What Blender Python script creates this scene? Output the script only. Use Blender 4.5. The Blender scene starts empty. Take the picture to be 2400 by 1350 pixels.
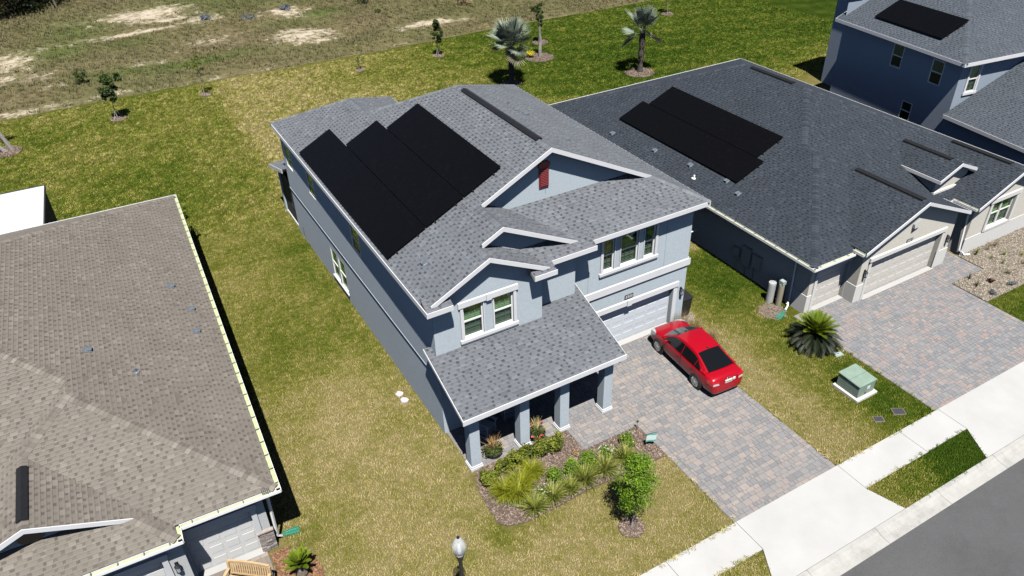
import bpy, bmesh, math, random
from mathutils import Vector, Matrix, noise
# ------------------------------------------------------------------ camera, sky, sun
SC = bpy.context.scene
COL = SC.collection
R = math.radians
cam_d = bpy.data.cameras.new('camera'); cam = bpy.data.objects.new('camera', cam_d); COL.objects.link(cam)
cam_d.sensor_width = 36.0; cam_d.lens = 36.0 * 1803.94 / 2400.0
cam_d.clip_start = 0.1; cam_d.clip_end = 3000.0
YAW, PIT, ROL, CH = R(28.7576), R(34.6495), R(-1.7484), 20.5
_f = Vector((math.sin(YAW) * math.cos(PIT), math.cos(YAW) * math.cos(PIT), -math.sin(PIT)))
_r = Vector((math.cos(YAW), -math.sin(YAW), 0.0)); _u = _r.cross(_f)
_rr = math.cos(ROL) * _r + math.sin(ROL) * _u; _uu = -math.sin(ROL) * _r + math.cos(ROL) * _u
cam.matrix_world = Matrix(((_rr.x, _uu.x, -_f.x, 0), (_rr.y, _uu.y, -_f.y, 0), (_rr.z, _uu.z, -_f.z, CH), (0, 0, 0, 1)))
SC.camera = cam
CAMP = Vector((0, 0, CH))
SUNV = Vector((-0.165, -0.47, 1.0)).normalized()
world = bpy.data.worlds.new('World'); SC.world = world; world.use_nodes = True
wn = world.node_tree.nodes; wl = world.node_tree.links
sky = wn.new('ShaderNodeTexSky'); sky.sky_type = 'NISHITA'; sky.sun_disc = False
sky.sun_elevation = math.asin(SUNV.z); sky.sun_rotation = math.atan2(SUNV.x, SUNV.y)
sky.altitude = 10; sky.air_density = 0.5; sky.dust_density = 0.2; sky.ozone_density = 1.2
wn['Background'].inputs['Strength'].default_value = 0.05
wl.new(sky.outputs[0], wn['Background'].inputs['Color'])
sun_d = bpy.data.lights.new('sun', 'SUN'); sun = bpy.data.objects.new('sun', sun_d); COL.objects.link(sun)
sun_d.energy = 5.0; sun_d.angle = R(0.55); sun_d.color = (1.0, 0.965, 0.915)
sun.rotation_euler = SUNV.to_track_quat('Z', 'Y').to_euler(); sun.location = (0, 0, 60)
vs = SC.view_settings; vs.view_transform = 'Standard'; vs.look = 'None'; vs.exposure = 0.72; vs.gamma = 1.0; vs.use_curve_mapping = False
SC.cycles.max_bounces = 6; SC.cycles.diffuse_bounces = 0; SC.cycles.glossy_bounces = 3; SC.cycles.transparent_max_bounces = 12
SC.cycles.caustics_reflective = False; SC.cycles.caustics_refractive = False
SC.cycles.use_denoising = True
# ------------------------------------------------------------------ helpers
rnd = random.Random(7)
MATS = {}
def new_mat(name):
    m = bpy.data.materials.new(name); m.use_nodes = True; MATS[name] = m
    nt = m.node_tree; return m, nt, nt.nodes['Principled BSDF']
def N(nt, t, **kw):
    n = nt.nodes.new(t)
    for k, v in kw.items(): setattr(n, k, v)
    return n
def ramp(nt, fac, stops):
    r = N(nt, 'ShaderNodeValToRGB'); e = r.color_ramp.elements
    while len(e) < len(stops): e.new(0.5)
    for i, (p, c) in enumerate(stops):
        e[i].position = p; e[i].color = (*c, 1) if len(c) == 3 else c
    nt.links.new(fac, r.inputs[0]); return r.outputs[0]
def noise_fac(nt, scale, detail=3, rough=0.55, vec=None, dim='3D'):
    n = N(nt, 'ShaderNodeTexNoise'); n.inputs['Scale'].default_value = scale; n.inputs['Detail'].default_value = detail
    n.inputs['Roughness'].default_value = rough
    if vec is not None: nt.links.new(vec, n.inputs['Vector'])
    return n.outputs['Fac']
def pos(nt): return N(nt, 'ShaderNodeNewGeometry').outputs['Position']
def mixc(nt, fac, a, b, mode='MIX'):
    m = N(nt, 'ShaderNodeMix', data_type='RGBA', blend_type=mode)
    for sock, v in ((m.inputs['Factor'], fac), (m.inputs['A'], a), (m.inputs['B'], b)):
        if hasattr(v, 'node'): nt.links.new(v, sock)
        elif isinstance(v, (int, float)): sock.default_value = v
        else: sock.default_value = (*v, 1)
    return m.outputs['Result']
def math_n(nt, op, a, b=0.0):
    m = N(nt, 'ShaderNodeMath', operation=op)
    for i, v in enumerate((a, b)):
        if hasattr(v, 'node'): nt.links.new(v, m.inputs[i])
        else: m.inputs[i].default_value = v
    return m.outputs[0]
def bump(nt, b, h, strength=0.3, dist=0.01):
    n = N(nt, 'ShaderNodeBump'); n.inputs['Strength'].default_value = strength; n.inputs['Distance'].default_value = dist
    nt.links.new(h, n.inputs['Height']); nt.links.new(n.outputs[0], b.inputs['Normal'])
def plain(name, col, rough=0.6, var=0.12, scale=3.0, metal=0.0, bscale=None, bstr=0.25, bdist=0.006, spec=None, coat=0.0):
    m, nt, b = new_mat(name)
    p = pos(nt)
    f = noise_fac(nt, scale, 4, 0.6, p)
    c = ramp(nt, f, [(0.25, tuple(x * (1 - var) for x in col)), (0.75, tuple(min(1, x * (1 + var)) for x in col))])
    nt.links.new(c, b.inputs['Base Color']); b.inputs['Roughness'].default_value = rough; b.inputs['Metallic'].default_value = metal
    if spec is not None: b.inputs['Specular IOR Level'].default_value = spec
    if coat: b.inputs['Coat Weight'].default_value = coat; b.inputs['Coat Roughness'].default_value = 0.06
    if bscale: bump(nt, b, noise_fac(nt, bscale, 3, 0.6, p), bstr, bdist)
    return m

class MB:
    """collects faces (world coordinates) that become one mesh object"""
    def __init__(s): s.v = []; s.f = []; s.m = []; s.cur = 0; s.att = []
    def face(s, pts, a=None):
        i = len(s.v); s.v.extend([tuple(p) for p in pts]); s.f.append(tuple(range(i, i + len(pts)))); s.m.append(s.cur)
        if a is not None: s.att.extend(a)
    def box(s, x0, x1, y0, y1, z0, z1, M=None):
        c = [Vector((x, y, z)) for z in (z0, z1) for y in (y0, y1) for x in (x0, x1)]
        if M is not None: c = [M @ p for p in c]
        i = len(s.v); s.v.extend([tuple(p) for p in c])
        for q in ((0, 2, 3, 1), (4, 5, 7, 6), (0, 1, 5, 4), (2, 6, 7, 3), (0, 4, 6, 2), (1, 3, 7, 5)):
            s.f.append(tuple(i + k for k in q)); s.m.append(s.cur)
    def hexa(s, b, t):
        """bottom ring and top ring of the same length"""
        n = len(b); i = len(s.v); s.v.extend([tuple(p) for p in b]); s.v.extend([tuple(p) for p in t])
        s.f.append(tuple(range(i + n - 1, i - 1, -1))); s.m.append(s.cur)
        s.f.append(tuple(range(i + n, i + 2 * n))); s.m.append(s.cur)
        for k in range(n):
            l = (k + 1) % n; s.f.append((i + k, i + l, i + n + l, i + n + k)); s.m.append(s.cur)
    def tube(s, pts, rad, n=8, cap=True):
        pts = [Vector(p) for p in pts]
        if not hasattr(rad, '__len__'): rad = [rad] * len(pts)
        rings = []
        for k, p in enumerate(pts):
            d = (pts[min(k + 1, len(pts) - 1)] - pts[max(k - 1, 0)]).normalized()
            a = d.cross(Vector((0, 0, 1)) if abs(d.z) < 0.9 else Vector((1, 0, 0))).normalized(); b = d.cross(a)
            i = len(s.v)
            for j in range(n):
                t = 2 * math.pi * j / n; s.v.append(tuple(p + (a * math.cos(t) + b * math.sin(t)) * rad[k]))
            rings.append(i)
        for k in range(len(rings) - 1):
            for j in range(n):
                l = (j + 1) % n; s.f.append((rings[k] + j, rings[k] + l, rings[k + 1] + l, rings[k + 1] + j)); s.m.append(s.cur)
        if cap:
            s.f.append(tuple(rings[0] + j for j in range(n))); s.f.append(tuple(rings[-1] + j for j in range(n))); s.m += [s.cur] * 2
    def lathe(s, prof, c, n=16, M=None):
        c = Vector(c); rings = []
        for (r, z) in prof:
            i = len(s.v)
            for j in range(n):
                t = 2 * math.pi * j / n; p = Vector((r * math.cos(t), r * math.sin(t), z))
                s.v.append(tuple((M @ p if M is not None else p) + c))
            rings.append(i)
        for k in range(len(rings) - 1):
            for j in range(n):
                l = (j + 1) % n; s.f.append((rings[k] + j, rings[k] + l, rings[k + 1] + l, rings[k + 1] + j)); s.m.append(s.cur)
        s.f.append(tuple(rings[0] + j for j in range(n))); s.f.append(tuple(rings[-1] + j for j in range(n))); s.m += [s.cur] * 2
    def board(s, p, q, h, th, out):
        """board hanging h below the edge p-q, th thick towards out (horizontal)"""
        p, q = Vector(p), Vector(q); o = Vector((out[0], out[1], 0)).normalized() * th; d = Vector((0, 0, -h))
        s.hexa([p + d, q + d, q + d + o, p + d + o], [p, q, q + o, p + o])

TM = {}
def thing(name, label, cat, loc, rz=0.0, group=None):
    o = bpy.data.objects.new(name, None); COL.objects.link(o); o.empty_display_size = 0.3
    o.location = loc; o.rotation_euler = (0, 0, rz)
    TM[o] = Matrix.Translation(loc) @ Matrix.Rotation(rz, 4, 'Z')
    return tag(o, label, cat, group)
def tag(o, label=None, cat=None, group=None, kind=None):
    if label: o['label'] = label
    if cat: o['category'] = cat
    if group: o['group'] = group
    if kind: o['kind'] = kind
    return o
def build(name, mb, mats, parent=None, smooth=False, att=None, kind=None, label=None):
    """one mesh object from world-space faces; parent keeps them in its own frame"""
    me = bpy.data.meshes.new(name)
    Mi = TM.get(parent, Matrix()).inverted() if parent is not None else Matrix()
    me.from_pydata([tuple(Mi @ Vector(p)) for p in mb.v] if parent is not None else mb.v, [], mb.f)
    if not isinstance(mats, (list, tuple)): mats = [mats]
    for m in mats: me.materials.append(MATS[m] if isinstance(m, str) else m)
    if len(mats) > 1: me.polygons.foreach_set('material_index', mb.m)
    if smooth: me.polygons.foreach_set('use_smooth', [True] * len(me.polygons))
    if att and mb.att:
        a = me.attributes.new(att, 'FLOAT_COLOR', 'POINT'); flat = []
        for c in mb.att: flat.extend((*c, 1.0))
        a.data.foreach_set('color', flat)
    me.update()
    o = bpy.data.objects.new(name, me); COL.objects.link(o)
    if parent is not None: o.parent = parent; TM[o] = TM.get(parent, Matrix())
    if kind: o['kind'] = kind
    if label: o['label'] = label
    return o
def link_mesh(name, me, Mw, parent):
    o = bpy.data.objects.new(name, me); COL.objects.link(o); o.parent = parent
    o.matrix_local = TM.get(parent, Matrix()).inverted() @ Mw; TM[o] = Mw; return o
def structure(name, mb, mat, **kw):
    o = build(name, mb, mat, None, **kw); o['kind'] = 'structure'; TM[o] = Matrix(); return o
def poly_prism(mb, pts, z0, z1):
    mb.hexa([(x, y, z0) for x, y in pts], [(x, y, z1) for x, y in pts])
def copy_tree(o, loc, rz=0.0, parent=None):
    c = o.copy(); COL.objects.link(c)
    if parent is None:
        c.location = loc; c.rotation_euler = (0, 0, rz)
        TM[c] = Matrix.Translation(loc) @ Matrix.Rotation(rz, 4, 'Z')
    else: c.parent = parent
    for ch in list(o.children): copy_tree(ch, None, 0, c)
    return c
def smoothstep(a, b, x):
    t = max(0.0, min(1.0, (x - a) / (b - a))); return t * t * (3 - 2 * t)
# ------------------------------------------------------------------ materials
plain('white_paint', (0.62, 0.63, 0.65), 0.5, 0.04, 2.0)
plain('white_vinyl', (0.80, 0.80, 0.80), 0.35, 0.03, 2.0)
plain('black_metal', (0.012, 0.012, 0.013), 0.45, 0.2, 9.0)
plain('dark_rubber', (0.02, 0.02, 0.021), 0.7, 0.2, 9.0)
plain('pollen', (0.40, 0.44, 0.25), 0.75, 0.18, 5.0)
plain('galvanised', (0.22, 0.25, 0.28), 0.4, 0.15, 9.0, metal=0.5)
plain('interior_dark', (0.05, 0.048, 0.045), 0.9, 0.1, 1.0)
plain('concrete', (0.60, 0.59, 0.56), 0.8, 0.05, 0.8, bscale=60, bstr=0.15, bdist=0.004)
plain('blind_slat', (0.62, 0.62, 0.60), 0.6, 0.03, 4.0)
plain('maroon_paint', (0.16, 0.018, 0.02), 0.45, 0.12, 6.0)
plain('green_plastic', (0.03, 0.19, 0.13), 0.5, 0.12, 6.0)
plain('bark', (0.16, 0.13, 0.10), 0.9, 0.35, 14.0, bscale=40, bstr=0.6, bdist=0.02)
plain('grey_bark', (0.27, 0.25, 0.23), 0.9, 0.3, 12.0, bscale=30, bstr=0.6, bdist=0.02)
def stucco(name, col, var=0.05, s=1.0):
    m, nt, b = new_mat(name); p = pos(nt)
    c = mixc(nt, noise_fac(nt, 0.7, 4, 0.6, p), tuple(x * (1 - var) for x in col), tuple(x * (1 + var) for x in col))
    sp = ramp(nt, noise_fac(nt, 14, 5, 0.8, p), [(0.3, (0.87, 0.87, 0.87)), (0.7, (1.09, 1.09, 1.09))])
    nt.links.new(mixc(nt, 1.0, c, sp, 'MULTIPLY'), b.inputs['Base Color']); b.inputs['Roughness'].default_value = 0.9
    b.inputs['Specular IOR Level'].default_value = 0.25
    bump(nt, b, noise_fac(nt, 42, 4, 0.7, p), 0.3 * s, 0.006)
stucco('stucco_blue', (0.425, 0.485, 0.53))
stucco('stucco_beige', (0.57, 0.545, 0.485))
stucco('stucco_beige_light', (0.62, 0.61, 0.585))
stucco('stucco_grey', (0.44, 0.455, 0.46))
stucco('stucco_deep_blue', (0.27, 0.32, 0.39))
def shingle_mat(name, dark, mid, light, bs=0.8):
    m, nt, b = new_mat(name)
    a = N(nt, 'ShaderNodeAttribute', attribute_name='sh'); sp = N(nt, 'ShaderNodeSeparateColor'); nt.links.new(a.outputs['Color'], sp.inputs[0])
    c = ramp(nt, sp.outputs[0], [(0.0, dark), (0.45, mid), (1.0, light)])
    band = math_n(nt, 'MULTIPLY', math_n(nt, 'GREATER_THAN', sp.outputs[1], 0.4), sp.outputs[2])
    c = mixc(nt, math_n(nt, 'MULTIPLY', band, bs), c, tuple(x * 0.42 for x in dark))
    p = pos(nt)
    g = ramp(nt, noise_fac(nt, 130, 2, 0.7, p), [(0.3, (0.8, 0.8, 0.8)), (0.7, (1.15, 1.15, 1.15))])
    c = mixc(nt, 1.0, c, g, 'MULTIPLY')
    g2 = ramp(nt, noise_fac(nt, 0.6, 4, 0.6, p), [(0.3, (0.90, 0.90, 0.90)), (0.7, (1.07, 1.07, 1.07))])
    c = mixc(nt, 1.0, c, g2, 'MULTIPLY')
    nt.links.new(c, b.inputs['Base Color']); b.inputs['Roughness'].default_value = 0.85; b.inputs['Specular IOR Level'].default_value = 0.3
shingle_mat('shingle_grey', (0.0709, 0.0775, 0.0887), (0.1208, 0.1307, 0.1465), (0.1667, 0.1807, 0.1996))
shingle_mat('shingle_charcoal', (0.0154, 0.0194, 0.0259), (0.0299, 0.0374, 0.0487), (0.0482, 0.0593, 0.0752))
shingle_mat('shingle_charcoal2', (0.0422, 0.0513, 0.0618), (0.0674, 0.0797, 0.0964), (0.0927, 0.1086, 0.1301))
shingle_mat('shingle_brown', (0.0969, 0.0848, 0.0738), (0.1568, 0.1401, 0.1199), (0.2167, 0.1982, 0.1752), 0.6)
# solar glass
m, nt, b = new_mat('solar_glass'); p = pos(nt)
c = mixc(nt, ramp(nt, noise_fac(nt, 5, 5, 0.75, p), [(0.55, (0, 0, 0)), (0.75, (1, 1, 1))]), (0.003, 0.003, 0.0035), (0.007, 0.006, 0.006))
nt.links.new(c, b.inputs['Base Color']); b.inputs['Roughness'].default_value = 0.32; b.inputs['Specular IOR Level'].default_value = 0.12
# window glass: thin reflective pane one can see through
def glass(name, tint, refl):
    m, nt, b = new_mat(name); nt.nodes.remove(b)
    out = nt.nodes['Material Output']; t = N(nt, 'ShaderNodeBsdfTransparent'); t.inputs[0].default_value = (*tint, 1)
    g = N(nt, 'ShaderNodeBsdfGlossy'); g.inputs['Roughness'].default_value = 0.03; g.inputs['Color'].default_value = (0.72, 0.95, 0.62, 1)
    f = N(nt, 'ShaderNodeLayerWeight'); f.inputs[0].default_value = 0.5
    k = math_n(nt, 'ADD', math_n(nt, 'MULTIPLY', math_n(nt, 'POWER', f.outputs['Facing'], 4.0), 0.5), refl + 0.04)
    mx = N(nt, 'ShaderNodeMixShader'); nt.links.new(k, mx.inputs[0]); nt.links.new(t.outputs[0], mx.inputs[1]); nt.links.new(g.outputs[0], mx.inputs[2])
    nt.links.new(mx.outputs[0], out.inputs[0])
glass('pane_glass', (0.46, 0.62, 0.44), 0.12)
glass('screen_glass', (0.30, 0.37, 0.33), 0.02)
# lawn colour shared by the soil sheet and the blades
def lawn_colour(nt, p, grn):
    f1 = noise_fac(nt, 0.16, 4, 0.62, p); f2 = noise_fac(nt, 0.9, 4, 0.65, p); f3 = noise_fac(nt, 6.0, 3, 0.7, p)
    s = math_n(nt, 'ADD', math_n(nt, 'MULTIPLY', f1, 0.48), math_n(nt, 'MULTIPLY', f2, 0.50))
    s = math_n(nt, 'ADD', s, math_n(nt, 'MULTIPLY', f3, 0.52))
    s = math_n(nt, 'ADD', math_n(nt, 'SUBTRACT', s, 0.75), grn)
    return ramp(nt, math_n(nt, 'ADD', s, 0.5), [(0.10, (0.36, 0.29, 0.17)), (0.40, (0.27, 0.23, 0.095)), (0.58, (0.168, 0.165, 0.036)), (0.72, (0.108, 0.126, 0.018)), (0.86, (0.058, 0.092, 0.008)), (1.0, (0.028, 0.056, 0.004))])
m, nt, b = new_mat('lawn_soil'); p = pos(nt); a = N(nt, 'ShaderNodeAttribute', attribute_name='grn')
c = lawn_colour(nt, p, a.outputs['Fac'])
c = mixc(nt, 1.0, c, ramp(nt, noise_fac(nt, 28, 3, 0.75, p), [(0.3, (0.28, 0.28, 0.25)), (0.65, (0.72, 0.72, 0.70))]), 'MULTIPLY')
nt.links.new(c, b.inputs['Base Color']); b.inputs['Roughness'].default_value = 1.0; b.inputs['Specular IOR Level'].default_value = 0.05
m, nt, b = new_mat('grass_blade'); p = pos(nt); a = N(nt, 'ShaderNodeAttribute', attribute_name='grn'); a.attribute_type = 'INSTANCER'
oi = N(nt, 'ShaderNodeObjectInfo')
c = lawn_colour(nt, p, math_n(nt, 'ADD', a.outputs['Fac'], math_n(nt, 'MULTIPLY', math_n(nt, 'SUBTRACT', oi.outputs['Random'], 0.5), 0.52)))
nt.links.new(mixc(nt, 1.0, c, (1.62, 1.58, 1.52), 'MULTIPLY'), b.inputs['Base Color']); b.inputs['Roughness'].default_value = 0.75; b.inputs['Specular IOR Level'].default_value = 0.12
# rough field: attribute rgb = sand, green, dark
def field_colour(nt, p, col):
    sp = N(nt, 'ShaderNodeSeparateColor'); nt.links.new(col, sp.inputs[0])
    c = ramp(nt, noise_fac(nt, 1.3, 5, 0.7, p), [(0.25, (0.075, 0.068, 0.034)), (0.5, (0.135, 0.112, 0.06)), (0.78, (0.215, 0.18, 0.10))])
    c = mixc(nt, sp.outputs[1], c, ramp(nt, noise_fac(nt, 2.5, 4, 0.7, p), [(0.3, (0.05, 0.075, 0.022)), (0.7, (0.115, 0.14, 0.04))]))
    k = math_n(nt, 'ADD', sp.outputs[0], math_n(nt, 'MULTIPLY', math_n(nt, 'SUBTRACT', noise_fac(nt, 0.9, 8, 0.85, p), 0.5), 3.2))
    c = mixc(nt, ramp(nt, k, [(0.40, (0, 0, 0)), (0.80, (1, 1, 1))]), c, (0.47, 0.405, 0.315))
    return c
m, nt, b = new_mat('field_soil'); p = pos(nt); a = N(nt, 'ShaderNodeAttribute', attribute_name='fld')
c = field_colour(nt, p, a.outputs['Color'])
c = mixc(nt, 1.0, c, ramp(nt, noise_fac(nt, 11, 4, 0.75, p), [(0.3, (0.6, 0.6, 0.58)), (0.7, (1.15, 1.15, 1.15))]), 'MULTIPLY')
nt.links.new(c, b.inputs['Base Color']); b.inputs['Roughness'].default_value = 1.0; b.inputs['Specular IOR Level'].default_value = 0.05
m, nt, b = new_mat('field_blade'); p = pos(nt); a = N(nt, 'ShaderNodeAttribute', attribute_name='fld'); a.attribute_type = 'INSTANCER'
oi = N(nt, 'ShaderNodeObjectInfo')
c = ramp(nt, oi.outputs['Random'], [(0.0, (0.075, 0.066, 0.032)), (0.5, (0.155, 0.13, 0.07)), (1.0, (0.24, 0.205, 0.12))])
sp = N(nt, 'ShaderNodeSeparateColor'); nt.links.new(a.outputs['Color'], sp.inputs[0])
c = mixc(nt, sp.outputs[1], c, mixc(nt, oi.outputs['Random'], (0.05, 0.08, 0.02), (0.13, 0.15, 0.045)))
nt.links.new(c, b.inputs['Base Color']); b.inputs['Roughness'].default_value = 0.8; b.inputs['Specular IOR Level'].default_value = 0.1
# leaves: colour varies leaf by leaf (attribute), light shines through a little
def leaf_mat(name, dark, light, rough=0.5, trans=0.25):
    m, nt, b = new_mat(name)
    a = N(nt, 'ShaderNodeAttribute', attribute_name='lf'); sp = N(nt, 'ShaderNodeSeparateColor'); nt.links.new(a.outputs['Color'], sp.inputs[0])
    c = mixc(nt, sp.outputs[0], dark, light); nt.links.new(c, b.inputs['Base Color']); b.inputs['Roughness'].default_value = rough
    b.inputs['Specular IOR Level'].default_value = 0.3
    if trans:
        out = nt.nodes['Material Output']; t = N(nt, 'ShaderNodeBsdfTranslucent'); nt.links.new(c, t.inputs[0])
        mx = N(nt, 'ShaderNodeMixShader'); mx.inputs[0].default_value = trans
        nt.links.new(b.outputs[0], mx.inputs[1]); nt.links.new(t.outputs[0], mx.inputs[2]); nt.links.new(mx.outputs[0], out.inputs[0])
leaf_mat('leaf_oak', (0.055, 0.125, 0.008), (0.21, 0.34, 0.02))
leaf_mat('leaf_dark', (0.02, 0.038, 0.008), (0.07, 0.105, 0.02))
leaf_mat('leaf_hedge', (0.035, 0.062, 0.008), (0.24, 0.27, 0.03))
leaf_mat('leaf_bush', (0.05, 0.11, 0.008), (0.21, 0.33, 0.025))
leaf_mat('leaf_gold', (0.10, 0.14, 0.01), (0.38, 0.38, 0.025))
leaf_mat('leaf_flax', (0.08, 0.12, 0.015), (0.40, 0.42, 0.09))
leaf_mat('leaf_sago', (0.005, 0.009, 0.004), (0.022, 0.032, 0.012), 0.55, 0.05)
leaf_mat('leaf_sago_new', (0.07, 0.12, 0.008), (0.20, 0.27, 0.015))
leaf_mat('leaf_silver', (0.075, 0.12, 0.095), (0.30, 0.34, 0.25), 0.6, 0.12)
leaf_mat('leaf_dry', (0.17, 0.12, 0.055), (0.36, 0.28, 0.15))
leaf_mat('leaf_cordyline', (0.28, 0.13, 0.05), (0.50, 0.36, 0.15))
leaf_mat('leaf_blue', (0.10, 0.12, 0.14), (0.22, 0.25, 0.28))
leaf_mat('petal_pink', (0.50, 0.05, 0.08), (0.75, 0.16, 0.18), 0.5, 0.2)
leaf_mat('petal_yellow', (0.50, 0.40, 0.01), (0.75, 0.62, 0.03), 0.5, 0.2)
leaf_mat('petal_white', (0.55, 0.56, 0.5), (0.78, 0.78, 0.72), 0.5, 0.2)
leaf_mat('mulch_chip', (0.07, 0.048, 0.04), (0.36, 0.275, 0.225), 0.95, 0)
leaf_mat('mulch_red', (0.12, 0.05, 0.025), (0.40, 0.22, 0.11), 0.95, 0)
leaf_mat('pebble', (0.11, 0.088, 0.066), (0.46, 0.41, 0.335), 0.8, 0)
leaf_mat('paver_mix', (0.16, 0.155, 0.16), (0.40, 0.33, 0.28), 0.9, 0)
def paver_mat(name, cols):
    m, nt, b = new_mat(name); a = N(nt, 'ShaderNodeAttribute', attribute_name='lf'); sp = N(nt, 'ShaderNodeSeparateColor'); nt.links.new(a.outputs['Color'], sp.inputs[0])
    p = pos(nt)
    k = math_n(nt, 'ADD', sp.outputs[0], math_n(nt, 'MULTIPLY', math_n(nt, 'SUBTRACT', noise_fac(nt, 0.45, 3, 0.6, p), 0.5), 0.9))
    c = ramp(nt, k, cols)
    c = mixc(nt, 1.0, c, ramp(nt, noise_fac(nt, 16, 4, 0.7, p), [(0.3, (0.88, 0.88, 0.88)), (0.7, (1.08, 1.08, 1.08))]), 'MULTIPLY')
    nt.links.new(c, b.inputs['Base Color']); b.inputs['Roughness'].default_value = 0.9; b.inputs['Specular IOR Level'].default_value = 0.25
    bump(nt, b, noise_fac(nt, 90, 2, 0.6, p), 0.3, 0.004)
paver_mat('paver_tan', [(0.0, (0.175, 0.175, 0.182)), (0.3, (0.205, 0.203, 0.206)), (0.55, (0.228, 0.215, 0.21)), (0.78, (0.25, 0.222, 0.208)), (1.0, (0.275, 0.246, 0.226))])
paver_mat('paver_rose', [(0.0, (0.17, 0.178, 0.19)), (0.4, (0.208, 0.21, 0.218)), (0.6, (0.23, 0.218, 0.218)), (0.8, (0.245, 0.203, 0.195)), (1.0, (0.27, 0.24, 0.225))])
paver_mat('paver_brown', [(0.0, (0.17, 0.145, 0.125)), (0.5, (0.235, 0.20, 0.17)), (1.0, (0.29, 0.25, 0.215))])
plain('joint_sand', (0.215, 0.20, 0.185), 1.0, 0.15, 20)
plain('mulch_soil', (0.10, 0.072, 0.052), 1.0, 0.3, 12)
plain('gravel_soil', (0.17, 0.14, 0.11), 1.0, 0.2, 12)
m, nt, b = new_mat('asphalt'); p = pos(nt)
c = ramp(nt, noise_fac(nt, 90, 2, 0.8, p), [(0.3, (0.045, 0.046, 0.049)), (0.55, (0.078, 0.079, 0.082)), (0.75, (0.15, 0.15, 0.152))])
c = mixc(nt, 1.0, c, ramp(nt, noise_fac(nt, 0.5, 8, 0.7, p), [(0.3, (0.82, 0.82, 0.82)), (0.5, (1.0, 1.0, 1.0)), (0.72, (1.12, 1.12, 1.12))]), 'MULTIPLY')
nt.links.new(c, b.inputs['Base Color']); b.inputs['Roughness'].default_value = 0.95; bump(nt, b, noise_fac(nt, 110, 2, 0.7, p), 0.5, 0.008)
m, nt, b = new_mat('walk_concrete'); p = pos(nt)
c = ramp(nt, noise_fac(nt, 0.5, 5, 0.65, p), [(0.25, (0.355, 0.353, 0.343)), (0.75, (0.425, 0.425, 0.418))])
c = mixc(nt, 1.0, c, ramp(nt, noise_fac(nt, 70, 2, 0.7, p), [(0.3, (0.94, 0.94, 0.94)), (0.7, (1.04, 1.04, 1.04))]), 'MULTIPLY')
nt.links.new(c, b.inputs['Base Color']); b.inputs['Roughness'].default_value = 0.85; bump(nt, b, noise_fac(nt, 60, 2, 0.7, p), 0.15, 0.003)
m, nt, b = new_mat('kerb_concrete'); p = pos(nt)
c = ramp(nt, noise_fac(nt, 1.6, 8, 0.75, p), [(0.3, (0.25, 0.245, 0.23)), (0.5, (0.34, 0.335, 0.32)), (0.7, (0.38, 0.376, 0.36))])
nt.links.new(c, b.inputs['Base Color']); b.inputs['Roughness'].default_value = 0.85
# car
m, nt, b = new_mat('car_paint'); b.inputs['Base Color'].default_value = (0.31, 0.002, 0.010, 1); b.inputs['Roughness'].default_value = 0.3
b.inputs['Coat Weight'].default_value = 0.45; b.inputs['Coat Roughness'].default_value = 0.03; b.inputs['Specular IOR Level'].default_value = 0.3
m, nt, b = new_mat('car_glass'); b.inputs['Base Color'].default_value = (0.006, 0.007, 0.008, 1); b.inputs['Roughness'].default_value = 0.04; b.inputs['Specular IOR Level'].default_value = 0.5
m, nt, b = new_mat('windshield'); b.inputs['Base Color'].default_value = (0.03, 0.04, 0.042, 1); b.inputs['Roughness'].default_value = 0.03; b.inputs['Specular IOR Level'].default_value = 0.9
plain('alloy', (0.55, 0.56, 0.57), 0.3, 0.06, 8, metal=0.7)
m, nt, b = new_mat('tail_lens'); b.inputs['Base Color'].default_value = (0.42, 0.006, 0.01, 1); b.inputs['Roughness'].default_value = 0.12; b.inputs['Coat Weight'].default_value = 1
m, nt, b = new_mat('clear_lens'); b.inputs['Base Color'].default_value = (0.42, 0.44, 0.46, 1); b.inputs['Roughness'].default_value = 0.08; b.inputs['Coat Weight'].default_value = 1
plain('chrome', (0.7, 0.7, 0.7), 0.15, 0.03, 8, metal=1.0)
plain('plate_white', (0.62, 0.68, 0.64), 0.5, 0.06, 20)
plain('plate_green', (0.10, 0.22, 0.12), 0.5, 0.06, 20)
plain('orange_mark', (0.65, 0.22, 0.03), 0.5, 0.06, 20)
plain('teak', (0.46, 0.32, 0.17), 0.6, 0.18, 8, bscale=30)
plain('transformer_green', (0.20, 0.275, 0.225), 0.55, 0.14, 3)
plain('pad_concrete', (0.55, 0.53, 0.48), 0.9, 0.1, 4)
plain('pot_dark', (0.055, 0.05, 0.048), 0.6, 0.15, 8)
plain('chair_paint', (0.42, 0.45, 0.50), 0.5, 0.04, 3)
plain('cover_black', (0.035, 0.037, 0.045), 0.7, 0.2, 8)
plain('cover_grey', (0.30, 0.36, 0.34), 0.6, 0.1, 8)
plain('flag_white', (0.62, 0.75, 0.74), 0.8, 0.05, 8)
plain('flag_teal', (0.12, 0.42, 0.33), 0.8, 0.1, 8)
plain('tank_white', (0.36, 0.37, 0.365), 0.5, 0.05, 3)
plain('tank_tan', (0.28, 0.25, 0.185), 0.5, 0.05, 3)
plain('box_grey', (0.33, 0.345, 0.35), 0.5, 0.08, 5)
plain('pink_stone', (0.50, 0.42, 0.43), 0.9, 0.1, 8)
plain('trash_black', (0.018, 0.018, 0.02), 0.45, 0.15, 5)
plain('ledge_stone_a', (0.26, 0.22, 0.20), 0.9, 0.25, 7, bscale=25)
plain('ledge_stone_b', (0.19, 0.175, 0.17), 0.9, 0.25, 7, bscale=25)
plain('ledge_stone_c', (0.34, 0.295, 0.265), 0.9, 0.25, 7, bscale=25)
plain('patio_white', (0.56, 0.57, 0.59), 0.45, 0.03, 1.5)
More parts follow.
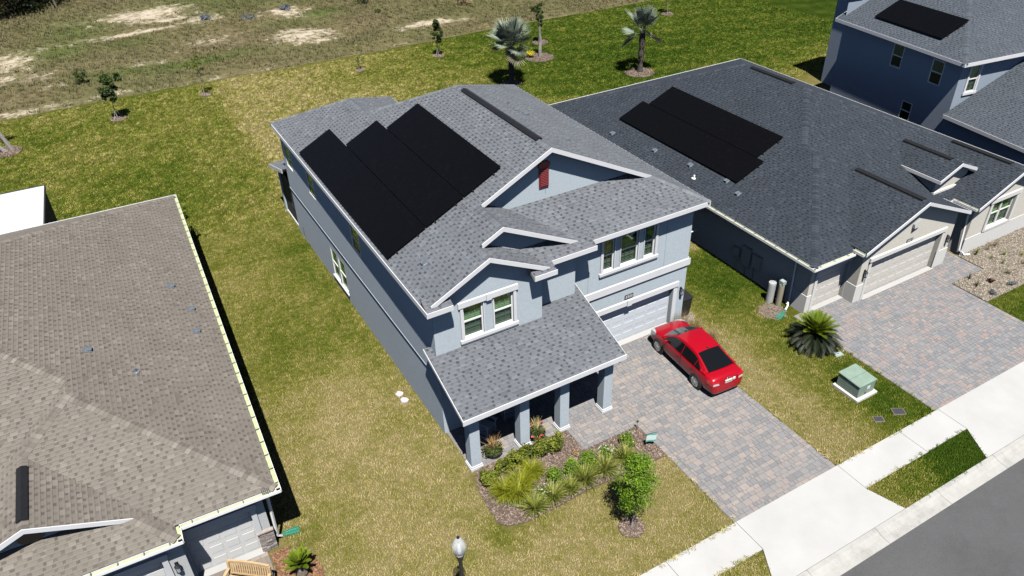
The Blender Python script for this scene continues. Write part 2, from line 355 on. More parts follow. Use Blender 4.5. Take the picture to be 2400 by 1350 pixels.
plain('screen_mesh', (0.015, 0.017, 0.017), 0.9, 0.1, 5)
plain('garage_white', (0.56, 0.60, 0.65), 0.5, 0.03, 2)
plain('garage_beige', (0.56, 0.54, 0.50), 0.5, 0.03, 2)
plain('garage_grey', (0.57, 0.575, 0.57), 0.5, 0.03, 2)
m, nt, b = new_mat('lamp_acrylic'); b.inputs['Base Color'].default_value = (0.66, 0.70, 0.74, 1); b.inputs['Roughness'].default_value = 0.06; b.inputs['Coat Weight'].default_value = 1.0
b.inputs['Alpha'].default_value = 0.42
plain('palm_trunk', (0.07, 0.062, 0.055), .9, .5, 6, bscale=18, bstr=.9, bdist=.05); plain('leaf_petiole', (0.22, 0.25, 0.16), .6, .15, 6)
leaf_mat('leaf_straw', (0.34, 0.28, 0.10), (0.58, 0.50, 0.22)); leaf_mat('leaf_red', (0.03, 0.006, 0.006), (0.10, 0.02, 0.015))
plain('rachis_dark', (0.03, 0.035, 0.015), .6, .15, 6); plain('rachis_new', (0.12, 0.15, 0.03), .6, .15, 6)
leaf_mat('leaf_thicket', (0.006, 0.011, 0.003), (0.03, 0.045, 0.01))
leaf_mat('leaf_drygrey', (0.14, 0.125, 0.08), (0.32, 0.29, 0.21))
# ------------------------------------------------------------------ ground
def greenness(x, y):
    g = -0.025 + 0.19 * smoothstep(20, 27, y) * smoothstep(9, 7, x)
    g += (0.07 + 0.15 * smoothstep(12, 24, x)) * smoothstep(37, 46, y) - 0.02                       # back lawn is greener
    g += 0.26 * smoothstep(20, 34, x) * smoothstep(36, 44, y)
    if 18.3 < x < 24.2 and y < 24:                                 # strip between the driveways
        g += 0.27 * smoothstep(19.6, 22.4, x) + 0.02
        g += 0.14 * smoothstep(15.5, 12.0, y) * smoothstep(20.5, 22.5, x)
        g += 0.16 * smoothstep(18.5, 21.5, y)
    if x > 31 and y < 17: g += 0.40
    if y < 9.6 and x > 18: g += 0.18 + 0.10 * smoothstep(18, 22, x)
    if y < 9.6 and x < 14: g += 0.05
    for (cx, cy, rx, ry, k) in ((4.2, 27.5, 1.4, 5, .08), (2.9, 24.5, .9, 4, .08), (6.6, 33, .8, 6, .12), (4.0, 22.3, 1.5, 3.0, -.12),
                                (3.6, 33.5, 1.6, 2.6, -.10), (4.5, 19.2, 1.8, 2.0, .03), (6.2, 16.0, 1.3, 3, -.02), (10, 12.8, 4, 1.2, -.03), (19.4, 15.0, .7, 3.5, -.10),
                                (12.5, 12.5, 1.4, 1.4, -.04), (7.0, 14.2, .35, .5, .22), (2.2, 43, 4, 4, .12), (12, 53, 9, 6, -.05), (-3, 50, 6, 6, .05), (1.7, 17.2, .4, .6, .2),
                                (5.0, 41, 2.2, 3.5, -.06), (20, 56, 5, 4, .04), (40, 52, 8, 4, .06), (45, 60, 8, 3, -.08), (22.4, 17.4, .8, .7, .05), (22.8, 18.4, .5, .4, -.25)):
        d = ((x - cx) / rx) ** 2 + ((y - cy) / ry) ** 2
        if d < 4: g += k * math.exp(-d)
    if y > 40: g += 0.05 * math.sin((y * .92 + x * .38) * 2.6) * smoothstep(14, 30, x)
    return g - 0.03
def sheet(name, x0, x1, y0, y1, nx, ny, z, mat, fn=None, att=None, hf=None):
    mb = MB(); vs_, fs, at = [], [], []
    for j in range(ny + 1):
        for i in range(nx + 1):
            x = x0 + (x1 - x0) * i / nx; y = y0 + (y1 - y0) * j / ny
            vs_.append((x, y, z + (hf(x, y) if hf else 0.0)))
            if fn: at.append(fn(x, y))
    for j in range(ny):
        for i in range(nx):
            a = j * (nx + 1) + i; fs.append((a, a + 1, a + nx + 2, a + nx + 1))
    mb.v, mb.f, mb.m, mb.att = vs_, fs, [0] * len(fs), at
    return structure(name, mb, mat, att=att)
FY = lambda x: 63.35 + 0.2 * math.sin(x * 0.21 + 1.0) - 0.5 * smoothstep(12, 30, x)   # where mown lawn ends
# one sheet to the horizon, then lawn and field a few millimetres above it
sheet('ground', -900, 900, -900, 1400, 24, 24, -0.02, 'field_soil', lambda x, y: (0.0, 0.35, 0.0), 'fld')
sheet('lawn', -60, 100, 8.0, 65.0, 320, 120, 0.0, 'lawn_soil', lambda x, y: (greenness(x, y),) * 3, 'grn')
SAND = ((6.6, 87, 5.0, 3.0, 1.0), (8, 84, 4, 1.6, .8), (4.5, 80.5, 6.5, 1.0, .9), (11, 81.5, 2.6, 1.7, .9), (19, 79.5, 2.4, 2.4, .9), (10.5, 74.2, 3.2, 2.4, .6),
        (18.2, 71.0, 3.2, 2.6, .95), (15.4, 71.5, 1.2, 1.2, .5), (28.8, 67.6, 3.6, 1.3, 1.0), (32, 67.2, 2, .7, .7), (-5.3, 77.5, 2.2, 3.4, .85), (-2.0, 80, 2, 1.5, .5), (-4.5, 72, 3, 1.6, .7), (4.5, 70.8, 3.0, .9, .5),
        (1.0, 64.6, 2.2, .6, .7), (-4.5, 64.5, 3.5, .7, .8), (6.0, 64.0, 4, .35, .5), (13.5, 63.8, 5, .3, .3), (-2.4, 69, 1.6, .8, .5), (-5.5, 72.8, 1.6, 2.0, .8), (18.5, 68.9, 3.2, 1.4, .8), (4.6, 70.2, 2.4, .6, .6), (21.5, 77, 2, 1, .3), (-9, 75, 4, 6, .6))
GREEN = ((0.5, 84, 4, 4, .8), (-1.5, 78.5, 3, 3, .7), (8.5, 68.6, 5, 1.0, .8), (22, 77.5, 2.2, 1.3, .8), (17.2, 76, 4, 2, .3), (12, 69, 2, 1, .6), (4, 78, 2.4, 1.6, .6), (14.5, 90, 8, 5, .5), (2, 68.9, 4, 1.2, .6), (31, 70, 6, 2.4, .25), (24, 84, 3, 2, .6), (0, 70, 3, 1.4, .5))
def field_att(x, y):
    s = g = 0.0
    for (cx, cy, rx, ry, k) in SAND:
        d = ((x - cx) / rx) ** 2 + ((y - cy) / ry) ** 2
        if d < 6: s = max(s, k * math.exp(-d * 0.8))
    for (cx, cy, rx, ry, k) in GREEN:
        d = ((x - cx) / rx) ** 2 + ((y - cy) / ry) ** 2
        if d < 6: g = max(g, k * math.exp(-d))
    n = noise.noise(Vector((x * 0.12, y * 0.16, 3.1)))
    g = max(0.0, min(1.0, g + 0.35 * n + 0.16))
    e = smoothstep(1.3, 0.2, abs(y - FY(x) - 0.5)) * (0.30 if x > 14 else 0.5)
    s = max(s, e * (0.75 + 0.6 * noise.noise(Vector((x * 0.5, y * 0.3, 9)))))
    return (min(1.0, 0.82 * s), g, 0.0)
mb = MB(); nx, ny = 300, 110; vv, at = [], []
for j in range(ny + 1):
    for i in range(nx + 1):
        x = -40 + 130 * i / nx; f0 = FY(x) + 0.25 * noise.noise(Vector((x * 0.9, 0, 4))); y = f0 + (120 - f0) * (j / ny) ** 1.15
        h = 0.012 + 0.22 * smoothstep(0, 3, y - f0) * (0.5 + noise.noise(Vector((x * 0.22, y * 0.22, 1.0))))
        vv.append((x, y, h)); at.append(field_att(x, y))
mb.v, mb.att = vv, at
for j in range(ny):
    for i in range(nx):
        a = j * (nx + 1) + i; mb.f.append((a, a + 1, a + nx + 2, a + nx + 1)); mb.m.append(0)
FIELD = structure('field', mb, 'field_soil', att='fld', smooth=True)
# road, kerb and walk ------------------------------------------------
mb = MB(); mb.face([(-120, -1.5, 0.0), (160, -1.5, 0.0), (160, 7.62, 0.004), (-120, 7.62, 0.004)])
for p_ in mb.v: pass
mb.box(-120, 160, -1.5, 8.0, -0.3, -0.012)
road = structure('road', mb, 'asphalt')
def prof_piece(x0, x1, prof):
    m_ = MB(); m_.hexa([(x0, y, z) for y, z in prof], [(x1, y, z) for y, z in prof]); return m_
kerb = bpy.data.objects.new('kerb', None); COL.objects.link(kerb); kerb['kind'] = 'structure'; TM[kerb] = Matrix()
KP = [(7.60, -0.2), (7.60, 0.012), (7.86, 0.022), (7.99, 0.05), (8.07, 0.098), (8.21, 0.105), (8.21, -0.2)]
kx = [-20 + 3.0 * i + 1.33 for i in range(24)]
for a, b_ in zip(kx[:-1], kx[1:]):
    build('kerb_stone', prof_piece(a + 0.006, b_ - 0.006, KP), 'kerb_concrete', kerb)
walk = bpy.data.objects.new('sidewalk', None); COL.objects.link(walk); walk['kind'] = 'structure'; TM[walk] = Matrix()
ZW = 0.10
def slab(pts, z1=ZW):
    m_ = MB(); poly_prism(m_, pts, -0.15, z1); build('slab', m_, 'walk_concrete', walk)
xs = [-16, -12, -8, -4, 0, 4, 8, 10.9, 13.755]
for a, b_ in zip(xs[:-1], xs[1:]): slab([(a + .008, 9.43), (b_ - .008, 9.43), (b_ - .008, 10.62), (a + .008, 10.62)])
slab([(13.763, 9.43), (13.32, 8.66), (13.1, 8.225), (18.815, 8.225), (18.407, 9.43), (18.407, 10.62), (13.763, 10.62)], 0.101)
slab([(18.423, 9.43), (21.562, 9.43), (21.562, 10.62), (18.423, 10.62)])
slab([(21.578, 9.45), (23.742, 9.45), (23.742, 10.62), (21.578, 10.62)])
slab([(23.758, 9.45), (23.05, 8.225), (33.0, 8.225), (32.3, 9.45), (31.6, 9.45), (31.6, 10.62), (23.758, 10.62)], 0.101)
for a, b_ in ((31.616, 34), (34.016, 37), (37.016, 40), (40.016, 44), (44.016, 48)): slab([(a, 9.46), (b_ - .008, 9.46), (b_ - .008, 10.62), (a, 10.62)])
# grass between walk and kerb stands on its own bank of soil
for nm, pts in (('verge', [(13.74, 9.42), (13.29, 8.65), (13.06, 8.215), (-16, 8.215), (-16, 9.42)]), ('verge', [(18.44, 9.42), (18.84, 8.215), (23.02, 8.215), (23.73, 9.44)]), ('verge', [(32.35, 9.44), (33.04, 8.215), (48, 8.215), (48, 9.45)])):
    m_ = MB(); poly_prism(m_, pts, -0.15, 0.085); m_.att = [(greenness(p[0], p[1]),) * 3 for p in m_.v]; structure(nm, m_, 'lawn_soil', att='grn')
# small things drawn on the road and kerb: none but two scuffs of paint
# ------------------------------------------------------------------ pavers
def lay_pavers(parent, regions, mat, rows, widths, tones, z=0.03, keep=300, seed=1, border=None, name='paver'):
    rg = random.Random(seed); items = []
    allx0 = min(r[0] for r in regions); ally0 = min(r[2] for r in regions); ally1 = max(r[3] for r in regions)
    y = ally0; k = 0
    allx1 = max(r[1] for r in regions)
    while y < ally1 - 1e-3:
        h = rows[k % len(rows)]; x = allx0 - rg.choice(widths) * rg.random()
        while x < allx1:
            w = rg.choice(widths)
            for (a, b_, c_, d) in regions:
                X0, X1, Y0, Y1 = max(x, a), min(x + w, b_), max(y, c_), min(y + h, d)
                if X1 - X0 > 0.03 and Y1 - Y0 > 0.03: items.append((X0, X1, Y0, Y1))
            x += w
        y += h; k += 1
    if border: items += border
    def area(t):
        c = Vector(((t[0] + t[1]) / 2, (t[2] + t[3]) / 2, 0)); d = (c - CAMP); return (t[1] - t[0]) * (t[3] - t[2]) * abs(d.normalized().z) / d.length_squared
    def hidden(t):
        cx, cy = (t[0] + t[1]) / 2, (t[2] + t[3]) / 2
        return (7.2 < cx < 13.6 and cy > 16.9) or (16.9 < cx < 18.8 and 15.3 < cy < 19.8)
    items.sort(key=lambda t: (hidden(t), -area(t))); cache = {}
    rest = MB()
    for i, (X0, X1, Y0, Y1) in enumerate(items):
        tone = rg.choice(tones); zz = z + rg.uniform(-0.0015, 0.0015); g = 0.003
        if i < keep:
            key = (round((X1 - X0) * 200), round((Y1 - Y0) * 200), tone)
            if key not in cache:
                q = MB(); w, h = key[0] / 200, key[1] / 200; bv = 0.006
                q.hexa([(g, g, -0.05), (w - g, g, -0.05), (w - g, h - g, -0.05), (g, h - g, -0.05)], [(g, g, -bv), (w - g, g, -bv), (w - g, h - g, -bv), (g, h - g, -bv)])
                q.hexa([(g, g, -bv), (w - g, g, -bv), (w - g, h - g, -bv), (g, h - g, -bv)], [(g + bv, g + bv, 0), (w - g - bv, g + bv, 0), (w - g - bv, h - g - bv, 0), (g + bv, h - g - bv, 0)])
                q.f = [f for n_, f in enumerate(q.f) if n_ not in (0, 1, 6)]
                me = bpy.data.meshes.new(name); me.from_pydata(q.v, [], q.f); me.materials.append(MATS[mat])
                at_ = me.attributes.new('lf', 'FLOAT_COLOR', 'POINT'); at_.data.foreach_set('color', [tone, tone, tone, 1.0] * len(q.v)); cache[key] = me
            link_mesh(name, cache[key], Matrix.Translation((X0, Y0, zz)), parent)
        else:
            bv = 0.006; n0 = len(rest.v)
            rest.hexa([(X0 + g, Y0 + g, zz - .03), (X1 - g, Y0 + g, zz - .03), (X1 - g, Y1 - g, zz - .03), (X0 + g, Y1 - g, zz - .03)], [(X0 + g + bv, Y0 + g + bv, zz), (X1 - g - bv, Y0 + g + bv, zz), (X1 - g - bv, Y1 - g - bv, zz), (X0 + g + bv, Y1 - g - bv, zz)])
            rest.f.pop(-6); rest.m.pop()
            rest.att.extend([(tone, tone, tone)] * (len(rest.v) - n0))
    if rest.v: build('pavers', rest, mat, parent, att='lf', kind='stuff')
def base_empty(name):
    o = bpy.data.objects.new(name, None); COL.objects.link(o); o['kind'] = 'structure'; TM[o] = Matrix(); return o
def soldier(x0, x1, y0, y1, along, step=0.23):
    out = []
    if along == 'y':
        y = y0
        while y < y1 - .05: out.append((x0, x1, y, min(y + step, y1))); y += step
    else:
        x = x0
        while x < x1 - .05: out.append((x, min(x + step, x1), y0, y1)); x += step
    return out
drv = base_empty('driveway')
mb = MB(); mb.box(13.75, 18.41, 10.63, 20.12, -0.1, 0.012); mb.box(7.55, 13.75, 16.93, 20.4, -0.1, 0.012); mb.box(11.40, 13.75, 15.76, 16.93, -0.1, 0.012)
build('joint_bed', mb, 'joint_sand', drv)
T5 = [0.02, 0.12, 0.2, 0.28, 0.35, 0.42, 0.5, 0.58, 0.66, 0.75, 0.85, 0.97]
lay_pavers(drv, [(13.98, 18.18, 10.64, 20.1), (11.56, 13.98, 15.92, 17.0), (7.56, 13.98, 17.0, 20.3)], 'paver_tan', [0.155, 0.155, 0.23], [0.155, 0.23, 0.31, 0.31], T5, seed=3,
           border=soldier(13.75, 13.98, 10.64, 15.7, 'y', .155) + soldier(18.18, 18.41, 10.64, 19.6, 'y', .155) + soldier(11.4, 13.98, 15.77, 15.92, 'x', .23) + soldier(11.4, 11.56, 15.92, 17.0, 'y', .23))
drv2 = base_empty('driveway')
mb = MB(); mb.box(23.68, 31.62, 10.63, 17.6, -0.1, 0.012); mb.box(31.62, 33.95, 15.62, 18.9, -0.1, 0.012); build('joint_bed', mb, 'joint_sand', drv2)
lay_pavers(drv2, [(23.92, 31.38, 10.64, 17.55), (31.38, 33.9, 15.62, 18.8)], 'paver_rose', [0.14, 0.14, 0.21], [0.14, 0.21, 0.28], T5, seed=5,
           border=soldier(23.69, 23.92, 10.64, 16.9, 'y', .155) + soldier(31.38, 31.61, 10.64, 15.6, 'y', .155))
drv3 = base_empty('driveway')
mb = MB(); mb.box(-9.3, 0.42, 10.63, 17.6, -0.1, 0.012); build('joint_bed', mb, 'joint_sand', drv3)
lay_pavers(drv3, [(-9.3, 0.42, 12.0, 17.4)], 'paver_brown', [0.305], [0.305, 0.46], T5, seed=6, keep=60)
# ------------------------------------------------------------------ planting beds (mulch, gravel)
def inside(pts, x, y):
    c = False; n = len(pts); j = n - 1
    for i in range(n):
        if (pts[i][1] > y) != (pts[j][1] > y) and x < (pts[j][0] - pts[i][0]) * (y - pts[i][1]) / (pts[j][1] - pts[i][1]) + pts[i][0]: c = not c
        j = i
    return c
def bed(name, pts, soil, chip, n, size, seed, flat=True, hgt=0.035):
    rg = random.Random(seed); mb = MB(); poly_prism(mb, pts, -0.05, hgt); o = structure(name, mb, soil)
    mb = MB(); xs_ = [p[0] for p in pts]; ys_ = [p[1] for p in pts]; k = 0; t = 0
    while k < n and t < n * 6:
        t += 1; x = rg.uniform(min(xs_) - .04, max(xs_) + .04); y = rg.uniform(min(ys_) - .04, max(ys_) + .04)
        if not inside(pts, x, y): continue
        k += 1; tone = rg.random() ** 1.2; n0 = len(mb.v)
        Mr = Matrix.Translation((x, y, hgt + 0.006 + rg.random() * (0.02 if flat else 0.008))) @ Matrix.Rotation(rg.random() * 6.28, 4, 'Z') @ Matrix.Rotation(rg.uniform(-.5, .5), 4, 'X') @ Matrix.Rotation(rg.uniform(-.4, .4), 4, 'Y')
        if flat:
            l = size * rg.uniform(.6, 1.7); w = size * rg.uniform(.2, .5)
            mb.box(-l / 2, l / 2, -w / 2, w / 2, -.006, .006, Mr)
        else:
            r = size * rg.uniform(.5, 1.2)
            ring = [Mr @ Vector((r * math.cos(a_) * rg.uniform(.8, 1.1), r * .75 * math.sin(a_), 0)) for a_ in (0, 1.05, 2.1, 3.14, 4.2, 5.24)]
            top = [Mr @ Vector((r * .6 * math.cos(a_), r * .45 * math.sin(a_), r * .55)) for a_ in (0, 1.05, 2.1, 3.14, 4.2, 5.24)]
            mb.hexa(ring, top)
        mb.att.extend([(tone,) * 3] * (len(mb.v) - n0))
    build('chips', mb, chip, o, att='lf', kind='stuff'); return o
BED = [(7.76, 16.93), (7.54, 16.83), (7.30, 16.1), (7.23, 15.29), (7.21, 14.55), (7.44, 14.28), (7.88, 14.15), (8.32, 14.10), (9.26, 14.12), (9.95, 14.17), (10.48, 14.2), (11.08, 14.17), (11.79, 14.13), (12.91, 14.08), (13.74, 14.07), (13.74, 15.75), (11.38, 15.77), (11.38, 16.92)]
bed('mulch_bed', BED, 'mulch_soil', 'mulch_chip', 7500, 0.055, 1)
ring = lambda cx, cy, r, n=22, j=.08, s=0: [(cx + r * (1 + j * math.sin(3.1 * k + s) * .8) * math.cos(2 * math.pi * k / n), cy + r * .95 * (1 + j * math.cos(2.3 * k + s)) * math.sin(2 * math.pi * k / n)) for k in range(n)]
bed('mulch_bed', ring(10.82, 12.22, .43, s=1), 'mulch_soil', 'mulch_chip', 520, 0.05, 2)
bed('mulch_bed', [(.46, 17.2), (.95, 17.2), (1.30, 16.95), (1.62, 16.45), (1.75, 15.9), (1.6, 15.1), (1.2, 14.6), (.46, 14.4)], 'mulch_soil', 'mulch_red', 2600, 0.05, 3)
for i, (x, y, r) in enumerate(((37.3, 46.3, 1.15), (32.75, 53.75, 1.2), (26.0, 58.85, .5), (.98, 59.05, .55), (-6.1, 57.0, .95), (7.3, 60.5, .45), (19.15, 59.1, .4), (34.9, 57.2, .7), (49.4, 57.8, .6), (27.74, 49.7, .8))):
    bed('mulch_bed', ring(x, y, r, s=i), 'mulch_soil', 'mulch_chip', int(420 * r), 0.09, 10 + i)
bed('mulch_bed', ring(23.0, 15.75, .75, s=2), 'gravel_soil', 'pebble', 700, 0.03, 31, False)
bed('gravel_bed', [(31.66, 15.58), (31.66, 13.9), (34.3, 13.88), (40.2, 14.0), (40.2, 16.9), (33.98, 16.9), (33.98, 15.58)], 'gravel_soil', 'pebble', 11000, 0.034, 32, False)
bed('dirt_patch', ring(23.15, 18.35, .62, j=.2, s=3), 'gravel_soil', 'mulch_chip', 420, 0.04, 33, hgt=0.02)
bed('gravel_patch', ring(19.62, 20.0, .42, j=.15, s=3), 'gravel_soil', 'pebble', 500, 0.025, 34, False, hgt=0.02)
# ------------------------------------------------------------------ shingle roofs
def clip_convex(poly, cp):
    out = poly; n = len(cp)
    for i in range(n):
        ax, ay = cp[i]; bx, by = cp[(i + 1) % n]; inp = out; out = []
        if not inp: break
        ex, ey = bx - ax, by - ay
        for k in range(len(inp)):
            p, q = inp[k], inp[(k + 1) % len(inp)]
            dp = ex * (p[1] - ay) - ey * (p[0] - ax); dq = ex * (q[1] - ay) - ey * (q[0] - ax)
            if dp >= -1e-9: out.append(p)
            if (dp > 1e-9 and dq < -1e-9) or (dp < -1e-9 and dq > 1e-9):
                t = dp / (dp - dq); out.append((p[0] + t * (q[0] - p[0]), p[1] + t * (q[1] - p[1])))
    return out
def ccw(p):
    a = sum(p[i][0] * p[(i + 1) % len(p)][1] - p[(i + 1) % len(p)][0] * p[i][1] for i in range(len(p)))
    return p if a > 0 else p[::-1]
class Plane:
    """pitched plane: downhill horizontal direction n, height z0 on the line through p0, slope s; polys are convex, plan view"""
    def __init__(s, n, p0, z0, sl, polys):
        s.n = Vector((n[0], n[1])).normalized(); s.p0 = Vector(p0[:2]); s.z0 = z0; s.s = sl; s.polys = polys; s.t = Vector((-s.n.y, s.n.x))
    def z(s, x, y): return s.z0 - s.s * (Vector((x, y)) - s.p0).dot(s.n)
    def ab(s, p): d = Vector(p) - s.p0; return (d.dot(s.t), -d.dot(s.n))
    def xy(s, a, b): return s.p0 + s.t * a - s.n * b
def deck(mb, pl, th=0.11, drop=0.012):
    for poly in pl.polys:
        top = [(x, y, pl.z(x, y) - drop) for x, y in ccw(list(poly))]
        mb.hexa([(x, y, z - th) for x, y, z in top], top)
WID = (0.10, 0.13, 0.16, 0.20, 0.30)
def shingles(roof_ob, planes, mat, keep=300, seed=1, expo=0.143):
    rg = random.Random(seed); rest = MB(); full = []
    for pl in planes:
        k1 = math.sqrt(1 + pl.s ** 2); eh = expo / k1
        up = Vector((-pl.n.x, -pl.n.y, pl.s)).normalized(); t3 = Vector((pl.t.x, pl.t.y, 0)); nrm = t3.cross(-up); nrm = nrm if nrm.z > 0 else -nrm
        pol = [ccw([pl.ab(p) for p in poly]) for poly in pl.polys]
        bmin = min(p[1] for q in pol for p in q); bmax = max(p[1] for q in pol for p in q)
        amin = min(p[0] for q in pol for p in q); amax = max(p[0] for q in pol for p in q)
        row = math.floor(bmin / eh + 1e-6); ph = rg.random()
        while row * eh < bmax:
            b0 = row * eh; b1 = b0 + eh; a = amin - 0.6 + ((row * 0.39 + ph + rg.choice((0, 0, .5)) * .25 + rg.gauss(0, .05)) % 1.0) * 0.3; proud = True
            act = [q for q in pol if min(p[1] for p in q) < b1 and max(p[1] for p in q) > b0]
            while a < amax:
                w = rg.choice((.15, .18, .21, .25) if proud else (.08, .10, .12)); rect = [(a, b0), (a + w, b0), (a + w, b1), (a, b1)]
                tone = min(1, max(0, rg.gauss(.54 if proud else .50, .085)))
                for q in act:
                    if max(p[0] for p in q) < a or min(p[0] for p in q) > a + w: continue
                    c = clip_convex(rect, q)
                    if len(c) < 3: continue
                    whole = len(c) == 4 and abs(sum(c[i][0] * c[(i + 1) % 4][1] - c[(i + 1) % 4][0] * c[i][1] for i in range(4)) / 2 - w * eh) < 1e-6
                    full_key = None
                    ctr = pl.xy(sum(p[0] for p in c) / len(c), sum(p[1] for p in c) / len(c)); c3 = Vector((ctr.x, ctr.y, pl.z(ctr.x, ctr.y)))
                    if whole:
                        v = CAMP - c3; full.append((w * abs(v.normalized().dot(nrm)) / v.length_squared, pl, a, b0, w, proud, round(tone * 4) / 4, up, t3, nrm, eh, k1, c))
                    else: emit(rest, pl, c, b0, eh, nrm, proud, tone)
                a += w; proud = not proud
            row += 1
    full.sort(key=lambda r_: -r_[0]); cache = {}
    for i, (_, pl, a, b0, w, proud, tone, up, t3, nrm, eh, k1, c) in enumerate(full):
        if i >= keep: emit(rest, pl, c, b0, eh, nrm, proud, tone); continue
        key = (w, proud, tone)
        if key not in cache:
            h = 0.013 if proud else 0.006; e = expo; q = MB()
            q.hexa([(0, 0, -.004), (w, 0, -.004), (w, e, -.004), (0, e, -.004)], [(0, 0, h), (w, 0, h), (w, e, .002), (0, e, .002)]); q.f.pop(0)
            me = bpy.data.meshes.new('shingle'); me.from_pydata(q.v, [], q.f); me.materials.append(MATS[mat])
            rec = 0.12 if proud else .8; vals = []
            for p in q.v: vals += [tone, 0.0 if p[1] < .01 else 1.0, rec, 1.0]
            at_ = me.attributes.new('sh', 'FLOAT_COLOR', 'POINT'); at_.data.foreach_set('color', vals); cache[key] = me
        o2 = pl.xy(a, b0); sgn = t3.cross(up).dot(nrm)
        if sgn < 0: o2 = pl.xy(a + w, b0); tt = -t3
        else: tt = t3
        o3 = Vector((o2.x, o2.y, pl.z(o2.x, o2.y)))
        link_mesh('shingle', cache[key], Matrix(((tt.x, up.x, nrm.x, o3.x), (tt.y, up.y, nrm.y, o3.y), (tt.z, up.z, nrm.z, o3.z), (0, 0, 0, 1))), roof_ob)
    build('shingles', rest, mat, roof_ob, att='sh', kind='stuff')
rg_rec = random.Random(99)
def emit(mb, pl, c, b0, eh, nrm, proud, tone):
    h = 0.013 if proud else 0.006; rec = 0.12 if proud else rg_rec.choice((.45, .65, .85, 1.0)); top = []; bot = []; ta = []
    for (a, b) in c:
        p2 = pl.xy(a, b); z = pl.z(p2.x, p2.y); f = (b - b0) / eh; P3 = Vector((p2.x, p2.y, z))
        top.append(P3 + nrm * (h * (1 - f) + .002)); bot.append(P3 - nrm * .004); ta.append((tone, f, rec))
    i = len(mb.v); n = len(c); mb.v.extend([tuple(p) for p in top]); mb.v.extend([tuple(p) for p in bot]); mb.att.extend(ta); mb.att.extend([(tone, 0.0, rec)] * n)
    mb.f.append(tuple(range(i, i + n))); mb.m.append(0)
    for k in range(n):
        l = (k + 1) % n
        if abs(c[k][1] - c[l][1]) < 1e-6 and c[k][1] > b0 + eh * .5: continue
        mb.f.append((i + n + k, i + n + l, i + l, i + k)); mb.m.append(0)
def caps(roof_ob, p, q, plA, plB, mat, w=0.15, expo=0.145, seed=0):
    """overlapping cap shingles along a hip or ridge between two planes"""
    rg = random.Random(seed + int(abs(p[0] * 31 + q[1] * 17) * 10)); p, q = Vector(p), Vector(q); d = q - p; L = d.length
    if L < .2: return
    if d.z < 0: pass
    dx = d.normalized(); lat = Vector((-dx.y, dx.x, 0)).normalized(); up = dx.cross(lat); up = up if up.z > 0 else -up
    mid = (p + q) / 2
    def off(sgn):
        best = None
        for pl in (plA, plB):
            x, y = mid.x + lat.x * w * sgn, mid.y + lat.y * w * sgn; z = pl.z(x, y)
            best = z if best is None else min(best, z)
        v = Vector((x, y, best)) - mid; return (v.dot(lat), v.dot(up))
    l, r = off(1), off(-1); n = max(1, int(L / expo)); cache = {}
    for k in range(n):
        t = rg.choice((0.25, 0.45, 0.6, 0.8))
        if t not in cache:
            e = L / n * 1.02; hb, ht = .022, .010; m_ = MB()
            sec = lambda h, x: [(x, l[0], l[1] + h), (x, 0, h + .004), (x, r[0], r[1] + h)]
            A, B = sec(hb, 0), sec(ht, e); A0, B0 = sec(-.002, 0), sec(-.002, e)
            m_.face([A[0], A[1], B[1], B[0]]); m_.face([A[1], A[2], B[2], B[1]])
            m_.face([A0[0], A0[1], A[1], A[0]]); m_.face([A0[1], A0[2], A[2], A[1]]); m_.face([A[0], B[0], B0[0], A0[0]]); m_.face([A[2], B[2], B0[2], A0[2]])
            me = bpy.data.meshes.new('ridge_cap'); me.from_pydata(m_.v, [], m_.f); me.materials.append(MATS[mat])
            at_ = me.attributes.new('sh', 'FLOAT_COLOR', 'POINT'); at_.data.foreach_set('color', [t, 0.0, 0.0, 1.0] * len(m_.v)); cache[t] = me
        o = p + d * (k / n)
        link_mesh('ridge_cap', cache[t], Matrix(((dx.x, lat.x, up.x, o.x), (dx.y, lat.y, up.y, o.y), (dx.z, lat.z, up.z, o.z), (0, 0, 0, 1))), roof_ob)
def gutter(parent, p, q, out, straps=True, w=0.145, h=0.11, mat='white_vinyl', fill='pollen', seed=0):
    """open trough hung outside the eave line p-q"""
    p, q = Vector(p), Vector(q); o = Vector((out[0], out[1], 0)).normalized(); mb = MB(); dn = Vector((0, 0, 1))
    def bar(off0, off1, z0, z1): mb.hexa([p + o * off0 + dn * z0, q + o * off0 + dn * z0, q + o * off1 + dn * z0, p + o * off1 + dn * z0], [p + o * off0 + dn * z1, q + o * off0 + dn * z1, q + o * off1 + dn * z1, p + o * off1 + dn * z1])
    bar(0, .006, -h, 0.0); bar(w - .014, w, -h, 0.002); bar(.006, w - .014, -h, -h + .006)
    g = build('gutter', mb, mat, parent)
    mb = MB(); bar2 = lambda *a_: None
    mb.hexa([p + o * .008 - dn * (h - .008), q + o * .008 - dn * (h - .008), q + o * (w - .016) - dn * (h - .008), p + o * (w - .016) - dn * (h - .008)], [p + o * .008 - dn * .045, q + o * .008 - dn * .045, q + o * (w - .016) - dn * .045, p + o * (w - .016) - dn * .045])
    build('pollen_film', mb, fill, g)
    if straps:
        L = (q - p).length; n = int(L / .62); dirv = (q - p).normalized(); me = None
        for k in range(n):
            c = p + dirv * (L * (k + .5) / n)
            if me is None:
                m_ = MB(); m_.box(-.011, .011, 0.0, w - .004, -.006, .006); me = bpy.data.meshes.new('strap'); me.from_pydata(m_.v, [], m_.f); me.materials.append(MATS['galvanised'])
            link_mesh('strap', me, Matrix(((dirv.x, o.x, 0, c.x), (dirv.y, o.y, 0, c.y), (0, 0, 1, c.z + .004), (0, 0, 0, 1))), g)
    return g
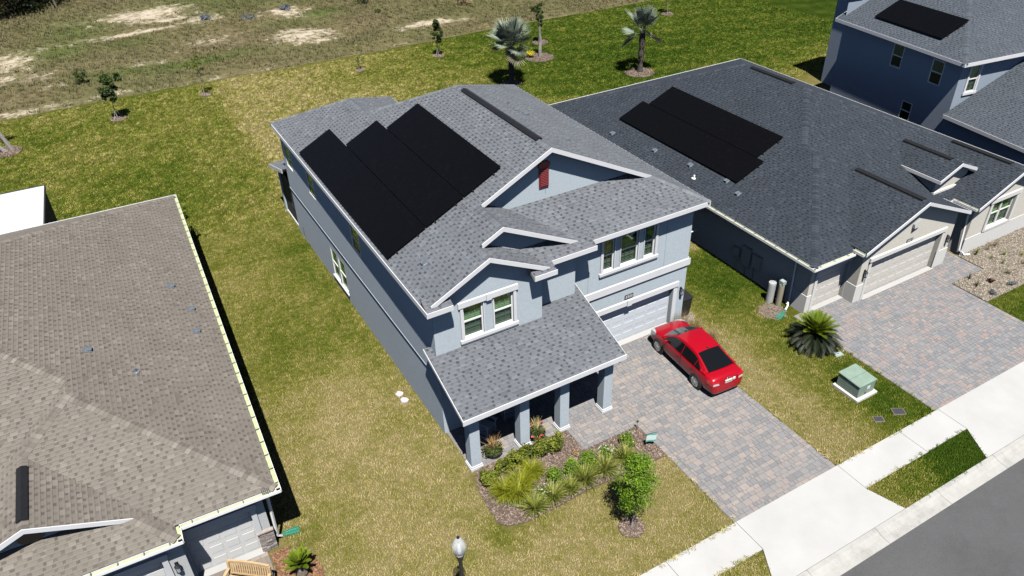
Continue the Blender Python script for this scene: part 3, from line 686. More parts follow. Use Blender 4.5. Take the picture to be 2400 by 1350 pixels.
def vent_strip(parent, p, q, wA=0.14, h=0.05):
    """black ridge vent lying on the ridge"""
    p, q = Vector(p), Vector(q); d = (q - p).normalized(); lat = Vector((-d.y, d.x, 0)); mb = MB(); dz = Vector((0, 0, 1))
    s = lambda c: [c + lat * wA - dz * .03, c + lat * wA + dz * .015, c + dz * (h + .02), c - lat * wA + dz * .015, c - lat * wA - dz * .03]
    mb.hexa(s(p), s(q)); return build('ridge_vent', mb, 'black_metal', parent)
def roof_vent(parent, pl, x, y, kind=0):
    z = pl.z(x, y); mb = MB(); up = Vector((-pl.n.x, -pl.n.y, pl.s)).normalized()
    if kind == 0:   # metal gooseneck hood on a flashing plate
        t3 = Vector((pl.t.x, pl.t.y, 0)); nr = t3.cross(up); nr = nr if nr.z > 0 else -nr; c = Vector((x, y, z)) + nr * .018
        mb.hexa([c - t3 * .14 - up * .14, c + t3 * .14 - up * .14, c + t3 * .14 + up * .14, c - t3 * .14 + up * .14], [p + nr * .006 for p in (c - t3 * .14 - up * .14, c + t3 * .14 - up * .14, c + t3 * .14 + up * .14, c - t3 * .14 + up * .14)])
        mb.hexa([c - t3 * .09 - up * .10, c + t3 * .09 - up * .10, c + t3 * .08 + up * .08, c - t3 * .08 + up * .08], [c - t3 * .09 - up * .12 + nr * .10, c + t3 * .09 - up * .12 + nr * .10, c + t3 * .05 + up * .03 + nr * .11, c - t3 * .05 + up * .03 + nr * .11])
        build('roof_vent', mb, 'galvanised', parent)
    else:
        mb.lathe([(.13, -.02), (.13, .012), (.05, .03), (.045, .16)], (x, y, z), 10); build('vent_pipe', mb, 'galvanised' if kind == 1 else 'white_vinyl', parent)
# ------------------------------------------------------------------ house parts
def wall_panel(mb, p, q, z0, z1, holes=(), depth=0.16, out=None):
    """stucco face from p to q (plan), with rectangular openings (s0,s1,z0,z1) and their reveals; out = outward normal"""
    p, q = Vector(p), Vector(q); L = (q - p).length; d = (q - p) / L; o = Vector(out).normalized()
    P3 = lambda s, z, k=0.0: (p.x + d.x * s - o.x * k, p.y + d.y * s - o.y * k, z)
    ss = sorted({0.0, L, *[h[0] for h in holes], *[h[1] for h in holes]}); zs = sorted({z0, z1, *[h[2] for h in holes], *[h[3] for h in holes]})
    for i in range(len(ss) - 1):
        for j in range(len(zs) - 1):
            cs, cz = (ss[i] + ss[i + 1]) / 2, (zs[j] + zs[j + 1]) / 2
            if any(h[0] < cs < h[1] and h[2] < cz < h[3] for h in holes): continue
            mb.face([P3(ss[i], zs[j]), P3(ss[i + 1], zs[j]), P3(ss[i + 1], zs[j + 1]), P3(ss[i], zs[j + 1])])
    for (a, b, c, e) in holes:
        mb.face([P3(a, c), P3(a, e), P3(a, e, depth), P3(a, c, depth)]); mb.face([P3(b, c), P3(b, e), P3(b, e, depth), P3(b, c, depth)])
        mb.face([P3(a, c), P3(b, c), P3(b, c, depth), P3(a, c, depth)]); mb.face([P3(a, e), P3(b, e), P3(b, e, depth), P3(a, e, depth)])
class Frame:
    """wall-aligned frame: s along the wall, d outwards, z up"""
    def __init__(s, p, q, out):
        s.p = Vector(p); s.d = (Vector(q) - s.p).normalized(); s.o = Vector(out).normalized()
        s.M = Matrix(((s.d.x, s.o.x, 0, s.p.x), (s.d.y, s.o.y, 0, s.p.y), (0, 0, 1, 0), (0, 0, 0, 1)))
    def box(s, mb, s0, s1, d0, d1, z0, z1): mb.box(s0, s1, d0, d1, z0, z1, s.M)
    def pt(s, a, d, z): return s.M @ Vector((a, d, z))
def window(parent, fr, s0, s1, z0, z1, inset=0.07, grid=(3, 2), blinds=True, lower_dark=True, frame='white_vinyl', name='window'):
    """single-hung window: frame, meeting rail, two panes, grille bars, blind"""
    mb = MB(); w = 0.05; zm = (z0 + z1) / 2; D = -inset
    for (a, b, c, e) in ((s0, s0 + w, z0, z1), (s1 - w, s1, z0, z1), (s0 + w, s1 - w, z0, z0 + w), (s0 + w, s1 - w, z1 - w, z1)): fr.box(mb, a, b, D - .04, D + .03, c, e)
    fr.box(mb, s0 + w, s1 - w, D - .025, D + .02, zm - .03, zm + .03)
    o = build(name, mb, frame, parent)
    for (c, e, dd, mat) in ((zm + .03, z1 - w, D - .002, 'pane_glass'), (z0 + w, zm - .03, D - .014, 'screen_glass' if lower_dark else 'pane_glass')):
        mb = MB(); mb.face([fr.pt(s0 + w, dd, c), fr.pt(s1 - w, dd, c), fr.pt(s1 - w, dd, e), fr.pt(s0 + w, dd, e)]); build('pane', mb, mat, o)
    if grid:
        mb = MB(); g = .011
        for (c, e, dd) in ((zm + .03, z1 - w, D - .02), (z0 + w, zm - .03, D - .032)):
            for k in range(1, grid[0]):
                s = s0 + w + (s1 - s0 - 2 * w) * k / grid[0]; fr.box(mb, s - g, s + g, dd - .006, dd, c, e)
            for k in range(1, grid[1]):
                z = c + (e - c) * k / grid[1]; fr.box(mb, s0 + w, s1 - w, dd - .0065, dd - .0005, z - g, z + g)
        build('grille', mb, frame, o)
    if blinds:
        mb = MB(); z = z0 + .05; top = z1 - .05 if blinds is True else z0 + (z1 - z0) * blinds
        while z < top:
            a, b = s0 + w + .01, s1 - w - .01
            mb.hexa([fr.pt(a, D - .10, z + .04), fr.pt(b, D - .10, z + .04), fr.pt(b, D - .065, z), fr.pt(a, D - .065, z)], [fr.pt(a, D - .10, z + .043), fr.pt(b, D - .10, z + .043), fr.pt(b, D - .065, z + .003), fr.pt(a, D - .065, z + .003)]); z += 0.075
        build('blind', mb, 'blind_slat', o, kind='stuff')
    mb = MB(); fr.box(mb, s0 - .05, s1 + .05, D - .75, D - .70, z0 - .1, z1 + .1); build('room_back', mb, 'interior_dark', o)
    return o
def garage_door(parent, fr, s0, s1, z1, inset, mat, cols, rows=4):
    mb = MB(); h = z1 / rows
    for r_ in range(rows): fr.box(mb, s0, s1, -inset - .05, -inset, r_ * h + .006, (r_ + 1) * h - .006)
    fr.box(mb, s0, s1, -inset - .06, -inset - .012, 0.0, z1)
    o = build('garage_door', mb, mat, parent); cw = (s1 - s0) / cols; me = None
    for r_ in range(rows):
        for c in range(cols):
            if me is None:
                m_ = MB(); w, hh, t = cw * .78, h * .62, .008
                m_.hexa([(0, 0, 0), (w, 0, 0), (w, 0, hh), (0, 0, hh)], [(.012, t, .012), (w - .012, t, .012), (w - .012, t, hh - .012), (.012, t, hh - .012)]); m_.f.pop(0)
                me = bpy.data.meshes.new('panel'); me.from_pydata(m_.v, [], m_.f); me.materials.append(MATS[mat])
            link_mesh('panel', me, fr.M @ Matrix.Translation((s0 + cw * (c + .11), -inset + .001, r_ * h + h * .19)), o)
    return o
def lantern(parent, fr, s, z):
    mb = MB(); c = fr.pt(s, .09, z)
    fr.box(mb, s - .05, s + .05, 0, .02, z + .02, z + .2); fr.box(mb, s - .012, s + .012, .02, .10, z + .16, z + .18)
    mb.lathe([(.09, .10), (.03, .16), (.015, .19)], c, 8); mb.lathe([(.075, -.15), (.075, -.13)], c, 8)
    for k in range(4):
        a = math.pi / 4 + k * math.pi / 2; mb.tube([c + Vector((.07 * math.cos(a), .07 * math.sin(a), -.14)), c + Vector((.085 * math.cos(a), .085 * math.sin(a), .10))], .008, 5)
    o = build('wall_lantern', mb, 'black_metal', parent)
    mb = MB(); mb.lathe([(.055, -.12), (.068, .09)], c, 8); build('lamp_glass', mb, 'screen_pale', o)
plain('screen_pale', (0.34, 0.38, 0.42), 0.2, 0.05, 8)
FONT = {'2': '111001111100111', '3': '111001111001111', '7': '111001001001001', '1': '010110010010111', '0': '111101101101111', '9': '111101111001111', '5': '111100111001111'}
def number_plate(parent, fr, s0, s1, z0, z1, text):
    mb = MB(); fr.box(mb, s0, s1, .002, .022, z0, z1); o = build('house_number', mb, 'black_metal', parent)
    w = (s1 - s0) / (len(text) + .6)
    for k, ch in enumerate(text):
        m_ = MB(); a = s0 + w * (k + .48); u = w * .62 / 3; vz = (z1 - z0) * .66 / 5; zb = z1 - (z1 - z0) * .17
        for i, bit in enumerate(FONT[ch]):
            if bit == '1': fr.box(m_, a + (i % 3) * u, a + (i % 3 + 1) * u, .0225, .027, zb - (i // 3 + 1) * vz, zb - (i // 3) * vz)
        build('digit', m_, 'white_paint', o)
def downspout(parent, pts, mat='white_vinyl', w=.045):
    mb = MB(); mb.tube(pts, w, 4); return build('downspout', mb, mat, parent)
def solar_row(label, pl, a0, a1, b0, b1, n, z_off=0.12, name='solar_panel_row', group='rooftop solar panels', skirt=True):
    """row of black modules lying parallel to a roof plane; a along the eave, b up the plan"""
    c2 = pl.xy((a0 + a1) / 2, (b0 + b1) / 2); t = thing(name, label, 'solar panel', (c2.x, c2.y, pl.z(c2.x, c2.y)), 0, group)
    up = Vector((-pl.n.x, -pl.n.y, pl.s)).normalized(); t3 = Vector((pl.t.x, pl.t.y, 0)); nr = t3.cross(up); nr = nr if nr.z > 0 else -nr
    def P(a, b, h): q = pl.xy(a, b); return Vector((q.x, q.y, pl.z(q.x, q.y))) + nr * h
    st = (a1 - a0) / n
    for k in range(n):
        x0, x1 = a0 + st * k + .002, a0 + st * (k + 1) - .002; mb = MB(); mb.cur = 0
        ring = [(x0, b0), (x1, b0), (x1, b1), (x0, b1)]
        mb.hexa([P(a, b, z_off - .035) for a, b in ring], [P(a, b, z_off) for a, b in ring]); o = build('module', mb, 'solar_frame', t)
        f = .008; ring = [(x0 + f, b0 + f), (x1 - f, b0 + f), (x1 - f, b1 - f), (x0 + f, b1 - f)]
        mb = MB(); mb.hexa([P(a, b, z_off - .004) for a, b in ring], [P(a, b, z_off + .0015) for a, b in ring]); build('cell_glass', mb, 'solar_glass', o)
    for bb in (b0 + (b1 - b0) * .22, b0 + (b1 - b0) * .78):
        mb = MB(); ring = [(a0 - .07, bb - .02), (a1 + .07, bb - .02), (a1 + .07, bb + .02), (a0 - .07, bb + .02)]
        mb.hexa([P(a, b, z_off - .08) for a, b in ring], [P(a, b, z_off - .037) for a, b in ring]); rl = build('rail', mb, 'black_metal', t)
        n_f = max(2, int((a1 - a0) / 1.8)); mbf = MB()
        for k in range(n_f):
            a = a0 + (a1 - a0) * (k + .5) / n_f; ring = [(a - .03, bb - .05), (a + .03, bb - .05), (a + .03, bb + .05), (a - .03, bb + .05)]
            mbf.hexa([P(x, y, 0.0) for x, y in ring], [P(x, y, z_off - .081) for x, y in ring])
        build('feet', mbf, 'black_metal', rl)
    if skirt:
        mb = MB(); ring = [(a0, b0 - .03), (a1, b0 - .03), (a1, b0 - .004), (a0, b0 - .004)]
        mb.hexa([P(a, b, .02) for a, b in ring], [P(a, b, z_off) for a, b in ring]); build('skirt', mb, 'solar_frame', t)
    return t
plain('solar_frame', (0.004, 0.004, 0.0045), 0.5, 0.1, 5, spec=0.1)
plain('joint_grey', (0.25, 0.29, 0.32), 0.9, 0.05, 3)
plain('white_trim_grey', (0.50, 0.52, 0.54), 0.6, 0.04, 3)
# ------------------------------------------------------------------ the blue two-storey house
mh = thing('two_storey_house', 'light blue-grey two-storey house with grey shingle roof and white-trimmed front porch', 'house', (13.4, 27.5, 0))
E0, S = 5.98, 0.5
XB = lambda y: 7.48 - 0.15 * (y - 19.1) / 17.5
PL = dict(
    L=Plane((-1, 0), (7.1, 0), E0, S, [[(7.1, 18.74), (9.5, 18.74), (9.5, 34.66), (7.1, 37.06)], [(9.5, 19.52), (10.28, 19.52), (10.28, 33.88), (9.5, 34.66)], [(10.28, 19.52), (10.45, 19.52), (10.45, 31.65), (10.28, 31.82)], [(10.45, 21.2), (13.4, 21.2), (13.4, 28.7), (10.45, 31.65)]]),
    R=Plane((1, 0), (19.7, 0), E0, S, [[(13.4, 21.2), (18.02, 21.2), (18.02, 33.32), (13.4, 28.7)], [(18.02, 21.2), (19.7, 19.52), (19.7, 35.0), (18.02, 33.32)]]),
    B=Plane((0, 1), (0, 35.0), E0, S, [[(13.4, 28.7), (19.7, 35.0), (13.43, 35.0), (10.28, 31.82)]]),
    XR=Plane((1, 0), (13.43, 0), E0, S, [[(10.265, 31.83), (13.43, 35.0), (13.43, 37.06), (10.265, 33.9)]]),
    XB=Plane((0, 1), (0, 37.06), E0, S, [[(10.265, 33.9), (13.43, 37.06), (7.1, 37.06)]]),
    S1=Plane((0, -1), (0, 19.52), E0, S, [[(13.8, 19.52), (19.7, 19.52), (17.67, 21.55), (11.77, 21.55)]]),
    D=Plane((1, 0), (10.45, 0), 7.655, S, [[(10.45, 19.52), (13.8, 19.52), (11.77, 21.55), (10.45, 21.55)]]),
    S2=Plane((0, -1), (0, 19.15), E0, S, [[(11.9, 19.15), (14.02, 19.15), (14.02, 19.88), (11.17, 19.88)]]),
    BR=Plane((1, 0), (9.5, 0), 7.18, S, [[(9.5, 18.74), (11.78, 18.74), (11.78, 19.27), (11.17, 19.88), (9.5, 19.88)]]),
    RL=Plane((0, -1), (0, 18.60), E0 - .01, S, [[(7.1, 18.60), (8.02, 18.60), (8.02, 19.08), (7.1, 19.08)]]),
    RR=Plane((0, -1), (0, 18.60), E0 - .01, S, [[(11.1, 18.60), (11.98, 18.60), (11.98, 19.14), (11.1, 19.08)]]),
    P=Plane((0, -1), (0, 16.6), 2.89, 0.338, [[(7.17, 16.6), (13.65, 16.6), (13.65, 19.08), (7.17, 19.08)], [(11.70, 19.08), (13.65, 19.08), (13.65, 19.53), (11.70, 19.53)], [(13.42, 19.53), (13.65, 19.53), (13.65, 19.93), (13.42, 19.93)], [(7.17, 19.08), (7.44, 19.08), (7.44, 19.5), (7.17, 19.5)]]),
    LN=Plane((0, 1), (0, 39.67), 2.75, 0.29, [[(7.08, 36.62), (13.3, 36.62), (13.3, 39.67), (7.08, 39.67)]]),
)
mb = MB()
for k, pl in PL.items(): deck(mb, pl)
roof = build('roof', mb, 'shingle_deck' if False else 'black_metal', mh)
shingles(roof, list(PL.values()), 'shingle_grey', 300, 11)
z = lambda k, x, y: PL[k].z(x, y)
pt = lambda k, x, y: (x, y, z(k, x, y))
for (a, b, A, B_) in (((13.4, 21.2), (13.4, 28.7), 'L', 'R'), ((19.7, 19.52), (18.02, 21.2), 'R', 'S1'), ((19.7, 35), (13.4, 28.7), 'R', 'B'), ((10.28, 31.82), (13.4, 28.7), 'L', 'B'),
                    ((10.265, 31.83), (10.265, 33.9), 'L', 'XR'), ((7.1, 37.06), (10.265, 33.9), 'L', 'XB'), ((13.43, 37.06), (10.265, 33.9), 'XR', 'XB'), ((10.45, 19.52), (10.45, 21.3), 'L', 'D'), ((9.5, 18.74), (9.5, 19.6), 'L', 'BR')):
    caps(roof, pt(A, *a), pt(A, *b), PL[A], PL[B_], 'shingle_grey')
vent_strip(roof, (13.4, 28.05, 9.15), (13.4, 22.05, 9.15))
for x, y, k in ((8.02, 20.7, 0),): roof_vent(roof, PL['L'], x, y, k)
for x, y, k in ((15.3, 27.7, 1), (15.2, 26.9, 0), (15.5, 26.6, 0), (15.6, 23.6, 0)): roof_vent(roof, PL['R'], x, y, k)
# fascia boards and rakes
mb = MB(); FH = 0.19
bd = lambda p, q, out, h=FH, th=.03: mb.board(p, q, h, th, out)
e = lambda x, y: (x, y, E0 - .005)
bd(e(13.95, 19.52), e(19.73, 19.52), (0, -1)); bd(e(11.95, 19.15), e(14.05, 19.15), (0, -1)); pass
bd(e(19.7, 19.49), e(19.7, 35.03), (1, 0)); bd(e(7.1, 18.6), e(7.1, 37.09), (-1, 0)); bd(e(7.1, 37.06), e(13.46, 37.06), (0, 1)); bd(e(13.43, 35.0), e(19.73, 35.0), (0, 1)); bd(e(13.43, 35.03), e(13.43, 37.06), (1, 0))
bd((7.07, 18.6, E0 - .015), (8.02, 18.6, E0 - .015), (0, -1)); bd((11.1, 18.6, E0 - .015), (12.01, 18.6, E0 - .015), (0, -1))
pass
def rake(k1, k2, xa, xm, xb, y, h=.17):
    for (k, x0, x1) in ((k1, xa, xm), (k2, xm, xb)):
        bd((x0, y, z(k, x0, y) + .015), (x1, y, z(k, x1, y) + .015), (0, -1), h, .03)
rake('L', 'BR', 7.30, 9.5, 11.78, 18.74); rake('L', 'D', 9.62, 10.45, 13.57, 19.52); rake('L', 'R', 10.52, 13.4, 18.02, 21.2)
build('fascia', mb, 'white_paint', mh)
mb = MB(); bd((14.02, 19.15, E0 - .02), (14.02, 19.62, E0 + .20), (1, 0), .2, .012); bd((8.02, 18.60, E0 - .03), (8.02, 19.08, E0 + .2), (1, 0), .17, .012); bd((11.1, 18.60, E0 - .03), (11.1, 19.08, E0 + .2), (-1, 0), .17, .012); bd((11.98, 18.60, E0 - .03), (11.98, 19.12, E0 + .22), (1, 0), .17, .012); build('step_flashing', mb, 'box_grey', mh)
mb = MB()   # soffits
mb.box(13.95, 19.68, 19.54, 19.94, E0 - .20, E0 - .185); mb.box(7.12, 7.44, 19.0, 37.04, E0 - .20, E0 - .185); mb.box(19.31, 19.68, 19.95, 34.98, E0 - .20, E0 - .185); mb.box(11.7, 14.0, 19.17, 19.54, E0 - .202, E0 - .187); mb.box(7.12, 8.0, 18.62, 19.09, E0 - .204, E0 - .189); mb.box(11.12, 11.96, 18.62, 19.09, E0 - .204, E0 - .189)
build('soffit', mb, 'white_paint', mh)
# porch trim
mb = MB(); pz = 2.885
bd((7.14, 16.6, pz), (13.68, 16.6, pz), (0, -1), .2, .035); bd((7.17, 16.6, pz), (7.17, 19.5, z('P', 7.17, 19.5)), (-1, 0), .13, .02); bd((13.65, 16.6, pz), (13.65, 19.93, z('P', 13.65, 19.93)), (1, 0), .13, .02)
mb.box(7.45, 13.5, 16.98, 17.3, 2.42, 2.74)
build('porch_fascia', mb, 'white_paint', mh)
mb = MB(); mb.face([(7.5, 16.62, 2.69), (13.48, 16.62, 2.69), (13.48, 19.5, 2.69), (7.5, 19.5, 2.69)]); build('porch_ceiling', mb, 'white_paint', mh)
mb = MB(); bd((7.08, 39.67, 2.74), (13.3, 39.67, 2.74), (0, 1)); bd((7.08, 36.62, 3.62), (7.08, 39.69, 2.74), (-1, 0), .2); build('lanai_fascia', mb, 'white_paint', mh)
# walls: first floor and framed upper floor that overhangs it slightly
GY = 19.95; LZ = 2.62
gar = (13.85, 18.66)
mb = MB()
wall_panel(mb, (13.4, GY), (19.3, GY), 0, 5.85, [(gar[0] - 13.4, gar[1] - 13.4, 0, 2.02), (14.93 - 13.4, 15.46 - 13.4, 4.03, 5.44), (15.76 - 13.4, 16.6 - 13.4, 4.03, 5.44), (16.9 - 13.4, 17.43 - 13.4, 4.03, 5.44)], .2, (0, -1))
wall_panel(mb, (11.69, 19.55), (13.4, 19.55), 2.4, 5.85, [], .1, (0, -1)); mb.face([(13.4, 19.55, 0), (13.4, 19.95, 0), (13.4, 19.95, 5.85), (13.4, 19.55, 5.85)])
wall_panel(mb, (13.4, 20.6), (13.4, 19.55), 0, 2.7, [], .1, (-1, 0))
wall_panel(mb, (7.45, 19.1), (11.69, 19.1), 2.4, 5.88, [(8.56 - 7.45, 9.33 - 7.45, 4.0, 5.36), (9.74 - 7.45, 10.51 - 7.45, 4.0, 5.36)], .15, (0, -1))
mb.face([(7.45, 19.1, 5.88), (11.69, 19.1, 5.88), (11.69, 19.1, 6.02), (9.5, 19.1, 7.10), (7.45, 19.1, 6.10)])
mb.face([(11.69, 19.1, 2.4), (11.69, 19.55, 2.4), (11.69, 19.55, 6.0), (11.69, 19.1, 6.0)])
mb.face([(9.7, 19.88, 7.0), (11.17, 19.88, 6.2), (13.7, 19.88, 6.0), (13.5, 19.88, 6.12), (10.45, 19.88, 7.58), (9.7, 19.88, 7.2)])
mb.face([(10.5, 21.57, 7.0), (18.2, 21.57, 6.5), (18.2, 21.57, 6.65), (13.4, 21.57, 9.05), (10.5, 21.57, 7.62)])
# left wall
def lw(z0, z1, holes, dx): wall_panel(mb, (XB(36.6) + dx, 36.6), (XB(19.1) + dx, 19.1), z0, z1, holes, .14, (-1, 0))
yw = lambda y0, y1, a, b: (36.6 - y1, 36.6 - y0, a, b)
lw(LZ, 5.85, [yw(35.15, 36.15, 4.0, 5.2), yw(31.7, 32.65, 4.0, 5.2), yw(26.0, 26.95, 4.0, 5.2)], -.035)
lw(0, LZ, [yw(28.95, 29.85, .45, 2.05), yw(30.0, 30.9, .45, 2.05)], 0)
mb.face([(XB(36.6), 36.6, LZ), (XB(19.1), 19.1, LZ), (XB(19.1) - .035, 19.1, LZ), (XB(36.6) - .035, 36.6, LZ)])
wall_panel(mb, (7.48, 19.1), (12.2, 19.1), 0, 2.75, [(1.0, 2.6, .6, 2.1)], .15, (0, -1)); wall_panel(mb, (12.2, 19.1), (12.2, 20.6), 0, 2.75, [], .1, (1, 0)); wall_panel(mb, (12.2, 20.6), (13.4, 20.6), 0, 2.75, [(.15, 1.05, 0, 2.1)], .1, (0, -1))
wall_panel(mb, (19.3, 19.95), (19.3, 34.65), 0, 5.85, [], .1, (1, 0)); wall_panel(mb, (19.3, 34.65), (13.1, 34.65), 0, 5.85, [], .1, (0, 1)); wall_panel(mb, (13.1, 34.65), (13.1, 36.6), 0, 5.85, [], .1, (1, 0)); wall_panel(mb, (13.1, 36.6), (XB(36.6), 36.6), 0, 5.85, [], .1, (0, 1))
for x in (7.47, 13.5): mb.face([(x, 16.7, 2.45), (x, 19.1, 2.45), (x, 19.1, 3.6), (x, 16.7, 2.80)])
build('wall', mb, 'stucco_blue', mh)
mb = MB()   # drip line under the upper floor, control joints
mb.hexa([(XB(36.6) - .05, 36.62, LZ - .03), (XB(36.6) - .0, 36.62, LZ - .03), (7.48, 19.08, LZ - .03), (7.43, 19.08, LZ - .03)], [(XB(36.6) - .05, 36.62, LZ + .002), (XB(36.6) - .0, 36.62, LZ + .002), (7.48, 19.08, LZ + .002), (7.43, 19.08, LZ + .002)])
build('drip_edge', mb, 'stucco_blue', mh)
fg = Frame((13.4, GY), (19.3, GY), (0, -1)); f2 = Frame((7.45, 19.1), (11.69, 19.1), (0, -1)); fl = Frame((XB(36.6) - .035, 36.6), (XB(19.1) - .035, 19.1), (-1, 0)); fl1 = Frame((XB(36.6), 36.6), (XB(19.1), 19.1), (-1, 0))
for fr, s, z0, z1 in ((fg, 14.28 - 13.4, 3.27, 5.8), (fg, 18.0 - 13.4, 3.27, 5.8)):
    mb = MB(); fr.box(mb, s - .007, s + .007, -.005, .004, z0, z1); build('control_joint', mb, 'joint_grey', mh)
mb = MB(); mb.box(13.36, 13.374, 21.56, 21.575, 7.2, 8.3); build('control_joint', mb, 'joint_grey', mh)
# white band, window surrounds
mb = MB(); fg.box(mb, .26, 5.98, .001, .075, 2.94, 3.25); mb.box(19.3, 19.375, 19.9, 20.25, 2.94, 3.25); build('band', mb, 'white_paint', mh)
def surround(fr, s0, s1, z0, z1, head=.2, side=.11, sill=.12, key=None, mat='white_paint', headmat=None, mull=(), nm='window_trim'):
    mb = MB(); fr.box(mb, s0 - side, s0, .001, .05, z0, z1); fr.box(mb, s1, s1 + side, .001, .05, z0, z1)
    fr.box(mb, s0 - side - .06, s1 + side + .06, .001, .09, z0 - sill, z0 - .001); fr.box(mb, s0 - side - .02, s1 + side + .02, .001, .065, z0 - sill - .06, z0 - sill - .001)
    o = build(nm, mb, mat, mh)
    mb = MB(); fr.box(mb, s0 - side - .07, s1 + side + .07, .001, .075, z1 + .001, z1 + head)
    if key is not None: fr.box(mb, key - .1, key + .1, .076, .11, z1 - .015, z1 + head + .03)
    build('header', mb, headmat or mat, o)
    for a, b in mull:
        mb = MB(); fr.box(mb, a, a + .035, .001, .03, z0, z1); fr.box(mb, b - .035, b, .001, .03, z0, z1); build('mullion_trim', mb, mat, o)
surround(f2, 8.56 - 7.45, 10.51 - 7.45, 4.0, 5.36, .22, key=9.535 - 7.45, mull=[(9.33 - 7.45, 9.74 - 7.45)])
surround(fg, 14.93 - 13.4, 17.43 - 13.4, 4.03, 5.44, .2, key=16.18 - 13.4, headmat='stucco_blue', mull=[(15.46 - 13.4, 15.76 - 13.4), (16.6 - 13.4, 16.9 - 13.4)])
for a, b in ((8.56, 9.33), (9.74, 10.51)): window(mh, f2, a - 7.45, b - 7.45, 4.0, 5.36)
for a, b, g in ((14.93, 15.46, (2, 2)), (15.76, 16.6, (3, 2)), (16.9, 17.43, (2, 2))): window(mh, fg, a - 13.4, b - 13.4, 4.03, 5.44, grid=g, blinds=.78)
for y0, y1 in ((35.15, 36.15), (31.7, 32.65), (26.0, 26.95)): window(mh, fl, 36.6 - y1, 36.6 - y0, 4.0, 5.2, inset=.03, grid=(2, 2), blinds=False)
for y0, y1 in ((28.95, 29.85), (30.0, 30.9)):
    window(mh, fl1, 36.6 - y1, 36.6 - y0, .45, 2.05, inset=.03, grid=(2, 2), blinds=False)
    mb = MB(); fl1.box(mb, 36.6 - y1 - .06, 36.6 - y0 + .06, .001, .06, .37, .449); build('sill', mb, 'white_paint', mh)
# shutter vent in the gable
fs = Frame((10.5, 21.57), (18.2, 21.57), (0, -1)); s0 = 13.28 - 10.5
mb = MB(); fs.box(mb, s0 - .20, s0 + .20, .002, .05, 7.48, 8.3); fs.box(mb, s0 - .24, s0 + .24, .002, .07, 8.301, 8.45); fs.box(mb, s0 - .15, s0 + .15, .002, .075, 8.451, 8.52)
sh = build('gable_shutter', mb, 'maroon_paint', mh); me = None
for k in range(11):
    m_ = MB(); zz = 7.56 + k * .065; m_.hexa([fs.pt(s0 - .15, .051, zz), fs.pt(s0 + .15, .051, zz), fs.pt(s0 + .15, .075, zz - .01), fs.pt(s0 - .15, .075, zz - .01)], [fs.pt(s0 - .15, .051, zz + .045), fs.pt(s0 + .15, .051, zz + .045), fs.pt(s0 + .15, .08, zz + .004), fs.pt(s0 - .15, .08, zz + .004)]); build('slat', m_, 'maroon_paint', sh)
# garage
garage_door(mh, fg, gar[0] - 13.4, gar[1] - 13.4, 2.02, .19, 'garage_white', 8)
mb = MB(); fg.box(mb, gar[1] - 13.4, gar[1] - 13.4 + .2, .001, .05, .05, 2.02); fg.box(mb, gar[0] - 13.4 - .2, gar[0] - 13.4, .001, .05, .05, 2.02); fg.box(mb, gar[0] - 13.62, gar[1] - 13.4 + .24, .001, .085, 2.021, 2.25); fg.box(mb, 16.2 - 13.4, 16.42 - 13.4, .0855, .12, 2.0, 2.285)
build('garage_trim', mb, 'white_paint', mh)
mb = MB(); mb.hexa([(13.8, 19.86, .0), (18.9, 19.86, .0), (18.9, 20.2, .0), (13.8, 20.2, .0)], [(13.8, 19.86, .036), (18.9, 19.86, .036), (18.9, 20.14, .05), (13.8, 20.14, .05)]); build('apron', mb, 'walk_concrete', mh)
lantern(mh, fg, 19.08 - 13.4, 1.66)
number_plate(mh, fg, 16.11 - 13.4, 16.53 - 13.4, 2.32, 2.51, '2323')
# porch columns
for x in (7.46, 9.43, 11.09, 13.0):
    mb = MB(); y = 16.93; mb.box(x + .05, x + .43, y + .05, y + .43, .03, 2.45); o = build('column', mb, 'stucco_blue', mh)
    mb = MB(); mb.box(x, x + .48, y, y + .48, .0, .12); mb.box(x + .02, x + .46, y + .02, y + .46, .121, .19); build('column_base', mb, 'white_paint', o)
    mb = MB(); mb.box(x + .02, x + .46, y + .02, y + .46, 2.36, 2.419); build('column_cap', mb, 'stucco_blue', o)
mb = MB(); mb.box(12.36, 13.24, 20.68, 20.72, 0, 2.1); o = build('front_door', mb, 'maroon_paint', mh); mb = MB(); mb.box(12.42, 12.46, 20.60, 20.679, .95, 1.1); build('handle', mb, 'galvanised', o)
# rear lanai: post, screen, kick plate
mb = MB(); mb.box(7.36, 7.62, 39.1, 39.36, 0, 2.6); build('lanai_post', mb, 'stucco_blue', mh)
mb = MB(); mb.face([(7.44, 36.62, .12), (7.44, 39.1, .12), (7.44, 39.1, 2.6), (7.44, 36.62, 2.6)]); mb.face([(7.6, 39.3, .12), (13.1, 39.3, .12), (13.1, 39.3, 2.6), (7.6, 39.3, 2.6)]); mb.face([(13.1, 36.62, .1), (13.1, 39.3, .1), (13.1, 39.3, 2.6), (13.1, 36.62, 2.6)]); build('lanai_screen', mb, 'screen_mesh', mh)
mb = MB(); mb.box(7.40, 7.47, 36.62, 39.1, .0, .12); build('kick_plate', mb, 'white_paint', mh); mb = MB(); mb.box(7.42, 7.46, 36.62, 39.1, 1.0, 1.04); build('screen_rail', mb, 'cover_black', mh)
mb = MB(); mb.box(XB(35.6) - .03, XB(35.6), 35.55, 35.62, .25, .75); build('hose_bib', mb, 'galvanised', mh)
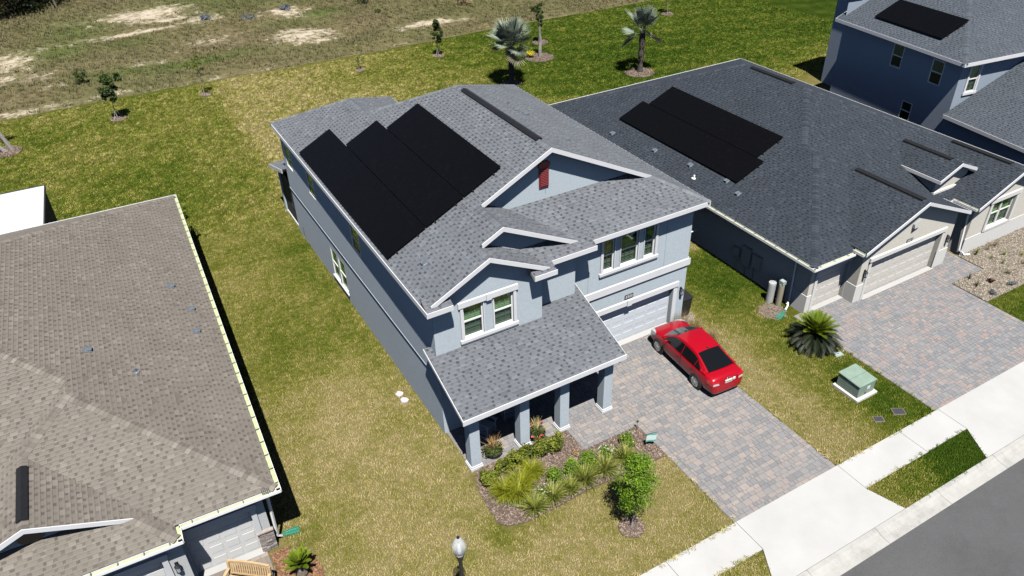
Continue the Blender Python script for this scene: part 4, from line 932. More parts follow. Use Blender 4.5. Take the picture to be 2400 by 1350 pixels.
# solar panels on the left slope
pl = PL['L']; A = lambda y: pl.ab((0, y))[0]
solar_row('lowest and longest of the three black solar panel rows on the blue house', pl, min(A(32.5), A(22.1)), max(A(32.5), A(22.1)), .15, 1.67, 10)
solar_row('middle row of black solar panels on the blue house roof', pl, min(A(30.41), A(22.1)), max(A(30.41), A(22.1)), 1.70, 3.22, 8, skirt=False)
solar_row('topmost and shortest row of black solar panels on the blue house, nearest its ridge', pl, min(A(29.37), A(22.1)), max(A(29.37), A(22.1)), 3.25, 4.77, 7, skirt=False)

# ------------------------------------------------------------------ single-storey houses (same plan, one mirrored)
BS = 0.417
def bungalow(t, W, EZ, wallm, basem, doorm, shm, variant, keep, seed):
    """W maps plan (a across from the near side eave, b back from the front eave) to world xy"""
    def D(v):
        o = W(0, 0); q = W(*v); return Vector((q[0] - o[0], q[1] - o[1])).normalized()
    def PLN(n, p0, z0, polys): return Plane(D(n), W(*p0), z0, BS, [[W(*q) for q in po] for po in polys])
    J = 4.85 if variant == 'gable' else 4.7785; fb = -.55 if variant == 'gable' else .45; ga = 5.9 if variant == 'gable' else 6.2; GR = EZ + (1.58 if variant == 'gable' else 1.40); ge = 2.45 if variant == 'gable' else 2.84; v0 = .34 if variant == 'gable' else 0.0; v1 = v0 + ga - ge; gz = 2 * ga - ge
    PB = dict(
        P1=PLN((-1, 0), (0, 0), EZ, [[(0, 0), (J, J), (J, 21.25 - J), (0, 21.25)], [(J, J + .7), (8.03, 8.73), (8.03, 13.22), (J, 21.25 - J)]]),
        F=PLN((0, -1), (0, 0), EZ, [[(0, 0), (ge, 0), (ge, ge)], [(ge, v0), (ga, v1), (J, J), (ge, ge)]]),
        GL=PLN((-1, 0), (ga, 0), GR, [[(2.45, -.55), (5.9, -.55), (5.9, 3.79), (2.45, .34)]] if variant == 'gable' else [[(3.79, .45), (ga, .45), (ga, v1), (3.79, .95)], [(ge, -.5), (3.79, .45), (3.79, .95), (ge, v0)]]),
        GRr=PLN((1, 0), (ga, 0), GR, [[(J, J), (ga, v1), (ga, 2 * J + .7 - ga), (J, J + .7)], [(ga, fb), (9.35, fb), (9.35, 2 * J + .7 - 9.35), (ga, 2 * J + .7 - ga)]]),
        F2=PLN((0, -1), (0, .7), EZ, [[(J, J + .7), (9.35, 2 * J + .7 - 9.35), (9.7, .7), (9.95, .7), (13, 3.75), (8.03, 8.73)]]),
        EL=PLN((-1, 0), (10.4, 0), EZ + 1.6, [[(9.05, 1.05), (10.4, 1.05), (10.4, 4.54), (9.05, 3.19)]]),
        ER=PLN((1, 0), (10.4, 0), EZ + 1.6, [[(10.4, 1.05), (11.7, 1.05), (11.7, 3.19), (10.4, 4.54)]]),
        P2=PLN((1, 0), (16.05, 0), EZ, [[(8.03, 8.73), (13, 3.75), (13, 18.2), (8.03, 13.22)], [(13, -.55), (16.05, -.55), (16.05, 21.25), (13, 18.2)]]),
        WL=PLN((-1, 0), (13, 0), EZ + 1.27, [[(10.05, -.55), (13, -.55), (13, 3.75), (10.05, .8)]]),
        B=PLN((0, 1), (0, 21.25), EZ, [[(0, 21.25), (8.03, 13.22), (16.05, 21.25)]]))
    if variant != 'gable': PB['SK'] = PLN((0, -1), (0, -.5), EZ, [[(ge, -.5), (9.56, -.5), (8.26, .8), (4.14, .8)]])
    mb = MB()
    for pl in PB.values(): deck(mb, pl)
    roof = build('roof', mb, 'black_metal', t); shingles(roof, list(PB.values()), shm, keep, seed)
    P3 = lambda k, a, b: (*W(a, b), PB[k].z(*W(a, b)))
    for (a, b, A, B_) in (((0, 0), (J, J), 'P1', 'F'), ((ga, v1), (J, J), 'F', 'GRr'), ((J, J + .7), (8.03, 8.73), 'P1', 'F2'), ((8.03, 8.73), (8.03, 13.22), 'P1', 'P2'), ((0, 21.25), (8.03, 13.22), 'P1', 'B'), ((16.05, 21.25), (8.03, 13.22), 'P2', 'B'),
                        ((13, 3.75), (8.03, 8.73), 'P2', 'F2'), ((13, -.55), (13, 3.75), 'P2', 'WL'), ((10.4, 1.05), (10.4, 4.54), 'EL', 'ER'), ((ga, fb), (ga, v1), 'GL', 'GRr')):
        caps(roof, P3(A, *a), P3(A, *b), PB[A], PB[B_], shm)
    if variant != 'gable': caps(roof, P3('SK', ge, -.5), P3('SK', 3.79, .45), PB['SK'], PB['GL'], shm)
    up = lambda k, a, b, d=.02: (P3(k, a, b)[0], P3(k, a, b)[1], P3(k, a, b)[2] + d)
    vs_ = [((ga, fb + .3), (ga, v1 - .5), 'GL'), ((8.03, 9.6), (8.03, 12.6), 'P1'), ((10.4, 1.6), (10.4, 4.2), 'EL'), ((13, .2), (13, 3.3), 'WL')]
    for a, b, k in vs_: vent_strip(roof, up(k, *a), up(k, *b))
    # gutters and fascia
    n2 = lambda v: tuple(D(v)); g3 = lambda a, b, dz=-.02: (*W(a, b), EZ + dz)
    gutter(t, g3(0, -.12), g3(0, 21.37), n2((-1, 0))); gutter(t, g3(-.12, 0), g3(ge - .1, 0), n2((0, -1))); gutter(t, g3(-.12, 21.25), g3(16.17, 21.25), n2((0, 1)), straps=False); gutter(t, g3(16.05, -.5), g3(16.05, 21.37), n2((1, 0)), straps=False)
    gutter(t, g3(10.05, -.5, .02), g3(10.05, .8, .02), n2((-1, 0)))
    if variant == 'gable': gutter(t, g3(2.45, -.5, .1), g3(2.45, .05, .1), n2((-1, 0)), straps=False); gutter(t, g3(9.35, -.5, .1), g3(9.35, 1.0, .1), n2((1, 0)), straps=False)
    else: gutter(t, g3(ge - .12, -.5), g3(9.4, -.5), n2((0, -1))); gutter(t, g3(ge, -.62), g3(ge, .0), n2((-1, 0)), straps=False)
    mb = MB(); fz = .16
    def bd(p, q, out, h=fz, th=.03): mb.board(p, q, h, th, n2(out))
    bd(g3(0, 0, -.015), g3(0, 21.25, -.015), (1, 0), .17, .025); bd(g3(0, 0, -.016), g3(2.45, 0, -.016), (0, 1), .17, .025); bd(g3(0, 21.25, -.015), g3(16.05, 21.25, -.015), (0, -1), .17, .02); bd(g3(16.05, 0, -.015), g3(16.05, 21.25, -.015), (-1, 0), .17, .025); bd(g3(9.3, .7, -.015), g3(10.1, .7, -.015), (0, -1))
    def rake(k, a0, a1, b): bd(up(k, a0, b, .015), up(k, a1, b, .015), (0, -1))
    rake('GL', 2.42 if variant == 'gable' else 3.75, ga, fb); rake('GRr', ga, 9.38 if variant == 'gable' else 8.6, fb); rake('EL', 9.02, 10.4, 1.05); rake('ER', 10.4, 11.72, 1.05); rake('WL', 10.02, 13, -.55); rake('P2', 13, 16.08, -.55)
    bd(up('EL', 9.05, 1.05, 0), up('EL', 9.05, 3.19, 0), (-1, 0), .16); bd(up('ER', 11.7, 1.05, 0), up('ER', 11.7, 3.19, 0), (1, 0), .16)
    build('fascia', mb, 'white_paint', t)
    mb = MB()
    for (a0, a1, b0, b1) in ((.02, .47, .4, 21.2), (.47, 2.5, .02, .4), *(((2.9, 9.1, -.5, -.19),) if variant != 'gable' else ())): poly_prism(mb, [W(a0, b0), W(a1, b0), W(a1, b1), W(a0, b1)], EZ - .19, EZ - .175)
    build('soffit', mb, 'white_paint', t)
    # walls
    mb = MB(); HT = EZ - .1
    def wp(p, q, z0, z1, holes, out, depth=.16): wall_panel(mb, W(*p), W(*q), z0, z1, holes, depth, n2(out))
    wp((.45, 20.85), (.45, .38), 0, HT, [], (-1, 0)); wp((.45, .38), (2.85, .38), 0, HT, [(.42, 2.36, 0, 2.05)], (0, -1)); wp((2.85, .38), (2.85, -.2), 0, HT, [], (-1, 0))
    wp((2.85, -.2), (9.05, -.2), 0, HT, [(.62, 5.38, 0, 2.05)], (0, -1), .2); wp((9.05, -.2), (9.05, 1.9), 0, HT, [], (1, 0)); wp((9.05, 1.9), (10.4, 1.9), 0, HT, [], (0, -1)); wp((10.4, 1.9), (10.4, -.2), 0, HT, [], (-1, 0))
    wp((10.4, -.2), (15.6, -.2), 0, HT, [(11.76 - 10.4, 13.6 - 10.4, 1.05, 2.5)], (0, -1)); wp((15.6, -.2), (15.6, 20.85), 0, HT, [], (1, 0)); wp((15.6, 20.85), (.45, 20.85), 0, HT, [], (0, 1))
    wz = lambda a, b, z: (*W(a, b), z)
    gb = -.2 if variant == 'gable' else .8
    gl = lambda a: PB['GL'].z(*W(min(a, ga), 0)) if a <= ga else PB['GRr'].z(*W(a, 0))
    lo = HT if variant == 'gable' else EZ + .49
    mb.face([wz(2.85 if variant == 'gable' else 4.3, gb, lo), wz(9.05 if variant == 'gable' else 8.1, gb, lo), wz(9.05 if variant == 'gable' else 8.1, gb, gl(9.05 if variant == 'gable' else 8.1) - .06), wz(ga, gb, GR - .06), wz(2.85 if variant == 'gable' else 4.3, gb, gl(2.85 if variant == 'gable' else 4.3) - .06)])
    mb.face([wz(10.4, -.2, HT), wz(15.6, -.2, HT), wz(15.6, -.2, EZ + .1), wz(13, -.2, EZ + 1.2), wz(10.4, -.2, EZ + .1)])
    mb.face([wz(9.2, 1.35, EZ - .1), wz(9.2, 3.3, EZ - .1), wz(9.2, 3.3, EZ + 1.0), wz(9.2, 1.35, EZ + 1.0)]); mb.face([wz(11.55, 1.35, EZ - .1), wz(11.55, 3.3, EZ - .1), wz(11.55, 3.3, EZ + 1.0), wz(11.55, 1.35, EZ + 1.0)])
    mb.face([wz(9.2, 1.35, EZ + .28), wz(11.55, 1.35, EZ + .28), wz(11.55, 1.35, EZ + 1.0), wz(10.4, 1.35, EZ + 1.5), wz(9.2, 1.35, EZ + 1.0)])
    build('wall', mb, wallm, t)
    fw = lambda p, q, out: Frame(W(*p), W(*q), n2(out))
    FS, FG_, FW_ = fw((.45, .38), (2.85, .38), (0, -1)), fw((2.85, -.2), (9.05, -.2), (0, -1)), fw((10.4, -.2), (15.6, -.2), (0, -1)); FE = fw((9.2, 1.35), (11.55, 1.35), (0, -1)); FL = fw((.45, 20.85), (.45, .38), (-1, 0))
    mb = MB(); FE.box(mb, -.1, 2.4, .001, .12, EZ + .12, EZ + .34); FE.box(mb, -.1, .35, -.3, .1, 0, EZ + .11); FE.box(mb, 1.95, 2.4, -.3, .1, 0, EZ + .11); build('entry_frame', mb, basem, t)
    if basem != wallm:
        mb = MB(); h = .92
        for fr, a, b in ((FS, -.03, .42), (FG_, -.03, .62), (FG_, 5.38, 6.23), (FW_, -.03, 5.23)): fr.box(mb, a, b, .001, .03, 0, h)
        x = fw((2.85, .38), (2.85, -.2), (-1, 0)); x.box(mb, 0, .58, .001, .03, 0, h); FL.box(mb, 20.47 - 1.0, 20.47, .001, .03, 0, h); build('wainscot', mb, basem, t)
    garage_door(t, FS, .42, 2.36, 2.05, .15, doorm, 4); garage_door(t, FG_, .62, 5.38, 2.05, .19, doorm, 8)
    mb = MB()
    for fr, a, b in ((FS, .42, 2.36), (FG_, .62, 5.38)):
        fr.box(mb, a - .16, a, .001, .05, .0, 2.05); fr.box(mb, b, b + .16, .001, .05, 0, 2.05); fr.box(mb, a - .2, b + .2, .001, .1, 2.051, 2.24)
    build('garage_trim', mb, basem if variant == 'gable' else 'white_trim_grey', t)
    mb = MB()
    for fr, a, b in ((FS, .38, 2.4), (FG_, .58, 5.42)): fr.box(mb, a, b, -.14, .12, 0, .052)
    build('apron', mb, 'walk_concrete', t)
    lantern(t, FG_, .3, 1.5); lantern(t, FG_, 5.9, 1.5)
    # front window of the wing
    for a, b in ((1.38, 2.28), (2.30, 3.18)): window(t, FW_, a, b, 1.05, 2.5, inset=.1, grid=(2, 2), blinds=.9)
    mb = MB(); FW_.box(mb, 1.18, 1.36, .001, .06, .95, 2.5); FW_.box(mb, 3.2, 3.38, .001, .06, .95, 2.5); FW_.box(mb, 1.1, 3.46, .001, .09, 2.501, 2.72); FW_.box(mb, 1.36, 3.2, .001, .06, .92, 1.049); build('window_trim', mb, basem, t)
    return PB, roof, dict(S=FS, G=FG_, W=FW_, E=FE, L=FL)

# house on the right
XR0, YR0, EZR = 23.72, 17.15, 2.78
rh = thing('bungalow', 'beige single-storey house with charcoal shingle roof and two black solar panel rows', 'house', (31.7, 27.5, 0))
PR, rroof, FR = bungalow(rh, lambda a, b: (XR0 + a, YR0 + b), EZR, 'stucco_beige', 'stucco_beige_light', 'garage_beige', 'shingle_charcoal', 'gable', 300, 21)
number_plate(rh, FR['G'], 29.33 - 26.57, 29.75 - 26.57, 2.27, 2.42, '2327')
pl = PR['P1']; A = lambda y: pl.ab((0, y))[0]
solar_row('lower, longer row of black solar panels on the charcoal bungalow roof', pl, min(A(32.9), A(23.53)), max(A(32.9), A(23.53)), 1.60, 3.20, 9, skirt=False, z_off=.13)
solar_row('upper, shorter row of black solar panels on the charcoal bungalow roof', pl, min(A(32.38), A(24.04)), max(A(32.38), A(24.04)), 3.23, 4.84, 8, skirt=False, z_off=.13)
for x, y, k in ((24.4, 32.3, 0), (24.75, 29.0, 0), (25.0, 26.5, 0), (24.5, 25.6, 2), (25.2, 24.1, 0), (24.9, 23.0, 0)): roof_vent(rroof, pl, x, y, k)
# light box on the garage gable
mb = MB(); g = FR['G']; mb.hexa([g.pt(2.85, .04, 3.02), g.pt(3.25, .04, 3.14), g.pt(3.25, .16, 3.14), g.pt(2.85, .16, 3.02)], [g.pt(2.85, .02, 3.20), g.pt(3.25, .02, 3.34), g.pt(3.25, .10, 3.36), g.pt(2.85, .10, 3.22)]); build('flood_light', mb, 'tank_white', rh)
# side wall fittings: meters, pipes, downspouts
fl_ = FR['L']; sy = lambda y: (YR0 + 20.85) - y
for (y0, y1, z0, z1, dd, nm, mat) in ((20.85, 21.42, .55, 1.55, .14, 'meter_bank', 'box_grey'), (21.55, 21.95, .75, 1.25, .16, 'meter_box', 'box_grey'), (20.2, 20.7, .80, 1.45, .18, 'breaker_box', 'tank_white')):
    mb = MB(); fl_.box(mb, sy(y1), sy(y0), .002, dd, z0, z1); o = build(nm, mb, mat, rh)
    mb = MB(); fl_.box(mb, sy(y1) + .03, sy(y0) - .03, dd + .001, dd + .015, z0 + .04, z1 - .04); build('cover', mb, mat, o)
mb = MB(); 
for y in (21.1, 21.75, 20.6): mb.tube([fl_.pt(sy(y), .06, 0), fl_.pt(sy(y), .06, .8)], .025, 6)
build('conduit', mb, 'galvanised', rh)
downspout(rh, [(23.72, 18.3, 2.62), (23.98, 18.3, 2.4), (24.06, 18.3, .35), (23.9, 18.2, .12), (23.62, 18.05, .1)])
downspout(rh, [(33.72, 17.2, 2.68), (34.0, 17.15, 2.4), (34.03, 17.0, .35), (34.2, 16.8, .1), (34.5, 16.7, .08)], w=.05)
mb = MB(); mb.tube([(24.12, 24.6, .75), (23.75, 24.6, .75), (23.7, 24.6, .35)], .035, 8); build('drain_pipe', mb, 'white_vinyl', rh)
# house on the left (mirrored, turned 2 degrees)
ang = R(-2.0); ca, sa = math.cos(ang), math.sin(ang)
LO = Vector((1.16, 17.02)); EZL = 2.90
def WLm(a, b): return (LO.x - a * ca - b * sa, LO.y - a * sa + b * ca)
lh = thing('bungalow', 'grey single-storey house with brown shingle roof and pale green gutters', 'house', (*WLm(8, 10.6), 0), ang)
PLh, lroof, FLh = bungalow(lh, WLm, EZL, 'stucco_grey', 'stucco_grey', 'garage_grey', 'shingle_brown', 'skirt', 300, 31)
pl = PLh['P1']
for x, y, k in ((0.35, 28.95, 0), (0.75, 27.2, 0), (0.65, 25.6, 0), (-2.75, 24.4, 0), (-1.55, 23.1, 1)): roof_vent(lroof, pl, x, y, k)
f = FLh['G']; 
mb = MB(); c = Vector((*WLm(6.2, .76), EZL + .78)); dN = Vector((WLm(0, -1)[0] - WLm(0, 0)[0], WLm(0, -1)[1] - WLm(0, 0)[1], 0)); dT = Vector((-dN.y, dN.x, 0))
oval = [c + dT * (.33 * math.cos(k * math.pi / 10)) + Vector((0, 0, .2 * math.sin(k * math.pi / 10))) for k in range(20)]
mb.hexa(oval, [p + dN * .04 for p in oval]); build('oval_vent', mb, 'black_metal', lh)
# stacked ledge stone on the corner pier
rg = random.Random(4); fs_ = FLh['S']; zz = .02; base_o = MB(); fs_.box(base_o, .0, .42, .001, .03, 0, .92); pier = build('stone_pier', base_o, 'ledge_stone_b', lh)
fside = Frame(WLm(.45, .38 + 1.2), WLm(.45, .38), tuple(Vector((WLm(-1, 0)[0] - WLm(0, 0)[0], WLm(-1, 0)[1] - WLm(0, 0)[1]))))
while zz < .86:
    h = rg.uniform(.035, .075); s = -.05
    while s < .42:
        w = rg.uniform(.10, .24); mb = MB(); fs_.box(mb, s, min(s + w, .43) - .006, .03, rg.uniform(.05, .085), zz, zz + h - .006); build('ledge_stone', mb, rg.choice(('ledge_stone_a', 'ledge_stone_b', 'ledge_stone_c')), pier); s += w
    zz += h
mb = MB(); fs_.box(mb, -.06, .44, .001, .12, .90, .95); build('pier_cap', mb, 'ledge_stone_c', pier)
downspout(lh, [(1.16, 17.3, 2.75), (.9, 17.5, 2.45), (.86, 17.55, .3), (.98, 17.62, .12)], w=.05)
mb = MB(); q = Vector((*WLm(.28, -.04), EZL + .035)); Mz = Matrix.Translation(q) @ Matrix.Rotation(ang, 4, 'Z')
for k in range(5): mb.box(-.12 + .05 * k, -.105 + .05 * k, -.06, .14, 0, .012, Mz)
mb.box(-.13, .11, -.07, -.055, 0, .013, Mz); mb.box(-.13, .11, .135, .15, 0, .013, Mz); build('gutter_guard', mb, 'cover_black', lh)
# white insulated patio roof with screened side
mb = MB(); pz = 2.78; cs = [(-3.95, 38.75), (-3.68, 43.4), (-12.0, 43.75), (-12.2, 39.05)]
poly_prism(mb, cs, pz - .12, pz); o = build('patio_roof', mb, 'patio_white', lh)
mb = MB(); mb.board((-3.66, 43.42, pz + .02), (-12.0, 43.78, pz + .02), .16, .05, (0, 1)); mb.board((-3.94, 38.75, pz - .02), (-3.66, 43.44, pz - .02), .12, .04, (1, 0)); build('patio_fascia', mb, 'cover_black', o)
mb = MB()
for k in range(7):
    t_ = k / 6.5; mb.box(-3.93 + .25 * t_ - .08, -3.93 + .25 * t_ - .06, 38.9 + 4.4 * t_, 38.93 + 4.4 * t_, pz + .001, pz + .008); mb.box(-4.2 - 1.2 * k, -4.17 - 1.2 * k, 43.25, 43.28, pz + .001, pz + .008)
build('screw_heads', mb, 'galvanised', o)
mb = MB(); mb.face([(-3.95, 38.6, 0), (-3.7, 43.3, 0), (-3.7, 43.3, pz - .1), (-3.95, 38.6, pz - .1)]); mb.face([(-3.7, 43.3, 0), (-12, 43.65, 0), (-12, 43.65, pz - .1), (-3.7, 43.3, pz - .1)]); build('patio_screen', mb, 'screen_mesh', lh)
for x, y in ((-3.75, 43.25), (-7.8, 43.45), (-11.9, 43.6)):
    mb = MB(); mb.box(x - .05, x + .05, y - .05, y + .05, 0, pz - .121); build('patio_post', mb, 'cover_black', lh)
# ------------------------------------------------------------------ far two-storey house
fa = R(-7.4); cf, sf = math.cos(fa), math.sin(fa); FO = Vector((42.06, 24.09))
def WF(a, b): return (FO.x + a * cf - b * sf, FO.y + a * sf + b * cf)
fh = thing('two_storey_house', 'deep blue two-storey house with grey roof behind the charcoal bungalow', 'house', (*WF(6, 5), 0), fa)
DF = lambda v: tuple(Vector((WF(*v)[0] - FO.x, WF(*v)[1] - FO.y)))
FP = lambda n, p0, z0, s, polys: Plane(DF(n), WF(*p0), z0, s, [[WF(*q) for q in po] for po in polys])
EF = 5.95
PF = dict(L=FP((-1, 0), (0, 0), EF, .45, [[(0, 0), (6.2, 6.2), (6.2, 7.0), (3.1, 10.1), (0, 10.1)]]), F=FP((0, -1), (0, 0), EF, .45, [[(0, 0), (12.4, 0), (6.2, 6.2)]]), R=FP((1, 0), (12.4, 0), EF, .45, [[(12.4, 0), (12.4, 14), (6.2, 14), (6.2, 6.2)]]),
         L2=FP((-1, 0), (0, 0), EF, .45, [[(3.1, 10.1), (6.2, 7.0), (6.2, 14), (3.1, 14)]]),
         X=FP((0, 1), (0, 10.1), EF, .45, [[(0, 10.1), (3.1, 10.1), (3.1, 10.1)]]),
         LP=FP((0, -1), (0, -6.0), 2.95, .45, [[(-.1, -6.0), (12.3, -6.0), (12.3, 0.3), (6, .3)], [(-.1, -6.0), (6, .3), (6, .3)]]),
         LS=FP((-1, 0), (-.1, 0), 2.95, .45, [[(-.1, -6.0), (6.1, .2), (6.1, .3), (-.1, .3)]]))
PF['L'].polys = [[WF(*q) for q in po] for po in ([(0, 0), (3.1, 3.1), (3.1, 10.1), (0, 10.1)], [(3.1, 3.1), (6.2, 6.2), (6.2, 10.1), (3.1, 10.1)], [(3.1, 10.1), (6.2, 10.1), (6.2, 14), (3.1, 14)])]
for k in ('L2', 'X'): PF.pop(k)
PF['LP'].polys = [[WF(*q) for q in ((-.1, -6.0), (12.3, -6.0), (12.3, .3), (6.2, .3))]]
mb = MB()
for pl in PF.values(): deck(mb, pl)
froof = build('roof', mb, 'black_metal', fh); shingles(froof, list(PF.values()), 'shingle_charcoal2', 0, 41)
p3 = lambda k, a, b: (*WF(a, b), PF[k].z(*WF(a, b)))
caps(froof, p3('L', 0, 0), p3('L', 6.2, 6.2), PF['L'], PF['F'], 'shingle_charcoal2'); caps(froof, p3('L', 6.2, 6.2), p3('L', 6.2, 14), PF['L'], PF['R'], 'shingle_charcoal2'); caps(froof, p3('LS', -.1, -6.0), p3('LS', 6.1, .2), PF['LS'], PF['LP'], 'shingle_charcoal2')
mb = MB(); w3 = lambda a, b, z_: (*WF(a, b), z_)
mb.board(w3(0, -.03, EF), w3(0, 10.13, EF), .2, .03, DF((-1, 0))); mb.board(w3(0, 0, EF), w3(12.4, 0, EF), .2, .03, DF((0, -1))); mb.board(w3(0, 10.1, EF), w3(3.1, 10.1, EF + 1.39), .2, .03, DF((0, 1))); mb.board(w3(3.1, 10.1, EF + 1.3), w3(3.1, 14, EF + 1.3), .2, .03, DF((-1, 0)))
mb.board(w3(-.1, -6.0, 2.94), w3(-.1, .3, 2.94), .2, .03, DF((-1, 0))); mb.board(w3(-.1, -6.0, 2.94), w3(12.3, -6.0, 2.94), .2, .03, DF((0, -1)))
build('fascia', mb, 'white_paint', fh)
mb = MB(); poly_prism(mb, [WF(.02, .02), WF(.5, .02), WF(.5, 10.1), WF(.02, 10.1)], EF - .21, EF - .195); build('soffit', mb, 'white_paint', fh)
mb = MB(); of = DF
wpn = lambda p, q, z0, z1, h, out: wall_panel(mb, WF(*p), WF(*q), z0, z1, h, .14, DF(out))
LWL = 9.75
hs = lambda b0, b1, z0, z1: (LWL - b1, LWL - b0, z0, z1)
wpn((.42, LWL), (.42, .42), 0, EF - .15, [hs(4.55, 5.4, 4.2, 5.6), hs(1.55, 2.4, 4.1, 5.5), hs(2.95, 3.75, 1.4, 2.55)], (-1, 0))
wpn((.42, .42), (12, .42), 0, EF - .15, [(.75, 1.45, 4.0, 5.5)], (0, -1)); wpn((.42, LWL), (3.4, LWL), 0, EF + 1, [], (0, 1)); wpn((3.4, LWL), (3.4, 13.8), 0, EF + 1.2, [], (-1, 0)); wpn((3.4, 13.8), (12, 13.8), 0, EF, [], (0, 1)); wpn((12, 13.8), (12, .42), 0, EF, [], (1, 0))
wpn((.3, .42), (.3, -5.6), 0, 2.85, [], (-1, 0)); wpn((.3, -5.6), (12, -5.6), 0, 2.85, [], (0, -1)); build('wall', mb, 'stucco_deep_blue', fh)
ffl = Frame(WF(.42, LWL), WF(.42, .42), DF((-1, 0))); fff = Frame(WF(.42, .42), WF(12, .42), DF((0, -1)))
for b0, b1, z0, z1 in ((4.55, 5.4, 4.2, 5.6), (1.55, 2.4, 4.1, 5.5), (2.95, 3.75, 1.4, 2.55)): window(fh, ffl, LWL - b1, LWL - b0, z0, z1, inset=.02, grid=None, blinds=False)
window(fh, fff, .75, 1.45, 4.0, 5.5, inset=.02, grid=(2, 2))
mb = MB(); fff.box(mb, .62, .75, .001, .05, 4.0, 5.5); fff.box(mb, 1.45, 1.58, .001, .05, 4.0, 5.5); fff.box(mb, .58, 1.62, .001, .07, 5.501, 5.66); fff.box(mb, .58, 1.62, .001, .08, 3.85, 3.999); build('window_trim', mb, 'white_paint', fh)
lantern(fh, Frame(WF(.3, -5.6), WF(12, -5.6), DF((0, -1))), .4, 1.7)
pl = PF['L']; q0, q1 = pl.ab(WF(.9, 2.65)), pl.ab(WF(.9, 7.85))
solar_row('single black solar panel row on the far deep blue two-storey house', pl, min(q0[0], q1[0]), max(q0[0], q1[0]), .95, 2.75, 5, skirt=False, z_off=.16)
# ------------------------------------------------------------------ grass blades (scattered tufts)
def tuft_object(name, mat, blades, h, r, w, seed, bend=.5):
    rg = random.Random(seed); mb = MB()
    for k in range(blades):
        a = rg.random() * 6.283; rr = r * math.sqrt(rg.random()); x, y = rr * math.cos(a), rr * math.sin(a); d = rg.random() * 6.283; hh = h * rg.uniform(.6, 1.25); ln = bend * hh * rg.uniform(.3, 1.3)
        dx, dy = math.cos(d), math.sin(d); px, py = -dy * w / 2, dx * w / 2
        p0, p1 = Vector((x - px, y - py, 0)), Vector((x + px, y + py, 0)); m0 = Vector((x + dx * ln * .4 - px * .8, y + dy * ln * .4 - py * .8, hh * .65)); m1 = Vector((x + dx * ln * .4 + px * .8, y + dy * ln * .4 + py * .8, hh * .65)); tp = Vector((x + dx * ln, y + dy * ln, hh * .95))
        mb.face([p0, p1, m1, m0]); mb.face([m0, m1, tp])
    me = bpy.data.meshes.new(name); me.from_pydata(mb.v, [], mb.f); me.materials.append(MATS[mat]); return bpy.data.objects.new(name, me)
def scatter(ob, src, density, smin, smax, seed, dens_att=None):
    ng = bpy.data.node_groups.new('scatter', 'GeometryNodeTree'); ng.interface.new_socket('Geometry', in_out='INPUT', socket_type='NodeSocketGeometry'); ng.interface.new_socket('Geometry', in_out='OUTPUT', socket_type='NodeSocketGeometry')
    gi, go = ng.nodes.new('NodeGroupInput'), ng.nodes.new('NodeGroupOutput'); L = ng.links.new
    dp = ng.nodes.new('GeometryNodeDistributePointsOnFaces'); dp.inputs['Seed'].default_value = seed
    if dens_att:
        na = ng.nodes.new('GeometryNodeInputNamedAttribute'); na.data_type = 'FLOAT'; na.inputs[0].default_value = dens_att
        mu = ng.nodes.new('ShaderNodeMath'); mu.operation = 'MULTIPLY'; mu.inputs[1].default_value = density; L(na.outputs[0], mu.inputs[0]); L(mu.outputs[0], dp.inputs['Density'])
    else: dp.inputs['Density'].default_value = density
    oi = ng.nodes.new('GeometryNodeObjectInfo'); oi.inputs[0].default_value = src; oi.inputs['As Instance'].default_value = True
    ip = ng.nodes.new('GeometryNodeInstanceOnPoints'); rv = ng.nodes.new('FunctionNodeRandomValue'); rv.data_type = 'FLOAT_VECTOR'; rv.inputs[0].default_value = (-.2, -.2, 0); rv.inputs[1].default_value = (.2, .2, 6.28)
    rs = ng.nodes.new('FunctionNodeRandomValue'); rs.data_type = 'FLOAT'; rs.inputs[2].default_value = smin; rs.inputs[3].default_value = smax
    L(gi.outputs[0], dp.inputs[0]); L(dp.outputs[0], ip.inputs['Points']); L(oi.outputs['Geometry'], ip.inputs['Instance']); L(rv.outputs[0], ip.inputs['Rotation']); L(rs.outputs[1], ip.inputs['Scale']); L(ip.outputs[0], go.inputs[0])
    md = ob.modifiers.new('scatter', 'NODES'); md.node_group = ng
def patch(name, rects, step, z, fn, att, mask=None, dens=None):
    """emitter faces over plan rectangles; only the scattered blades show"""
    mb = MB(); at = []; de = []
    for (x0, x1, y0, y1) in rects:
        nx, ny = max(1, int((x1 - x0) / step)), max(1, int((y1 - y0) / step)); i0 = len(mb.v)
        for j in range(ny + 1):
            for i in range(nx + 1):
                x = x0 + (x1 - x0) * i / nx; y = y0 + (y1 - y0) * j / ny; mb.v.append((x, y, z(x, y) if callable(z) else z)); at.append(fn(x, y))
                if dens: de.append(dens(x, y))
        for j in range(ny):
            for i in range(nx):
                x = x0 + (x1 - x0) * (i + .5) / nx; y = y0 + (y1 - y0) * (j + .5) / ny
                if mask and not mask(x, y): continue
                a = i0 + j * (nx + 1) + i; mb.f.append((a, a + 1, a + nx + 2, a + nx + 1)); mb.m.append(0)
    mb.att = at; o = build(name, mb, 'grass_blade', None, att=att); o['kind'] = 'stuff'
    if dens:
        d = o.data.attributes.new('dn', 'FLOAT', 'POINT'); d.data.foreach_set('value', de)
    return o
gr3 = lambda x, y: (greenness(x, y),) * 3
